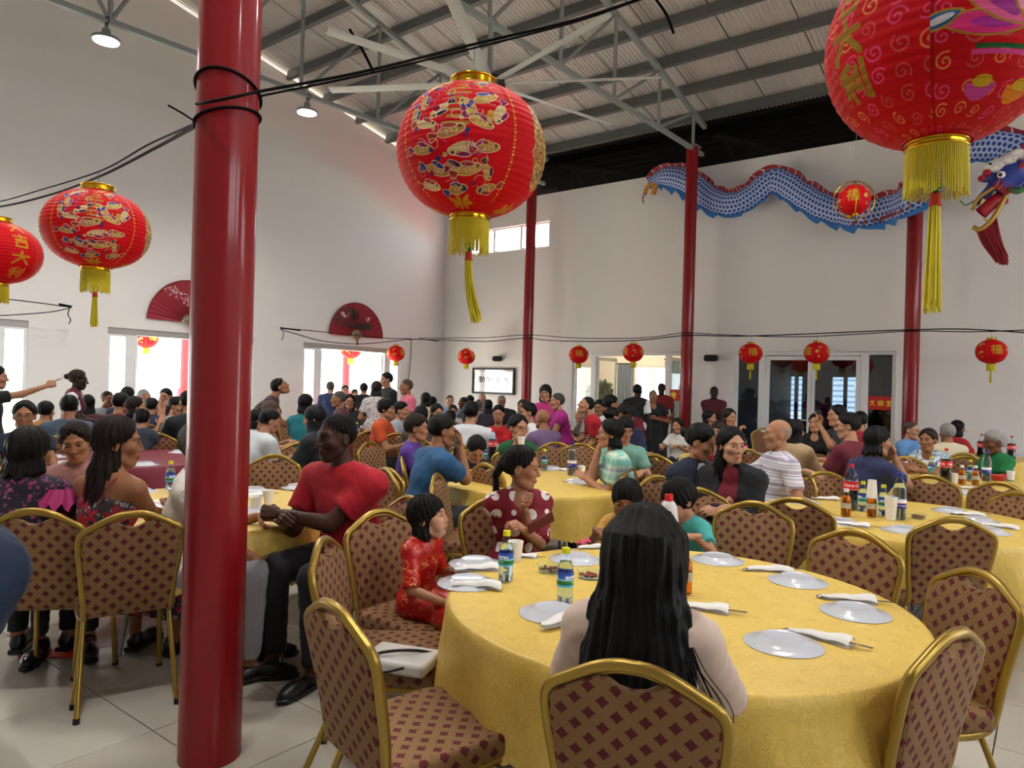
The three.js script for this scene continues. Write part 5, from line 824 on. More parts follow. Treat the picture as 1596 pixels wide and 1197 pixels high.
const F = {
  polka: fabric(0.19, 0, (c, w) => { c.fillStyle = '#7d0d22'; c.fillRect(0, 0, w, w); for (const [x, y] of [[0.25, 0.25], [0.75, 0.75]]) for (let k = 0; k < 2; k++) { c.fillStyle = '#e8e4e0'; c.beginPath(); c.arc(x * w, y * w, w * 0.14, 0, 7); c.fill(); } c.beginPath(); c.arc(0.72 * w, 0.2 * w, w * 0.08, 0, 7); c.fill(); c.beginPath(); c.arc(0.22 * w, 0.76 * w, w * 0.11, 0, 7); c.fill(); }),
  brocade: fabric(0.25, 0, (c, w) => { c.fillStyle = '#b00a12'; c.fillRect(0, 0, w, w); const r = mulberry(7); c.lineWidth = 8; c.lineCap = 'round'; for (let i = 0; i < 46; i++) { const a = r() * 6; wrapDraw(c, w, r() * w, r() * w, (q) => { q.strokeStyle = i % 3 ? '#d99a3a' : '#e8c070'; q.globalAlpha = 0.75; q.rotate(a); q.beginPath(); q.arc(0, 0, 10 + (i % 5) * 6, 0, 3.6); q.stroke(); if (i % 4 === 0) { q.beginPath(); q.ellipse(0, 0, 16, 8, 0, 0, 7); q.fillStyle = '#d07a4a'; q.fill(); } }); } }, 0.38),
  floralDress: fabric(0.34, 0, (c, w) => { flowers('#3a3436', ['#8d8580', '#a59d98', '#241f22', '#5b5552'], 170, 21, 10, 30)(c, w); flowers('rgba(0,0,0,0)', ['#b01436', '#c22242', '#8d0f2a'], 8, 22, 50, 84)(c, w); }),
  print: fabric(0.36, 0, (c, w) => { c.fillStyle = '#ddd6ce'; c.fillRect(0, 0, w, w); c.strokeStyle = '#9b9690'; c.fillStyle = '#4a4644'; for (const [x, y] of [[120, 100], [380, 350]]) { c.lineWidth = 4; c.beginPath(); c.arc(x, y, 26, 0, 7); c.stroke(); c.beginPath(); c.arc(x, y, 15, 0, 7); c.stroke(); c.beginPath(); c.moveTo(x - 9, y); c.lineTo(x + 9, y - 5); c.stroke(); } for (const [x, y] of [[330, 120], [90, 360]]) { c.beginPath(); for (let i = 0; i < 5; i++) c.ellipse(x + i * 16, y + (i % 2) * 8, 9, 4, 0.6 * i, 0, 7); c.fill(); for (let i = 0; i < 4; i++) c.fillRect(x + 90 + i * 10, y - 14, 4, 30); } c.save(); c.translate(250, 250); c.rotate(-0.9); c.fillRect(-50, -3, 100, 6); c.restore(); }),
  blouse: fabric(0.22, 0, flowers('#cfc8c4', ['#7c7478', '#968a90', '#5d585e'], 120, 31, 8, 26)),
  blueFlower: fabric(0.24, 0, flowers('#d9dee4', ['#5b7d94', '#86a3b4', '#3d6076'], 70, 33, 12, 40)),
  stripes: fabric(0.2, 0, (c, w) => { c.fillStyle = '#d4d2d8'; c.fillRect(0, 0, w, w); for (const [y, h, k] of [[20, 60, '#a79cb0'], [110, 10, '#55566a'], [160, 34, '#b4acba'], [250, 12, '#8d8a98'], [300, 70, '#9c93a8'], [420, 10, '#4d4e60'], [460, 24, '#b9b2bf']]) { c.fillStyle = k; c.fillRect(0, y, w, h); } }),
  mint: fabric(0.3, 0, (c, w) => { c.fillStyle = '#a5c3b4'; c.fillRect(0, 0, w, w); for (const [y, h, k] of [[0, 70, '#7fa8a0'], [120, 60, '#5f88a0'], [220, 40, '#c7d6bc'], [300, 80, '#6fb0a0'], [430, 40, '#8d9db8']]) { c.fillStyle = k; c.fillRect(0, y, w, h); } c.globalAlpha = 0.3; for (const [x, h, k] of [[80, 40, '#5f88a0'], [260, 70, '#dfe6c8'], [400, 30, '#4f7890']]) { c.fillStyle = k; c.fillRect(x, 0, h, w); } }),
  darkDots: fabric(0.14, 0, flowers('#16181c', ['#8f949a', '#b5b8bc'], 60, 41, 6, 14)),
  pinkPrint: fabric(0.26, 0, flowers('#1b1420', ['#8e2a6a', '#3a2440', '#6d5a70', '#a33f7c'], 130, 51, 8, 24)),
  redFlower: fabric(0.16, 0, flowers('#8e1526', ['#c2606a', '#5a0a18', '#b8404a'], 80, 61, 8, 22)),
};
// ---------- the guests, near to far ----------
const pLong = person(1006, 866, { d: 1.97, hs: 1.1, f: 172, lean: 10, head: [0, 4, 0], sex: 'female', hairGeo: longHair, top: 0xc9b3a4, sleeve: 'elbow', w: 1.02, legsC: 0x20202a, skin: 'light', label: 'woman with long straight black hair and beige blouse, seen from behind at the near table' });
const pPolka = person(813, 729, { d: 3.9, f: 18, lean: 6, head: [62, 4, 0], sex: 'female', hair: 'pony', top: F.polka, sleeve: 'elbow', R: [0.03, 0.95, 0.24, 'fist', [1, -1, 0.2]], L: [-0.06, 0.86, 0.32, 'grip'], scoop: 0.8, skin: 'light', label: 'woman in a dark red polka dot blouse looking right' });
const pGirl = person(668, 806, { d: 3.36, f: 62, lean: 3, head: [8, -12, 0], sex: 'child', hair: 'bobbangs', top: F.brocade, topName: 'dress_top', legs: 'dress', sleeve: 'elbow', R: [0.13, 0.62, 0.2, 'relaxed'], L: 'lap', skin: 'fair', hs: 0.86, label: 'little girl with bangs in a shiny red and gold dress' });
person(977, 780, { d: 4.02, f: -8, lean: 12, head: [0, 13, 0], sex: 'child', hair: 'shortbangs', top: 0xc29444, skin: 'tan', hs: 0.95, label: 'boy with bowed head in a mustard yellow shirt' });
person(1058, 779, { d: 4.08, f: -35, lean: 16, side: -14, head: [-25, 24, 0], sex: 'child', hair: 'shortbangs', top: 0x3f9c96, skin: 'light', hs: 0.98, label: 'boy in a teal shirt leaning over the table' });
const pNavy = person(1092, 689, { d: 5.05, f: 50, lean: 14, head: [25, 18, 0], sex: 'female', hair: 'bun', top: 0xd8d4d0, jacket: 0x141c33, sleeve: 'long', R: [-0.06, 0.84, 0.4, 'grip'], L: [0.02, 0.84, 0.42, 'grip'], skin: 'light', label: 'woman with a low bun in a navy blazer looking down at a phone' });
person(1140, 694, { d: 4.85, f: -12, lean: 5, head: [42, 2, 0], sex: 'female', hair: 'long', top: 0x6b0f22, jacket: 0x0e0f14, sleeve: 'long', L: [0.0, 0.8, 0.33, 'curl'], R: [0.02, 0.82, 0.34, 'curl'], skin: 'fair', label: 'woman with long dark hair in a black jacket over a dark red top' });
person(1212, 677, { d: 5.8, f: -68, lean: -4, head: [-10, 0, 0], hair: 'fringethin', hairC: 0x8a8580, face: 'male', top: F.stripes, collar: true, R: [0.42, 1.02, 0.32, 'relaxed', [0, -1, 0]], L: [0.28, 0.62, 0.16, 'relaxed'], legsC: 0x1d2a66, skin: 'light', browC: 0x77706a, label: 'elderly balding man in a grey and white striped polo shirt' });
person(524, 682, { d: 4.0, hs: 1.08, f: -46, lean: 14, head: [-14, 2, 0], hair: 'crop', face: 'broad', beard: true, top: 0xa90f22, collar: true, w: 1.12, belly: 0.02, L: [-0.16, 0.86, 0.42, 'fist'], R: [0.1, 0.84, 0.44, 'curl'], legsC: 0x14161c, skin: 'dark', label: 'man with cropped hair in a red polo shirt, hands clasped on the table' });
person(184, 690, { d: 3.8, hs: 1.12, f: 138, lean: 6, head: [-48, 2, 0], sex: 'female', hair: 'longpart', hairC: 0x1d1310, top: F.floralDress, legs: 'dress', strap: 0x8e1430, sleeve: 'none', skin: 'tan', L: 'table', R: [0.1, 0.82, 0.38, 'relaxed'], label: 'smiling woman with long brown hair in a flowered strap dress' });
person(46, 705, { d: 3.85, hs: 1.1, f: 158, lean: 10, sex: 'female', hair: 'bob', hairC: 0x17110f, top: F.pinkPrint, sleeve: 'short', w: 1.08, head: [-10, 4, 0], skin: 'tan', label: 'woman with a dark bob in a pink ruffled top, back turned, left edge' });
person(119, 691, { d: 4.3, f: -6, lean: 8, head: [-5, 8, 8], sex: 'female', hair: 'bunup', hairC: 0x1c120e, top: 0x9d6f68, sleeve: 'cap', skin: 'tan', label: 'young woman with tied up hair between the pink and flowered dresses' });
person(320, 694, { d: 3.82, hs: 1.08, f: 84, lean: 12, head: [14, -6, 0], hair: 'short', hairC: 0x5a5653, top: F.print, collar: true, w: 0.98, R: [0.12, 0.62, 0.45, 'relaxed'], L: 'table', legsC: 0x8f9097, loose: 0.003, shoe: 0x08090b, skin: 'tan', label: 'man in a white printed shirt and grey trousers behind the thick column' });
person(-324, 706, { d: 2.3, f: -92, lean: 55, sit: false, L: [0.05, 0.75, 0.5, 'relaxed'], R: [0.05, 0.75, 0.5, 'relaxed'], hair: 'short', hairC: 0x221a16, top: 0x8d84a0, legs: 'shorts', legsC: 0x1c2c44, loose: 0.1, w: 1.0, skin: 'tan', label: 'person in dark blue shorts bending forward at the left picture edge' });
person(1368, 688, { d: 5.9, f: 132, lean: 12, head: [-12, 4, 0], sex: 'female', hair: 'bob', top: 0x20264e, R: 'mouth', L: [0.0, 1.0, 0.34, 'curl'], skin: 'light', w: 1.0, label: 'woman with a black bob in dark blue, hand raised to her mouth' });
person(1446, 686, { d: 7.8, hs: 1.02, f: -14, head: [-8, 0, 0], sex: 'female', hair: 'bun', hairC: 0x2a1c14, top: F.blueFlower, scoop: 0.9, L: [0.0, 0.82, 0.4, 'relaxed'], skin: 'tan', label: 'woman with pulled back hair in a blue and white flowered blouse' });
person(1421, 671, { d: 9.3, f: 62, hair: 'crop', hairC: 0x4b4038, glasses: 1, top: 0x5f8fc4, collar: true, skin: 'fair', label: 'man with glasses and cropped hair in a light blue shirt' });
person(1476, 675, { d: 9.0, f: -150, hair: 'short', hairC: 0x8e8a86, top: 0xcfc3a6, skin: 'tan', label: 'grey haired person in a cream top, back turned, behind the flowered blouse' });
person(1493, 668, { d: 10.2, f: 140, sex: 'female', hair: 'bob', top: 0xa01722, skin: 'tan', label: 'dark haired woman in red behind the grey haired person in cream' });
person(1549, 690, { d: 7.7, hs: 1.05, f: -52, lean: 10, head: [-6, 4, 0], sex: 'female', hair: 'curl', hairC: 0x9b9997, glasses: 1, top: 0x11703c, skin: 'brown', w: 1.05, label: 'woman with curly grey hair and glasses in a green top' });
person(1321, 664, { d: 7.0, f: -118, lean: 8, head: [30, 4, 0], hair: 'short', glasses: 1, top: 0x5e0f22, skin: 'fair', label: 'young man with glasses in a maroon shirt, seen from behind' });
person(1271, 659, { d: 9.4, f: -18, sex: 'female', hair: 'long', top: 0x101114, scoop: 0.8, skin: 'fair', label: 'woman with long black hair in a black top before the glass doors' });
person(1304, 648, { d: 9.0, f: -58, hair: 'bobpart', top: 0x34383c, R: [0.1, 1.2, 0.28, 'point', [1, -1, 0]], skin: 'light', h: 1.25, label: 'person in dark grey pointing one finger upwards' });
person(1341, 656, { d: 9.6, f: 175, hair: 'short', top: 0xa01426, skin: 'light', label: 'person in bright red behind the young man in maroon' });
person(1240, 672, { d: 7.5, f: 150, sex: 'female', hair: 'long', top: 0xa98f6a, jacket: 0xa98f6a, skin: 'light', label: 'dark haired woman with a beige coat, back turned, behind the elderly man' });
person(1106, 652, { d: 10.4, f: 68, sex: 'female', hair: 'long', top: 0x17181c, skin: 'light', label: 'woman with long straight black hair in profile below the waiter in maroon' });
person(1137, 651, { d: 10.2, f: 42, sex: 'female', hair: 'long', hairC: 0x1d1512, top: 0x14151a, R: [0.0, 1.05, 0.3, 'grip'], skin: 'light', label: 'woman holding a drink glass by the dark door, right of the waiter' });
person(1119, 672, { d: 8.2, f: -18, sex: 'female', hair: 'bobbangs', hairC: 0x2a1e1a, top: F.redFlower, skin: 'light', label: 'woman with bangs in a red patterned top behind the two jackets' });
person(1056, 664, { d: 10.2, f: -26, sex: 'female', hair: 'curlbob', hairC: 0x1c1714, top: 0xcfcbc4, skin: 'light', label: 'woman with wavy dark hair in white, at the foot of the middle column' });
person(1113, 612, { d: 14.2, f: 4, sit: false, hair: 'crop', top: 0x4d0d1c, collar: true, legsC: 0x0d0d10, L: 'cross', R: 'cross', skin: 'deep', label: 'waiter in a dark maroon shirt standing at the back wall' });
person(1018, 618, { d: 13.4, f: 20, sit: false, sex: 'female', hair: 'bunthin', hairC: 0x6b625c, top: 0x131418, legs: 'skirt', legsC: 0x0f1013, scoop: 0.9, L: [0.3, 1.12, 0.3, 'flat'], R: [-0.16, 1.02, 0.26, 'relaxed'], skin: 'tan', w: 1.1, label: 'woman in a black dress standing in the open glass door' });
person(994, 609, { d: 13.0, f: 158, sit: false, hair: 'crop', top: 0xd6d6d8, vest: 0x0d0e10, legsC: 0x0d0e10, skin: 'deep', label: 'waiter in a black vest over white sleeves, back turned' });
person(1031, 606, { d: 15.4, f: -10, sit: false, hair: 'crop', top: 0x7d1a1e, skin: 'deep', label: 'person in red standing behind the woman in the black dress' });
person(913, 632, { d: 9.0, f: -78, sit: false, lean: 32, head: [0, -18, 0], hair: 'thinshort', top: 0xb01024, R: [0.12, 0.8, 0.42, 'flat', [0, 0, -1]], L: [0.12, 0.8, 0.42, 'flat', [0, 0, -1]], legsC: 0x15161a, skin: 'light', label: 'man in a red shirt leaning on a table with straight arms' });
person(868, 626, { d: 9.2, f: -80, sit: false, lean: 10, sex: 'female', hair: 'crop', hairC: 0x3a3836, top: 0x9c1a78, sleeve: 'cap', L: [0.0, 1.02, 0.34, 'relaxed'], R: [0.0, 1.0, 0.36, 'relaxed'], legsC: 0x15162a, skin: 'light', w: 1.12, label: 'short haired woman in a magenta top standing in profile' });
person(850, 613, { d: 9.9, f: -10, sit: false, sex: 'female', hair: 'bobbangs', glasses: 1, top: 0xb02a72, collar: 0xdcd8cc, skin: 'light', label: 'woman with glasses in a pink top and pale scarf standing by the column' });
person(822, 643, { d: 9.5, f: -72, hair: 'short', glasses: 1, top: 0xd9dadc, skin: 'light', h: 1.24, label: 'young man with glasses in a white t-shirt, profile to the left' });
person(845, 653, { d: 8.8, f: -140, hair: 'bald', top: 0x6d5878, skin: 'tan', label: 'bald man in a lavender shirt beside the magenta top' });
person(777, 645, { d: 9.8, f: -6, lean: 12, sex: 'child', hs: 0.98, s: 0.92, hair: 'short', glasses: 1, top: 0xb8141c, L: [-0.05, 0.82, 0.4, 'relaxed'], skin: 'light', label: 'boy with glasses in a red t-shirt facing the camera' });
person(735, 643, { d: 8.2, f: 160, lean: 14, hair: 'short', top: 0xc4c8cc, collar: true, w: 1.1, skin: 'light', label: 'man in a white polo shirt seen from behind, below the calligraphy' });
const pGreen = person(808, 667, { d: 7.1, hs: 1.08, f: 8, lean: 4, head: [24, 2, 0], sex: 'female', hair: 'bun', glasses: 1, top: 0x14562f, sleeve: 'none', scoop: 0.9, R: [0.02, 1.04, 0.26, 'grip', [1, -1, 0]], L: [0.04, 0.84, 0.34, 'relaxed'], skin: 'light', label: 'woman with glasses in a sleeveless green top holding a cup' });
person(690, 671, { d: 5.55, f: 112, lean: 16, head: [-8, 6, 0], hair: 'short', top: 0x1f5079, w: 1.16, R: 'mouth', L: 'mouth', skin: 'tan', label: 'man in a teal blue t-shirt, hands at his mouth' });
person(650, 667, { d: 6.4, f: 80, lean: 10, sex: 'female', hair: 'curl', hairC: 0x24170f, top: 0x4d2c86, glasses: 1, skin: 'light', label: 'woman with short brown hair and glasses in purple' });
person(742, 700, { d: 6.6, f: 16, lean: 26, head: [0, 44, 0], sex: 'child', hs: 0.95, hair: 'bunup', top: 0x17181c, skin: 'light', label: 'girl with a hair bow bending down over the middle table' });
person(602, 637, { d: 9.1, f: 74, hair: 'shortbangs', top: 0xc24a1e, h: 1.25, skin: 'light', label: 'boy in an orange t-shirt' });
person(626, 640, { d: 9.7, f: 66, lean: 10, hair: 'short', top: 0x9aa2a8, skin: 'light', label: 'boy in a grey t-shirt behind the orange one' });
person(587, 606, { d: 11.3, f: 168, sit: false, lean: 6, sex: 'female', hair: 'bob', hairC: 0x201814, top: F.blouse, legsC: 0x2a2a30, L: [0.1, 1.0, 0.2, 'relaxed'], R: [0.16, 0.95, 0.2, 'relaxed'], skin: 'light', label: 'woman in a grey flowered blouse standing before the doorway' });
person(602, 592, { d: 12.3, f: -64, sit: false, hair: 'short', top: 0x101116, skin: 'light', label: 'man in black standing before the right side of the doorway' });
person(633, 603, { d: 11.3, f: -76, sit: false, hair: 'crop', hairC: 0x4a3a30, top: 0xd0677e, collar: true, legsC: 0x33363e, w: 1.08, skin: 'tan', label: 'man in a pink polo shirt standing right of the doorway' });
person(515, 604, { out: 1, d: 14.6, f: 168, sit: false, hair: 'short', hairC: 0x4a443e, top: 0x232f56, skin: 'fair', label: 'man in dark blue standing outside the doorway, back turned' });
person(538, 608, { out: 1, d: 16.2, f: 12, sit: false, hair: 'short', hairC: 0x3a2a1e, top: 0xc06060, skin: 'fair', label: 'person in pink outside the doorway, left one' });
person(553, 614, { out: 1, d: 16.4, f: 30, sit: false, sex: 'female', hair: 'bun', top: 0xd07a78, skin: 'fair', label: 'woman in salmon outside the doorway, facing the hall' });
person(567, 606, { out: 1, d: 14.9, f: 176, sit: false, hair: 'short', top: 0x17181c, skin: 'light', label: 'person in black outside the doorway, back turned' });
person(527, 622, { d: 11.3, f: -82, hair: 'crop', hairC: 0x4a4846, h: 1.25, top: 0x4d1220, w: 1.1, skin: 'tan', label: 'grey haired man in dark maroon below the doorway' });
person(545, 626, { d: 11.7, f: 2, sex: 'female', hair: 'bobpart', glasses: 1, top: F.darkDots, skin: 'light', label: 'woman with glasses in a dark dotted top below the doorway' });
person(437, 603, { d: 10.0, f: 84, sit: false, lean: 42, head: [0, -30, 0], hair: 'short', top: 0x3e2a2c, R: [0.1, 0.95, 0.62, 'relaxed'], L: [0.1, 0.95, 0.62, 'relaxed'], legsC: 0x22242a, skin: 'tan', label: 'man in a dark brown polo shirt bending over a table' });
person(421, 656, { d: 7.2, f: 112, lean: 24, head: [-10, 14, 0], hair: 'short', top: 0xb9bec2, w: 1.1, skin: 'light', label: 'young man in a pale grey t-shirt bending forward right of the column' });
person(402, 654, { d: 8.1, f: 92, lean: 18, head: [0, 18, 0], sex: 'female', hair: 'bob', top: 0xc9ccd0, skin: 'light', label: 'dark haired woman in white beside the column' });
person(490, 652, { d: 6.9, f: -118, lean: 12, head: [14, 6, 0], sex: 'female', hair: 'veil', hairC: 0x101218, top: 0x101218, sleeve: 'long', w: 1.15, skin: 'light', label: 'woman in a black headscarf and robe' });
person(477, 629, { d: 9.6, f: 148, sex: 'female', hair: 'bobshort', top: 0x0f6a72, skin: 'light', label: 'woman in teal seen from behind, below the louvre window' });
person(424, 641, { d: 8.8, f: 100, sex: 'female', hair: 'curl', hairC: 0x4a3a2c, lean: 16, top: 0x6d6a4a, skin: 'light', label: 'brown haired woman bending behind the pale grey t-shirt' });
person(950, 676, { d: 5.95, f: -78, lean: 14, head: [-6, 0, 0], sex: 'female', hair: 'bobshort', glasses: 1, top: F.mint, R: 'chin', L: [-0.02, 0.83, 0.34, 'relaxed'], w: 1.05, skin: 'light', label: 'woman with short black hair and glasses in a mint striped shirt' });
person(974, 668, { d: 7.0, f: 14, lean: 14, head: [6, 18, 0], hair: 'shortbangs', glasses: 1, top: 0x6d9a8c, skin: 'light', s: 0.92, label: 'boy with glasses in a green shirt behind the mint striped one' });
person(976, 646, { d: 8.3, f: 44, lean: 16, head: [0, 20, 0], hair: 'shortcap', top: 0x171c3e, w: 1.15, R: [0.0, 0.82, 0.5, 'relaxed'], L: [0.05, 0.82, 0.5, 'relaxed'], skin: 'tan', label: 'man in a dark cap and navy shirt' });
person(955, 650, { d: 8.7, f: 118, sex: 'female', head: [0, 10, 0], hair: 'bun', top: 0xc9bfa4, skin: 'light', label: 'woman with a bun in cream behind the mint striped shirt' });
person(953, 630, { d: 10.6, f: 108, hair: 'short', top: 0xd4d4d6, skin: 'tan', label: 'man in a white shirt before the open glass door' });
person(934, 636, { d: 10.9, f: -16, hair: 'short', top: 0x8a8884, skin: 'tan', label: 'person facing the camera behind the man in the red shirt' });
person(977, 634, { d: 11.8, f: 10, hair: 'crop', top: 0x6a1420, skin: 'tan', label: 'person in red half hidden by the waiter in the black vest' });
person(905, 648, { d: 11.6, f: -70, hair: 'crop', hairC: 0x8a8682, top: 0x5a4640, skin: 'light', label: 'grey haired person in brown behind the man in the red shirt' });
person(122, 592, { d: 8.8, f: 84, sit: false, lean: 6, head: [0, 6, 0], sex: 'female', hair: 'bun', hairC: 0x2a1a12, top: 0xcfd2d6, vest: 0x5d1230, legsC: 0x14141a, skin: 'deep', face: 'broad', R: [0.04, 1.0, 0.3, 'relaxed'], L: [0.04, 1.0, 0.3, 'relaxed'], label: 'waitress with a bun in a maroon vest standing in profile' });
person(38, 648, { d: 6.0, f: -4, sex: 'female', hair: 'bun', glasses: 1, top: 0x151f36, sleeve: 'cap', scoop: 1, skin: 'tan', label: 'woman with black framed glasses in navy, near the left edge' });
person(108, 634, { d: 7.7, f: 172, hair: 'short', top: 0x4b5f70, skin: 'light', label: 'dark haired man from behind, below the waitress' });
person(72, 641, { d: 8.4, f: 150, hair: 'short', top: 0xb07840, skin: 'light', label: 'dark haired person from behind in mustard, right of the black framed glasses' });
person(168, 622, { d: 10.8, f: 36, hair: 'crop', h: 1.22, top: 0x7d7f84, skin: 'brown', label: 'man in grey looking right, beside the louvre window' });
person(190, 628, { d: 8.9, f: 120, hair: 'short', h: 1.25, top: 0x9c1024, skin: 'light', label: 'dark haired person in a red shirt left of the thick column' });
person(199, 617, { d: 10.6, f: 160, hair: 'short', h: 1.25, top: 0x22262e, skin: 'light', label: 'dark haired man farther back under the left door frame' });
person(212, 634, { d: 8.5, f: 96, sex: 'female', hair: 'bob', hairC: 0x1d1512, top: 0x2a3146, R: [0.0, 1.0, 0.36, 'flat'], skin: 'light', label: 'woman with a bob gesturing, below the left door' });
person(258, 618, { d: 11.2, f: -28, lean: 6, hair: 'short', glasses: 1, top: 0x35161e, L: 'chin', R: 'chin', skin: 'light', label: 'man with glasses and clasped hands in the left doorway' });
person(275, 633, { d: 9.3, f: 60, lean: 8, hair: 'short', head: [0, 10, 0], top: 0x8d8f88, skin: 'light', label: 'boy in pale grey in front of the left doorway' });
person(292, 626, { d: 8.6, f: -150, hair: 'short', h: 1.3, top: 0x14161c, skin: 'light', label: 'man in black half hidden by the thick column' });
person(137, 629, { d: 9.8, f: 178, sex: 'female', hair: 'long', top: 0x3c141e, skin: 'light', label: 'woman with long black hair from behind, right of the waitress' });
person(222, 653, { d: 8.4, f: 160, sex: 'child', hs: 0.92, s: 0.85, hair: 'short', top: 0x2c3440, skin: 'light', label: 'child with dark hair behind the gold chair, left of the column' });
person(225, 618, { d: 11.9, f: 80, hair: 'crop', hairC: 0x8d8a88, top: 0x9a9ca0, skin: 'light', label: 'grey haired man in the left doorway' });
person(237, 633, { d: 10.0, f: 150, hair: 'short', top: 0x1c2540, skin: 'light', label: 'person in navy from behind in the left doorway' });
person(-6, 588, { d: 7.4, f: 84, sit: false, hair: 'short', top: 0x111318, L: 'hang', R: [0.02, 1.49, 0.62, 'point', [0, -1, 0]], skin: 'light', label: 'person in black at the left edge pointing to the right' });
person(701, 625, { d: 15.0, f: 6, hair: 'crop', hairC: 0x3a2c24, h: 1.25, top: 0x7f95b4, skin: 'fair', label: 'man in pale blue at the far wall, left below the calligraphy' });
person(706, 641, { d: 12.8, f: 4, sex: 'female', hair: 'bun', top: 0xb9b6b2, skin: 'tan', label: 'woman facing the camera in front of the man in pale blue' });
person(722, 628, { d: 14.8, f: -72, hair: 'crop', top: 0x24252a, skin: 'dark', label: 'man in dark clothes in profile below the calligraphy frame' });
person(733, 625, { d: 15.6, f: 170, hair: 'short', top: 0x2c2e36, skin: 'tan', label: 'dark haired person at the wall under the left part of the calligraphy' });
person(747, 632, { d: 13.9, f: 150, hair: 'crop', hairC: 0x55524e, top: 0x6d7f94, skin: 'light', label: 'grey haired man in blue from behind under the calligraphy' });
person(752, 622, { d: 15.6, f: 20, hair: 'bald', top: 0x8d8a84, skin: 'light', label: 'bald man at the wall under the middle of the calligraphy' });
person(761, 633, { d: 13.6, f: 172, sex: 'female', hair: 'long', top: 0x2a2430, skin: 'light', label: 'woman with long black hair from behind under the calligraphy' });
person(782, 626, { d: 14.3, f: 4, hair: 'crop', hairC: 0x6b6560, glasses: 1, top: 0x14161c, w: 1.15, skin: 'tan', label: 'broad man with glasses in black at the foot of the far column' });
person(814, 634, { d: 12.4, f: -22, sex: 'female', hair: 'long', hairC: 0x2a1e18, top: 0x8e1520, skin: 'tan', label: 'woman with dark hair in red before the far column' });
person(664, 623, { d: 13.2, f: 165, sex: 'female', hair: 'bobshort', h: 1.25, top: 0xd0b890, skin: 'light', label: 'woman with black hair in cream from behind near the corner' });
person(674, 628, { d: 13.6, f: 160, hair: 'short', top: 0xcfd2d6, skin: 'light', label: 'dark haired person in white from behind near the corner' });
person(656, 648, { d: 8.6, f: 175, sex: 'female', hair: 'bob', top: 0x5a4a44, skin: 'light', label: 'dark haired woman from behind below the man in pink' });
person(681, 643, { d: 9.9, f: 26, sex: 'female', hair: 'long', head: [0, 8, 0], top: 0xc4c4c6, skin: 'light', label: 'young woman with long dark hair in white, left of the white polo shirt' });
person(702, 652, { d: 10.2, f: 170, sex: 'child', hs: 0.94, s: 0.9, hair: 'short', top: 0x22242a, skin: 'light', label: 'child with dark hair left of the white polo shirt' });
// things held in the hand
const held = (name, cat, lab, p, parts, e = [0, 0, 0]) => { const t = thing(name, lab, cat, p.toArray()); t.rotation.set(...e); parts.forEach(([n, g, m]) => part(n, g, m, t)); return t; };
const screenM = mat(0x10131a, 0.12);
held('phone', 'phone', 'phone with a dark red case held by the polka dot woman', pPolka.at(V(0.02, 0.9, 0.36)), [['case', rbox(0.075, 0.15, 0.009, 0.004), mat(0x5c1420, 0.4)], ['screen', box(0.068, 0.138, 0.001, 0, 0, -0.005), screenM]], [1.0, pPolka.rotation.y, 1.2]);
held('phone', 'phone', 'grey phone in the hands of the woman in the navy blazer', pNavy.at(V(-0.02, 0.87, 0.46)), [['case', rbox(0.078, 0.16, 0.01, 0.004), mat(0x4c565c, 0.4)], ['screen', box(0.07, 0.148, 0.001, 0, 0, 0.0055), screenM]], [-1.0, pNavy.rotation.y, 0.5]);
{ const c = part('paper_cup', cupGeo, M.paper); c.position.copy(pGreen.at(V(-0.01, 1.02, 0.36))); tag(c, 'white paper cup held up by the woman in green', 'cup'); }
// wisps of the long hair over the shoulders
{ const w = [], r = mulberry(17), e = pLong.ends; for (let i = 0; i < 12; i++) { const x0 = -(0.1 + r() * 0.015), sw = -(0.03 + r() * 0.09); w.push(tube([V(x0, -0.15, -0.085), V(x0 + sw * 0.4, -0.22, -0.12), V(x0 + sw, -0.29 - r() * 0.05, -0.14), V(x0 + sw * (0.5 + r() * 0.6), -0.37 - r() * 0.05, -0.19)], 0.0012, 20, 4)); } const m = part('hair_wisps', w, hairOf(0x0d0b0b), pLong); m.position.copy(e.Hc); m.quaternion.copy(e.hq); m.scale.setScalar(e.hs); }
// pink ruffles over the shoulders of the woman at the left edge
{ const p = people[10], e = p.ends, m = phys(0xb3246e, 0.6, { side: THREE.DoubleSide }); for (const k of [0, 1]) { const sgn = k ? 1 : -1, pos = [], idx = [], n = 40; for (let i = 0; i <= n; i++) { const u = i / n, a = -2.2 + u * 4.4; for (let j = 0; j < 3; j++) { const q = 0.075 + j * 0.03, y = -0.02 - j * 0.045 + 0.012 * j * Math.sin(i * 1.6); pos.push(sgn * (0.02 + q * Math.cos(a)), y, q * 1.1 * Math.sin(a)); } if (i) for (let j = 0; j < 2; j++) { const b = i * 3 + j; idx.push(b - 3, b - 2, b, b, b - 2, b + 1); } } const g = new THREE.BufferGeometry(); g.setAttribute('position', new THREE.Float32BufferAttribute(pos, 3)); g.setIndex(idx); g.computeVertexNormals(); part('ruffle', g, m, p).position.copy(e.S[k]).add(V(0, 0.045, 0)); } }
// seats under the seated guests that have none yet
for (const [p, lab] of seats) {
  const near = scene.children.some((o) => o.name.startsWith('banquet_chair') && Math.hypot(o.position.x - p.position.x, o.position.z - p.position.z) < 0.42);
  if (!near) chair(p.position.x + 0.04 * Math.sin(p.rotation.y), p.position.z + 0.04 * Math.cos(p.rotation.y), p.rotation.y, 'banquet chair under the ' + lab.split(' ').slice(0, 11).join(' ').replace(/,$/, ''));
}
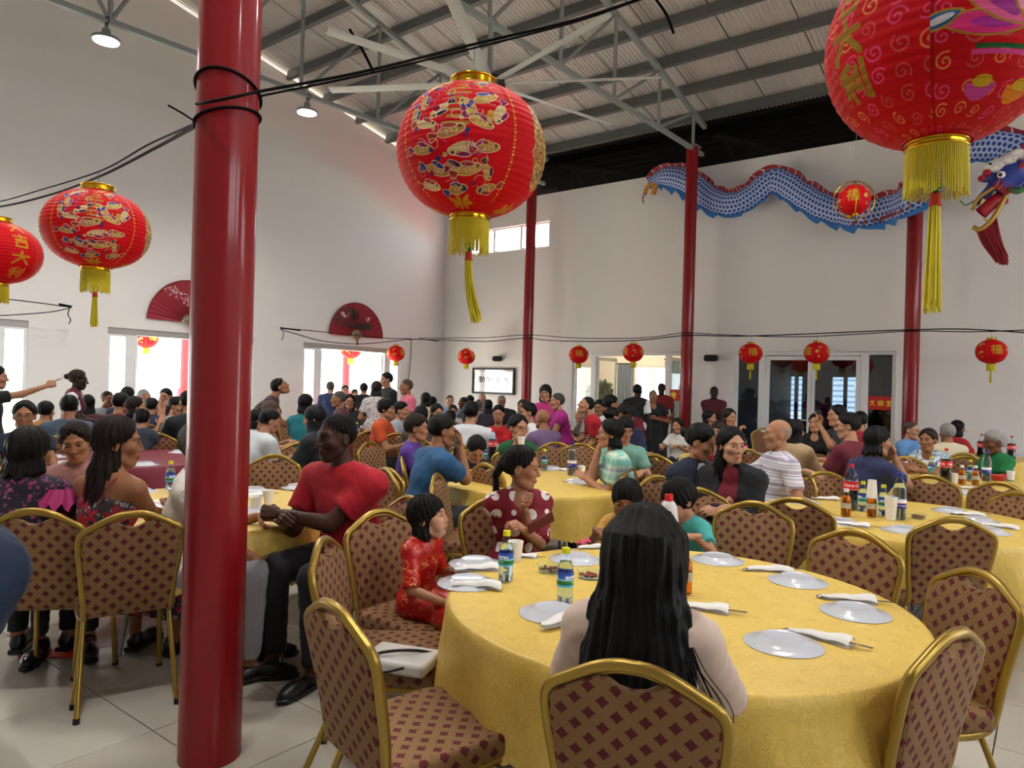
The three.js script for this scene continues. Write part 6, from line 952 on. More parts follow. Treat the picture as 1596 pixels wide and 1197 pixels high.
// ---------- written characters as strokes on a 100 x 100 square ----------
const GLYPH = {
  wen: [[48, 4, 54, 18], [8, 26, 92, 26], [68, 27, 50, 62, 12, 94], [30, 27, 50, 62, 90, 94]],
  yu: [[26, 6, 14, 58, 40, 88], [40, 30, 28, 66, 8, 94], [4, 36, 46, 32], [54, 10, 86, 10, 86, 36, 54, 36, 54, 10], [52, 50, 90, 50], [46, 68, 96, 68], [70, 50, 68, 72, 46, 96], [72, 70, 96, 96]],
  shi: [[50, 2, 52, 12], [12, 30, 12, 16, 90, 16, 88, 30], [24, 34, 78, 34], [48, 36, 30, 54, 72, 52], [64, 44, 78, 58], [50, 56, 50, 92], [24, 72, 76, 72], [10, 93, 92, 93]],
  hui: [[50, 2, 8, 34], [50, 2, 94, 34], [34, 26, 68, 26], [20, 36, 80, 36, 80, 58, 20, 58, 20, 36], [50, 36, 50, 58], [38, 42, 42, 52], [62, 42, 58, 52], [28, 66, 72, 66, 72, 96, 28, 96, 28, 66], [28, 81, 72, 81]],
  yi: [[16, 6, 26, 16], [6, 34, 34, 34, 34, 84, 46, 74], [52, 6, 60, 18], [88, 12, 62, 92], [50, 34, 96, 92]],
  tian: [[20, 16, 80, 16], [8, 44, 92, 44], [50, 16, 46, 50, 10, 94], [52, 46, 92, 92]],
  dao: [[40, 4, 48, 14], [78, 4, 68, 16], [32, 22, 94, 22], [60, 22, 54, 34], [42, 34, 84, 34, 84, 76, 42, 76, 42, 34], [42, 48, 84, 48], [42, 62, 84, 62], [10, 12, 20, 22], [6, 40, 22, 40, 10, 78, 30, 88, 96, 92]],
  chou: [[4, 10, 46, 10], [10, 28, 42, 28, 42, 94, 10, 94, 10, 28], [20, 10, 20, 50], [32, 10, 32, 50], [10, 66, 42, 66], [56, 10, 54, 60, 48, 96], [74, 10, 74, 88], [92, 6, 92, 96], [64, 34, 66, 46], [82, 34, 84, 46]],
  qin: [[6, 14, 56, 14], [20, 4, 20, 24], [42, 4, 42, 24], [14, 32, 50, 32, 50, 48, 14, 48, 14, 32], [32, 24, 32, 92], [10, 60, 54, 60], [10, 74, 54, 74], [4, 92, 60, 90], [60, 34, 94, 34, 88, 92, 78, 86], [76, 10, 74, 50, 56, 94]],
  da: [[8, 36, 92, 36], [50, 6, 46, 50, 8, 94], [52, 40, 92, 92]],
  ji: [[12, 18, 88, 18], [50, 2, 50, 42], [24, 42, 78, 42], [24, 58, 78, 58, 78, 94, 24, 94, 24, 58]],
  li: [[48, 6, 14, 16], [6, 34, 56, 34], [30, 14, 30, 94], [30, 36, 8, 72], [30, 36, 54, 62], [68, 14, 68, 66], [90, 4, 90, 94, 78, 86]],
  fu: [[20, 4, 28, 14], [6, 26, 38, 26, 8, 62], [24, 44, 24, 96], [26, 46, 40, 58], [48, 10, 92, 10], [54, 24, 88, 24, 88, 42, 54, 42, 54, 24], [48, 54, 92, 54, 92, 94, 48, 94, 48, 54], [48, 74, 92, 74], [70, 54, 70, 94]],
};
function glyph(c, k, x, y, s, color, lw = 10) { c.save(); c.translate(x, y); c.scale(s / 100, s / 100); c.strokeStyle = color; c.lineWidth = lw; c.lineCap = c.lineJoin = 'round'; for (const st of GLYPH[k]) { c.beginPath(); c.moveTo(st[0], st[1]); for (let i = 2; i < st.length; i += 2) c.lineTo(st[i], st[i + 1]); c.stroke(); } c.restore(); }
// ---------- lanterns ----------
const goldFoil = mat(0xc9a01c, 0.22, { metalness: 0.9 }), fringeM = phys(0xd9c80a, 0.6, { side: THREE.DoubleSide, transmission: 0.15 }), fringeDark = phys(0xc2ad05, 0.6);
function fishArt(c, x, y, s, a, body, fin, r) { c.save(); c.translate(x, y); c.rotate(a); c.scale(s, s); c.lineWidth = 2; c.strokeStyle = '#f0e2c0'; c.fillStyle = body; c.beginPath(); c.ellipse(0, 0, 34, 15, 0, 0, 7); c.fill(); c.stroke(); c.fillStyle = fin; c.beginPath(); c.moveTo(-30, 0); c.quadraticCurveTo(-60, -26, -56, 0); c.quadraticCurveTo(-60, 26, -30, 0); c.fill(); c.stroke(); c.beginPath(); c.ellipse(0, -14, 18, 7, 0.3, 0, 7); c.fill(); c.stroke(); c.fillStyle = '#3c2b1a'; for (let i = 0; i < 3; i++) { c.beginPath(); c.arc(-14 + i * 11, 1, 6, -1.3, 1.3); c.stroke(); } c.beginPath(); c.arc(23, -4, 3.5, 0, 7); c.fill(); c.restore(); }
function lanternArt(kind) {
  return canvas(2048, 1024, (c, w, h) => {
    c.fillStyle = kind === 'spiral' ? '#c80614' : '#d40818'; c.fillRect(0, 0, w, h); const r = mulberry(77);
    if (kind === 'fish') {
      for (let p = 0; p < 4; p++) {
        const x0 = p * 512;
        for (let y = 120; y < 880; y += 17) { c.fillStyle = y % 2 ? '#e2b23c' : '#b8862a'; c.beginPath(); c.ellipse(x0 + 8, y, 7, 6, 0, 0, 7); c.fill(); }
        c.fillStyle = '#c9941f'; for (let k = 0; k < 7; k++) { c.beginPath(); c.ellipse(x0 + 256 + Math.cos(k * 0.9) * 62, 890 + Math.sin(k * 0.9) * 30, 42, 17, k * 0.9, 0, 7); c.fill(); }
        if (p % 2 === 0) {
          c.fillStyle = '#b0852a'; for (let k = 0; k < 8; k++) c.fillRect(x0 + 246 - (k % 3) * 18 - k * 3, 250 + k * 34, 40 + (k % 3) * 36 + k * 6, 18);
          const cols = ['#c9ac54', '#b79a4a', '#d8c78c'], fins = ['#27489c', '#8c2a6a', '#a33a2a', '#2e2a44'];
          for (const [x, y, a, s] of [[90, 430, 1.3, 1.2], [430, 430, 1.9, 1.3], [256, 690, 0.1, 1.5], [200, 420, 2.4, 1.2], [310, 400, -2.2, 1.3], [110, 760, 0.2, 1.4], [410, 780, 2.8, 1.4], [256, 790, -0.2, 1.5], [180, 200, 0.8, 1.1], [320, 180, -0.4, 1.1], [130, 240, -0.6, 1.3], [370, 220, 2.6, 1.3], [120, 360, 1.2, 1.2], [380, 350, -0.5, 1.5], [150, 480, 0.2, 1.2], [250, 520, -0.3, 1.5], [360, 480, 0.4, 1.3], [130, 590, 0.1, 1.3], [290, 600, 2.9, 1.5], [390, 590, -0.2, 1.2], [180, 690, 0.3, 1.5], [320, 690, -0.3, 1.5], [400, 700, 1.2, 1.0]]) fishArt(c, x0 + 256 + (x - 256) * 1.12, y * 1.02, s * 1.22, a, cols[Math.floor(r() * 3)], fins[Math.floor(r() * 4)], r);
          c.lineWidth = 4; for (let k = 0; k < 60; k++) { c.strokeStyle = ['#e8b0b8', '#d8c080', '#c070a0'][k % 3]; c.beginPath(); c.arc(x0 + 70 + r() * 370, 160 + r() * 660, 10 + r() * 24, r() * 6, r() * 6 + 3); c.stroke(); } for (let k = 0; k < 40; k++) { c.fillStyle = ['#c9a23c', '#8c1f5a', '#2a3c86', '#d8c27a'][k % 4]; c.beginPath(); c.arc(x0 + 80 + r() * 350, 170 + r() * 640, 7 + r() * 9, 0, 7); c.fill(); }
        } else {
          c.fillStyle = '#a88a4c'; c.beginPath(); c.ellipse(x0 + 256, 480, 130, 250, 0, 0, 7); c.fill(); c.lineWidth = 7;
          for (let k = 0; k < 60; k++) { c.strokeStyle = ['#3c3226', '#dccb98', '#d8b048', '#8c3a3a'][k % 4]; c.beginPath(); const a = r() * 6.3, q = Math.sqrt(r()), X = x0 + 256 + Math.cos(a) * q * 110, Y = 480 + Math.sin(a) * q * 225; c.arc(X, Y, 12 + r() * 26, r() * 6, r() * 6 + 3.4); c.stroke(); }
        }
      }
    } else if (kind === 'spiral') {
      const spiral = (x, y, s, a, col) => { c.save(); c.translate(x, y); c.rotate(a); c.strokeStyle = col; c.lineWidth = 6 * s; c.beginPath(); for (let t = 0; t < 10; t += 0.25) { const q = (2 + t * 2.6) * s; c.lineTo(Math.cos(t) * q, Math.sin(t) * q); } c.stroke(); c.restore(); };
      for (let y = 70; y < 960; y += 78) for (let x = (y % 156 ? 30 : 72); x < w; x += 84) spiral(x + r() * 16, y + r() * 16, 0.95 + r() * 0.25, r() * 6, ['#e08a4a', '#e0487e', '#c4504a'][Math.floor(r() * 3)]);
      for (let p = 0; p < 4; p++) {
        const x0 = p * 512; c.fillStyle = 'rgba(90,0,10,0.35)'; c.fillRect(x0 - 12, 0, 24, h);
        if (p % 2) { c.fillStyle = '#9a7d1e'; for (let k = 0; k < 4; k++) { glyph(c, ['da', 'ji', 'da', 'li'][k], x0 + 190, 180 + k * 145, 130, '#9a7d1e', 17); } }
        else {
          const petal = (x, y, a, l, wd, col, col2) => { c.save(); c.translate(x0 + 256 + (x - 256) * 1.2, 520 + (y - 560) * 1.15); c.scale(1.25, 1.15); c.rotate(a); c.fillStyle = col; c.strokeStyle = '#b08a2c'; c.lineWidth = 6; c.beginPath(); c.moveTo(0, 0); c.quadraticCurveTo(wd, -l * 0.5, 0, -l); c.quadraticCurveTo(-wd, -l * 0.5, 0, 0); c.fill(); c.stroke(); c.fillStyle = col2; c.beginPath(); c.ellipse(0, -l * 0.42, wd * 0.22, l * 0.25, 0, 0, 7); c.fill(); c.restore(); };
          for (const [x, y, a, l, wd, k, k2] of [[256, 640, -1.5, 190, 60, '#e83a8c', '#b030a0'], [256, 640, 1.5, 190, 60, '#e83a8c', '#b030a0'], [256, 640, -0.9, 210, 80, '#f06aa4', '#a83a9c'], [256, 640, 0.9, 210, 80, '#f06aa4', '#a83a9c'], [256, 640, 0, 230, 110, '#f4a0c4', '#c050a8'], [200, 460, -0.4, 260, 60, '#f070a0', '#2a6ab4'], [312, 460, 0.4, 260, 60, '#2a6ab4', '#e8e0f0'], [256, 440, 0, 300, 80, '#c8a80c', '#e0c83c'], [120, 520, -1.2, 120, 50, '#5a7a28', '#e0489c'], [390, 520, 1.2, 120, 50, '#5a7a28', '#e0489c'], [110, 600, -1.9, 110, 40, '#2a6aa0', '#dde6ee'], [400, 600, 1.9, 110, 40, '#2a6aa0', '#dde6ee']]) petal(x, y, a, l, wd, k, k2);
          c.fillStyle = '#1c6a34'; c.fillRect(x0 + 120, 660, 270, 14); c.fillStyle = '#d84a9a'; c.fillRect(x0 + 110, 676, 290, 14);
          for (const [x, k] of [[170, '#c84aa0'], [330, '#e08a1c']]) { c.fillStyle = k; c.beginPath(); c.arc(x0 + x, 770, 58, 0, 3.14); c.fill(); c.fillStyle = '#c9b020'; c.beginPath(); c.ellipse(x0 + x, 765, 34, 20, 0, 0, 7); c.fill(); }
        }
      }
    } else {
      for (let p = 0; p < 6; p++) { const x0 = p * 341 + 20; c.strokeStyle = '#b88420'; c.lineWidth = 5; c.beginPath(); c.moveTo(x0, 60); c.lineTo(x0, 960); c.stroke(); if (kind === 'words') ['da', 'ji', 'da', 'li'].forEach((g, k) => glyph(c, g, x0 + 110, 150 + k * 180, 150, '#c98f1e', 15)); else if (p % 2) glyph(c, 'fu', x0 + 60, 330, 260, '#c99a2a', 13); else for (let k = 0; k < 9; k++) { c.fillStyle = k % 2 ? '#b8892c' : '#d8b864'; c.beginPath(); c.ellipse(x0 + 110 + r() * 130, 280 + r() * 440, 20 + r() * 30, 16 + r() * 22, r() * 3, 0, 7); c.fill(); } }
    }
    if (kind !== 'small') { c.globalAlpha = 0.25; c.fillStyle = '#7a0008'; for (let y = 0; y < h; y += h / 34) c.fillRect(0, y, w, 3); }
  });
}
const lanternM = {}, lanternSkin = (k) => lanternM[k] ??= phys(0xffffff, 0.6, { map: texture(lanternArt(k)), transmission: 0.28, thickness: 0, side: THREE.DoubleSide, specularIntensity: 0.25 });
const lanternGeo = {};
function lantern(p, D, kind, lab, o = {}) {
  const key = D + kind + (o.q || ''), q = o.q ?? 0.86, H = D * q, R0 = D * 0.15, n = o.ribs ?? 30, t = thing('lantern', lab, 'lantern', p.toArray(), o.turn ?? 0, o.group);
  lanternGeo[key] ??= (() => {
    const prof = []; for (let i = 0; i <= n * 4; i++) { const a = -Math.PI / 2 + (i / (n * 4)) * Math.PI, e = Math.abs(Math.cos(a)) ** 0.86, sag = 0.004 * (0.5 - 0.5 * Math.cos(i / 4 * 6.2832)); prof.push([Math.max(R0, e * D / 2) - sag, Math.sin(a) * H / 2]); }
    const cap = (y, h, r) => merge([cyl(r, r, h, 0, y, 0, 40, true), new THREE.TorusGeometry(r, 0.006, 8, 40).rotateX(Math.PI / 2).translate(0, y + h / 2, 0), new THREE.TorusGeometry(r, 0.006, 8, 40).rotateX(Math.PI / 2).translate(0, y - h / 2, 0)]);
    const strands = [], dark = [], rr0 = R0 * 0.86, m = o.far ? 26 : 90, L = D * 0.23; const s = mulberry(5);
    for (let i = 0; i < m; i++) { const a = i / m * 6.2832, x = rr0 * Math.cos(a), z = rr0 * Math.sin(a), l = L * (0.86 + 0.16 * s()), b = rod([x, -H / 2 - 0.02, z], [x * (1 + 0.05 * s()), -H / 2 - 0.02 - l, z * (1 + 0.05 * s())], o.far ? rr0 * 0.13 : rr0 * 0.036, o.far ? rr0 * 0.1 : rr0 * 0.026, 5); (i % 5 ? strands : dark).push(b); }
    return { body: lathe(prof, 72), caps: [cap(H / 2 + D * 0.025, D * 0.05, R0 * 1.0), cap(-H / 2 - D * 0.012, D * 0.03, R0 * 0.86)], fringe: merge(strands), fringe2: merge(dark) };
  })();
  const g = lanternGeo[key], hh = H / 2 + D * 0.05;
  part('shade', g.body, lanternSkin(kind), t); part('top_cap', g.caps[0], goldFoil, t); part('bottom_ring', g.caps[1], goldFoil, t); part('fringe', [g.fringe, g.fringe2], fringeM, t);
  if (o.tassel) {
    const L = o.tassel, y0 = -H / 2 - D * 0.2, bend = o.bend ?? [0, 0], X = (k) => bend[0] * k * k, Z = (k) => bend[1] * k * k, b = [], s = mulberry(9);
    part('bead', ball(D * 0.035, 0, y0, 0), phys(0x0d7a35, 0.15, { clearcoat: 1 }), t); part('knot', [cyl(D * 0.022, D * 0.026, D * 0.06, 0, y0 - D * 0.065, 0, 14), new THREE.TorusGeometry(D * 0.024, D * 0.006, 6, 14).rotateX(1.57).translate(0, y0 - D * 0.09, 0)], mat(0xc8361c, 0.6), t);
    for (let i = 0; i < 34; i++) { const a = s() * 6.283, q = Math.sqrt(s()), e = D * 0.034, f = L * (0.86 + 0.14 * s()), pts = []; for (let k = 0; k <= 4; k++) { const u = k / 4; pts.push([q * Math.cos(a) * e * (0.6 + 0.5 * u) + X(u), y0 - D * 0.09 - f * u, q * Math.sin(a) * e * (0.6 + 0.5 * u) + Z(u)]); } b.push(tube(pts, D * 0.006, 8, 5)); }
    part('tassel', b, fringeM, t);
  }
  if (o.string) part('string', rod([0, hh - D * 0.03, 0], [0, hh + o.string, 0], 0.0025), M.cord, t);
  return t;
}
lantern(along(735, 238, 3.34), 0.7, 'fish', 'largest full lantern in the centre, red with printed fish and long bent yellow tassel', { q: 0.86, turn: -0.31, tassel: 0.3, bend: [0.05, -0.02], string: 0.17 });
lantern(along(151, 358, 5.06), 0.7, 'fish', 'red round lantern with printed fish left of the thick column', { q: 0.78, turn: 0.3, tassel: 0.22, string: 0.1 });
lantern(along(-4, 394, 6.35), 0.7, 'words', 'red lantern with gold characters cut by the left picture edge', { q: 0.78, turn: 0.14, string: 0.12 });
lantern(along(1464, 70, 2.42), 0.72, 'spiral', 'red lantern with spirals and lotus print at the top right, nearest', { q: 0.94, turn: 0.05, tassel: 0.37, string: 0.3 });
[[727, 556, -13.76, 'small red lantern above the framed calligraphy'], [902, 553, -13.76, 'small red lantern left of the open glass door'], [987, 550, -13.76, 'small red lantern in front of the open glass door'], [1170, 551, -13.76, 'small red lantern left before the dark glass doors'], [1273, 550, -13.76, 'small red lantern right before the dark glass doors'], [1545, 548, -13.76, 'small red lantern at the far right of the back wall']].forEach(([x, y, z, l], i) => lantern(onZ(x, y, z), 0.45, 'small', l, { q: 0.86, ribs: 14, far: 1, turn: i, tassel: i > 2 ? 0.18 : 0, string: 0.12, group: 'small lanterns along the back wall' }));
lantern(onX(617, 551, -13.1), 0.45, 'small', 'small red lantern before the right side of the far doorway', { q: 0.86, ribs: 14, far: 1, string: 0.12 });
lantern(onX(228, 527, -15.8), 0.5, 'small', 'orange red lantern outside, in the left doorway', { ribs: 14, far: 1, string: 0.5 }); lantern(onX(547, 545, -16.2), 0.6, 'small', 'orange red lantern outside, in the far doorway', { ribs: 14, far: 1, string: 0.5 });
{ // lantern in two hoops
  const p = along(1331, 312, 9), t = thing('hoop_lantern', 'red ball lantern inside gold hoops before the dragon', 'lantern', p.toArray());
  part('shade', ball(0.2, 0, 0, 0, 12, 8), lanternSkin('small'), t); part('hoop', new THREE.TorusGeometry(0.24, 0.007, 8, 48).rotateY(0.4), goldFoil, t); part('hoop', new THREE.TorusGeometry(0.235, 0.007, 8, 48).rotateY(1.9), goldFoil, t); part('ornament', [ball(0.035, 0.03, -0.19, 0.05), ball(0.03, -0.05, -0.2, 0.03)], goldFoil, t); part('string', rod([0, 0.2, 0], [0.03, 2.6, 0], 0.003), M.cord, t);
}
// ---------- the cloth dragon on the back wall ----------
{
  const scales = canvas(512, 512, (c, w) => { c.fillStyle = '#a9bbdf'; c.fillRect(0, 0, w, w); for (let j = -1; j < 9; j++) for (let i = -1; i < 9; i++) { const x = i * 64 + (j % 2 ? 32 : 0), y = j * 64; c.fillStyle = '#24479c'; c.beginPath(); c.moveTo(x, y - 24); c.quadraticCurveTo(x + 30, y - 16, x + 20, y + 14); c.quadraticCurveTo(x, y + 34, x - 20, y + 14); c.quadraticCurveTo(x - 30, y - 16, x, y - 24); c.fill(); c.fillStyle = '#152a66'; c.beginPath(); c.ellipse(x, y - 6, 11, 8, 0, 0, 7); c.fill(); } });
  const fin = canvas(256, 64, (c, w, h) => { c.fillStyle = '#93112a'; c.fillRect(0, 0, w, h); c.fillStyle = '#d8c8c8'; for (let i = 0; i < 4; i++) { c.beginPath(); c.moveTo(i * 64 + 10, 0); c.quadraticCurveTo(i * 64 + 34, 30, i * 64 + 20, 64); c.lineTo(i * 64 + 28, 64); c.quadraticCurveTo(i * 64 + 44, 30, i * 64 + 16, 0); c.fill(); } });
  const finM = phys(0xffffff, 0.6, { map: texture(fin, true, 1, 1), side: THREE.DoubleSide }), flapM = phys(0x3f86d0, 0.6, { side: THREE.DoubleSide }), bodyM = phys(0xffffff, 0.55, { map: texture(scales, true, 1, 1) });
  const px = [[1012, 287], [1030, 277], [1055, 277], [1082, 289], [1105, 308], [1130, 318], [1155, 315], [1180, 299], [1203, 281], [1222, 286], [1250, 304], [1280, 321], [1312, 331], [1345, 334], [1380, 327], [1412, 313], [1440, 293], [1462, 262], [1490, 236], [1530, 228], [1575, 232], [1612, 262], [1608, 296]], zs = px.map((q, i) => (i < 5 ? -14.32 : i < 13 ? -14.25 : i < 15 ? -13.95 : i < 19 ? -13.5 : -13.35));
  const pts = px.map(([x, y], i) => onZ(x, y, zs[i])), curve = new THREE.CatmullRomCurve3(pts, false, 'centripetal'), N = 260, RS = 20, pos = [], uv = [], idx = [], P = [], rad = (t) => 0.245 * Math.min(1, 0.45 + t * 9);
  const up = V(0, 1, 0); for (let i = 0; i <= N; i++) { const t = i / N, p = curve.getPointAt(t), d = curve.getTangentAt(t), s = V(0, 0, 1), n = s.clone().cross(d).normalize(); if (n.y < 0 && i < N * 0.8) n.negate(); const r = rad(t) * (0.97 + 0.03 * Math.sin(t * 160)); P.push([p, n, s, r]); for (let k = 0; k <= RS; k++) { const a = k / RS * 6.2832; const q = p.clone().addScaledVector(n, r * Math.cos(a)).addScaledVector(s, r * 0.62 * Math.sin(a)); pos.push(q.x, q.y, q.z); uv.push(t * 15, k / RS * 2); } }
  for (let i = 0; i < N; i++) for (let k = 0; k < RS; k++) { const a = i * (RS + 1) + k, b = a + RS + 1; idx.push(a, a + 1, b, b, a + 1, b + 1); }
  const o = pts[10].clone(), t = thing('cloth_dragon', 'long blue scaled cloth dragon with red fin hung along the back wall', 'dragon', o.toArray());
  const G = (p, u, ix) => { const g = new THREE.BufferGeometry(); g.setAttribute('position', new THREE.Float32BufferAttribute(p, 3)); if (u) g.setAttribute('uv', new THREE.Float32BufferAttribute(u, 2)); g.setIndex(ix); g.computeVertexNormals(); return g.translate(-o.x, -o.y, -o.z); };
  part('body', G(pos, uv, idx), bodyM, t);
  const strip = (sgn, wf, offz) => { const p = [], u = [], ix = []; P.forEach(([c, n, s, r], i) => { const h = wf(i); const a = c.clone().addScaledVector(n, sgn * r * 0.93).addScaledVector(s, offz), b = c.clone().addScaledVector(n, sgn * (r * 0.93 + h)).addScaledVector(s, offz + 0.05); p.push(a.x, a.y, a.z, b.x, b.y, b.z); u.push(i / 16, 0, i / 16, 1); if (i) ix.push(i * 2 - 2, i * 2 - 1, i * 2, i * 2, i * 2 - 1, i * 2 + 1); }); return G(p, u, ix); };
  part('dorsal_fin', strip(1, (i) => 0.05 + 0.05 * Math.abs(Math.sin(i * 0.2)), 0.02), finM, t); part('belly_flap', strip(-1, (i) => 0.04 + 0.13 * ((i * 0.085) % 1) * (0.6 + 0.4 * Math.sin(i * 0.05)), 0.04), flapM, t);
  const sp = []; P.forEach(([c, n, s, r], i) => { if (i % 4 === 0 && i > 150 && i < 215) sp.push(bar(c.clone().addScaledVector(n, -r * 0.55).addScaledVector(s, r * 0.56).sub(o), c.clone().addScaledVector(n, -r * 0.86).addScaledVector(s, r * 0.42).sub(o).add(V(-0.07, 0, 0)), 0.035, 0.03)); }); part('belly_stripe', sp, finM, t);
  const E0 = pts[0].clone().sub(o); part('tail_tuft', [tube([E0.clone().add(V(0.14, 0.0, 0.05)), E0.clone().add(V(-0.02, -0.08, 0.06)), E0.clone().add(V(-0.08, -0.24, 0.06))], 0.045, 12, 8), tube([E0.clone().add(V(0.2, -0.06, 0.05)), E0.clone().add(V(0.16, -0.16, 0.06)), E0.clone().add(V(0.14, -0.26, 0.06))], 0.06, 12, 8)], phys(0xd08a1e, 0.5), t); part('tail_tip', tube([E0.clone().add(V(-0.06, -0.18, 0.06)), E0.clone().add(V(-0.12, -0.3, 0.06)), E0.clone().add(V(-0.1, -0.42, 0.06))], 0.014, 10, 6), phys(0x8e1424, 0.5), t);
  // the head hangs to the right, jaws open to the lower left
  const S = 13.6 / FOCAL, q = (x, y, dz = 0) => onZ(x, y, -13.2).add(V(0, 0, dz)).sub(o), gold = phys(0xb58e3a, 0.4, { metalness: 0.3 }), redM = phys(0xa31325, 0.5), white = phys(0xdedad6, 0.9), blue = phys(0x2b3f96, 0.45), green = phys(0x4c7a4a, 0.5);
  part('skull', bonesMesh([B(q(1580, 268), q(1556, 292, 0.05), 0.2, 0.14, { k: 0.08 }), B(q(1556, 290, 0.08), q(1524, 318, 0.12), 0.11, 0.055, { k: 0.05 }), B(q(1548, 276, 0.1), q(1536, 284, 0.16), 0.06, 0.05)], 0.022), blue, t);
  part('upper_lip', tube([q(1568, 306, 0.16), q(1556, 296, 0.22), q(1540, 305, 0.24), q(1526, 316, 0.24), q(1517, 332, 0.2)], 0.028, 24, 8), gold, t);
  part('mouth', [tube([q(1566, 310, 0.08), q(1550, 318, 0.14), q(1530, 336, 0.16)], 0.1, 12, 10).scale(1, 1, 1)], redM, t);
  part('lower_jaw', [tube([q(1570, 306, 0.16), q(1558, 330, 0.2), q(1545, 350, 0.22), q(1528, 362, 0.22), q(1519, 358, 0.2)], 0.036, 24, 8)], gold, t);
  part('fang', [new THREE.ConeGeometry(0.03, 0.12, 8).rotateZ(0.8).translate(...q(1537, 346, 0.24).toArray()), new THREE.ConeGeometry(0.03, 0.12, 8).rotateZ(2.6).translate(...q(1532, 322, 0.26).toArray()), new THREE.ConeGeometry(0.02, 0.08, 8).rotateZ(2.4).translate(...q(1550, 308, 0.26).toArray())], phys(0xd8c07a, 0.4), t);
  part('nose', [ball(0.06, ...q(1540, 275, 0.22).toArray()), ball(0.05, ...q(1532, 284, 0.24).toArray())], redM, t);
  for (const [x, y] of [[1562, 278], [1546, 262]]) { const e = part('eye', ball(0.055, ...q(x, y, 0.22).toArray()), phys(0xe8e8ea, 0.15), t); part('pupil', ball(0.028, ...q(x - 1, y + 1, 0.262).toArray()), M.black, e); }
  { const m = [], r = mulberry(12); for (let i = 0; i < 46; i++) { const a = r(), p = q(1538 + a * 62, 266 - a * 30 + r() * 8, 0.12 + r() * 0.12); m.push(ball(0.05 + r() * 0.035, 0, 0, 0, 7, 6).scale(1.2, 0.8, 1).translate(p.x, p.y, p.z)); } part('fur_trim', m, white, t); }
  part('horn', [tube([q(1580, 262, 0.1), q(1590, 246, 0.15), q(1598, 226, 0.12)], 0.03, 10, 8), tube([q(1588, 268, 0.16), q(1600, 255, 0.2), q(1612, 236, 0.2)], 0.028, 10, 8)], redM, t);
  part('cheek_fin', [0, 1, 2, 3].map((i) => new THREE.ConeGeometry(0.035, 0.2, 6).rotateZ(-0.5 - i * 0.25).translate(...q(1558 + i * 7, 288 + i * 5, 0.24).toArray())), redM, t); part('whisker', [tube([q(1520, 318, 0.2), q(1508, 326, 0.3), q(1500, 320, 0.34)], 0.014, 10, 6), tube([q(1575, 300, 0.2), q(1588, 306, 0.3), q(1598, 300, 0.3)], 0.04, 10, 6)], green, t);
  { const m = [], r = mulberry(14); for (let i = 0; i < 90; i++) { const u = r(), a = q(1524 + u * 30, 362 - u * 18, 0.1 + r() * 0.12), b = q(1552 + u * 16 + r() * 8, 400 + r() * 16, 0.1 + r() * 0.14), mid = a.clone().lerp(b, 0.5).add(V(-0.05 * r(), 0.02, 0)); m.push(tube([a, mid, b], 0.012, 8, 5)); } part('beard', m, phys(0x8e1526, 0.8), t); }
}
// ---------- paper fans, picture, signs, loudspeakers ----------
function paperFan(y, z, r, draw, lab) {
  const t = thing('wall_fan', lab, 'fan', [LX + 0.03, y, z]), n = 26, tex = texture(canvas(1024, 512, draw)), m = phys(0xffffff, 0.7, { map: tex, side: THREE.DoubleSide }), rib = mat(0x7c1a26, 0.6), g = (i) => {
    const p = [], u = [], a0 = Math.PI - 0.02 - (i / n) * (Math.PI - 0.04), a1 = Math.PI - 0.02 - ((i + 1) / n) * (Math.PI - 0.04), am = (a0 + a1) / 2, V0 = (a, q, d) => { p.push(d, q * Math.sin(a), -q * Math.cos(a)); u.push(0.5 + 0.5 * (q / r) * Math.cos(a), (q / r) * Math.sin(a)); };
    for (const [A, C, dA, dC] of [[a0, am, 0.0, 0.03], [am, a1, 0.03, 0.0]]) { V0(A, r * 0.2, dA); V0(A, r, dA); V0(C, r, dC); V0(A, r * 0.2, dA); V0(C, r, dC); V0(C, r * 0.2, dC); }
    const b = new THREE.BufferGeometry(); b.setAttribute('position', new THREE.Float32BufferAttribute(p, 3)); b.setAttribute('uv', new THREE.Float32BufferAttribute(u, 2)); b.computeVertexNormals(); return b;
  };
  for (let i = 0; i < n; i++) part('pleat', g(i), m, t);
  part('edge_band', tube(Array.from({ length: 30 }, (_, k) => { const a = 0.02 + k / 29 * (Math.PI - 0.04); return [0.02, r * Math.sin(a), -r * Math.cos(a)]; }), 0.012, 60, 6), rib, t);
  part('handle', [...Array.from({ length: 9 }, (_, k) => { const a = 0.12 + k / 8 * (Math.PI - 0.24); return bar([0.03, -0.06, 0], [0.03, r * 0.24 * Math.sin(a), -r * 0.24 * Math.cos(a)], 0.03, 0.012); }), cyl(0.05, 0.05, 0.03).rotateZ(1.57).translate(0.03, -0.03, 0)], mat(0x8d7a58, 0.6), t); part('tassel', tube([[0.04, -0.08, 0], [0.05, -0.14, 0], [0.05, -0.2, 0.01]], 0.022, 8, 8), mat(0x8c3a38, 0.8), t);
  return t;
}
const fanFlip = (f) => (c, w, h) => { c.translate(w, 0); c.scale(-1, 1); f(c, w, h); };
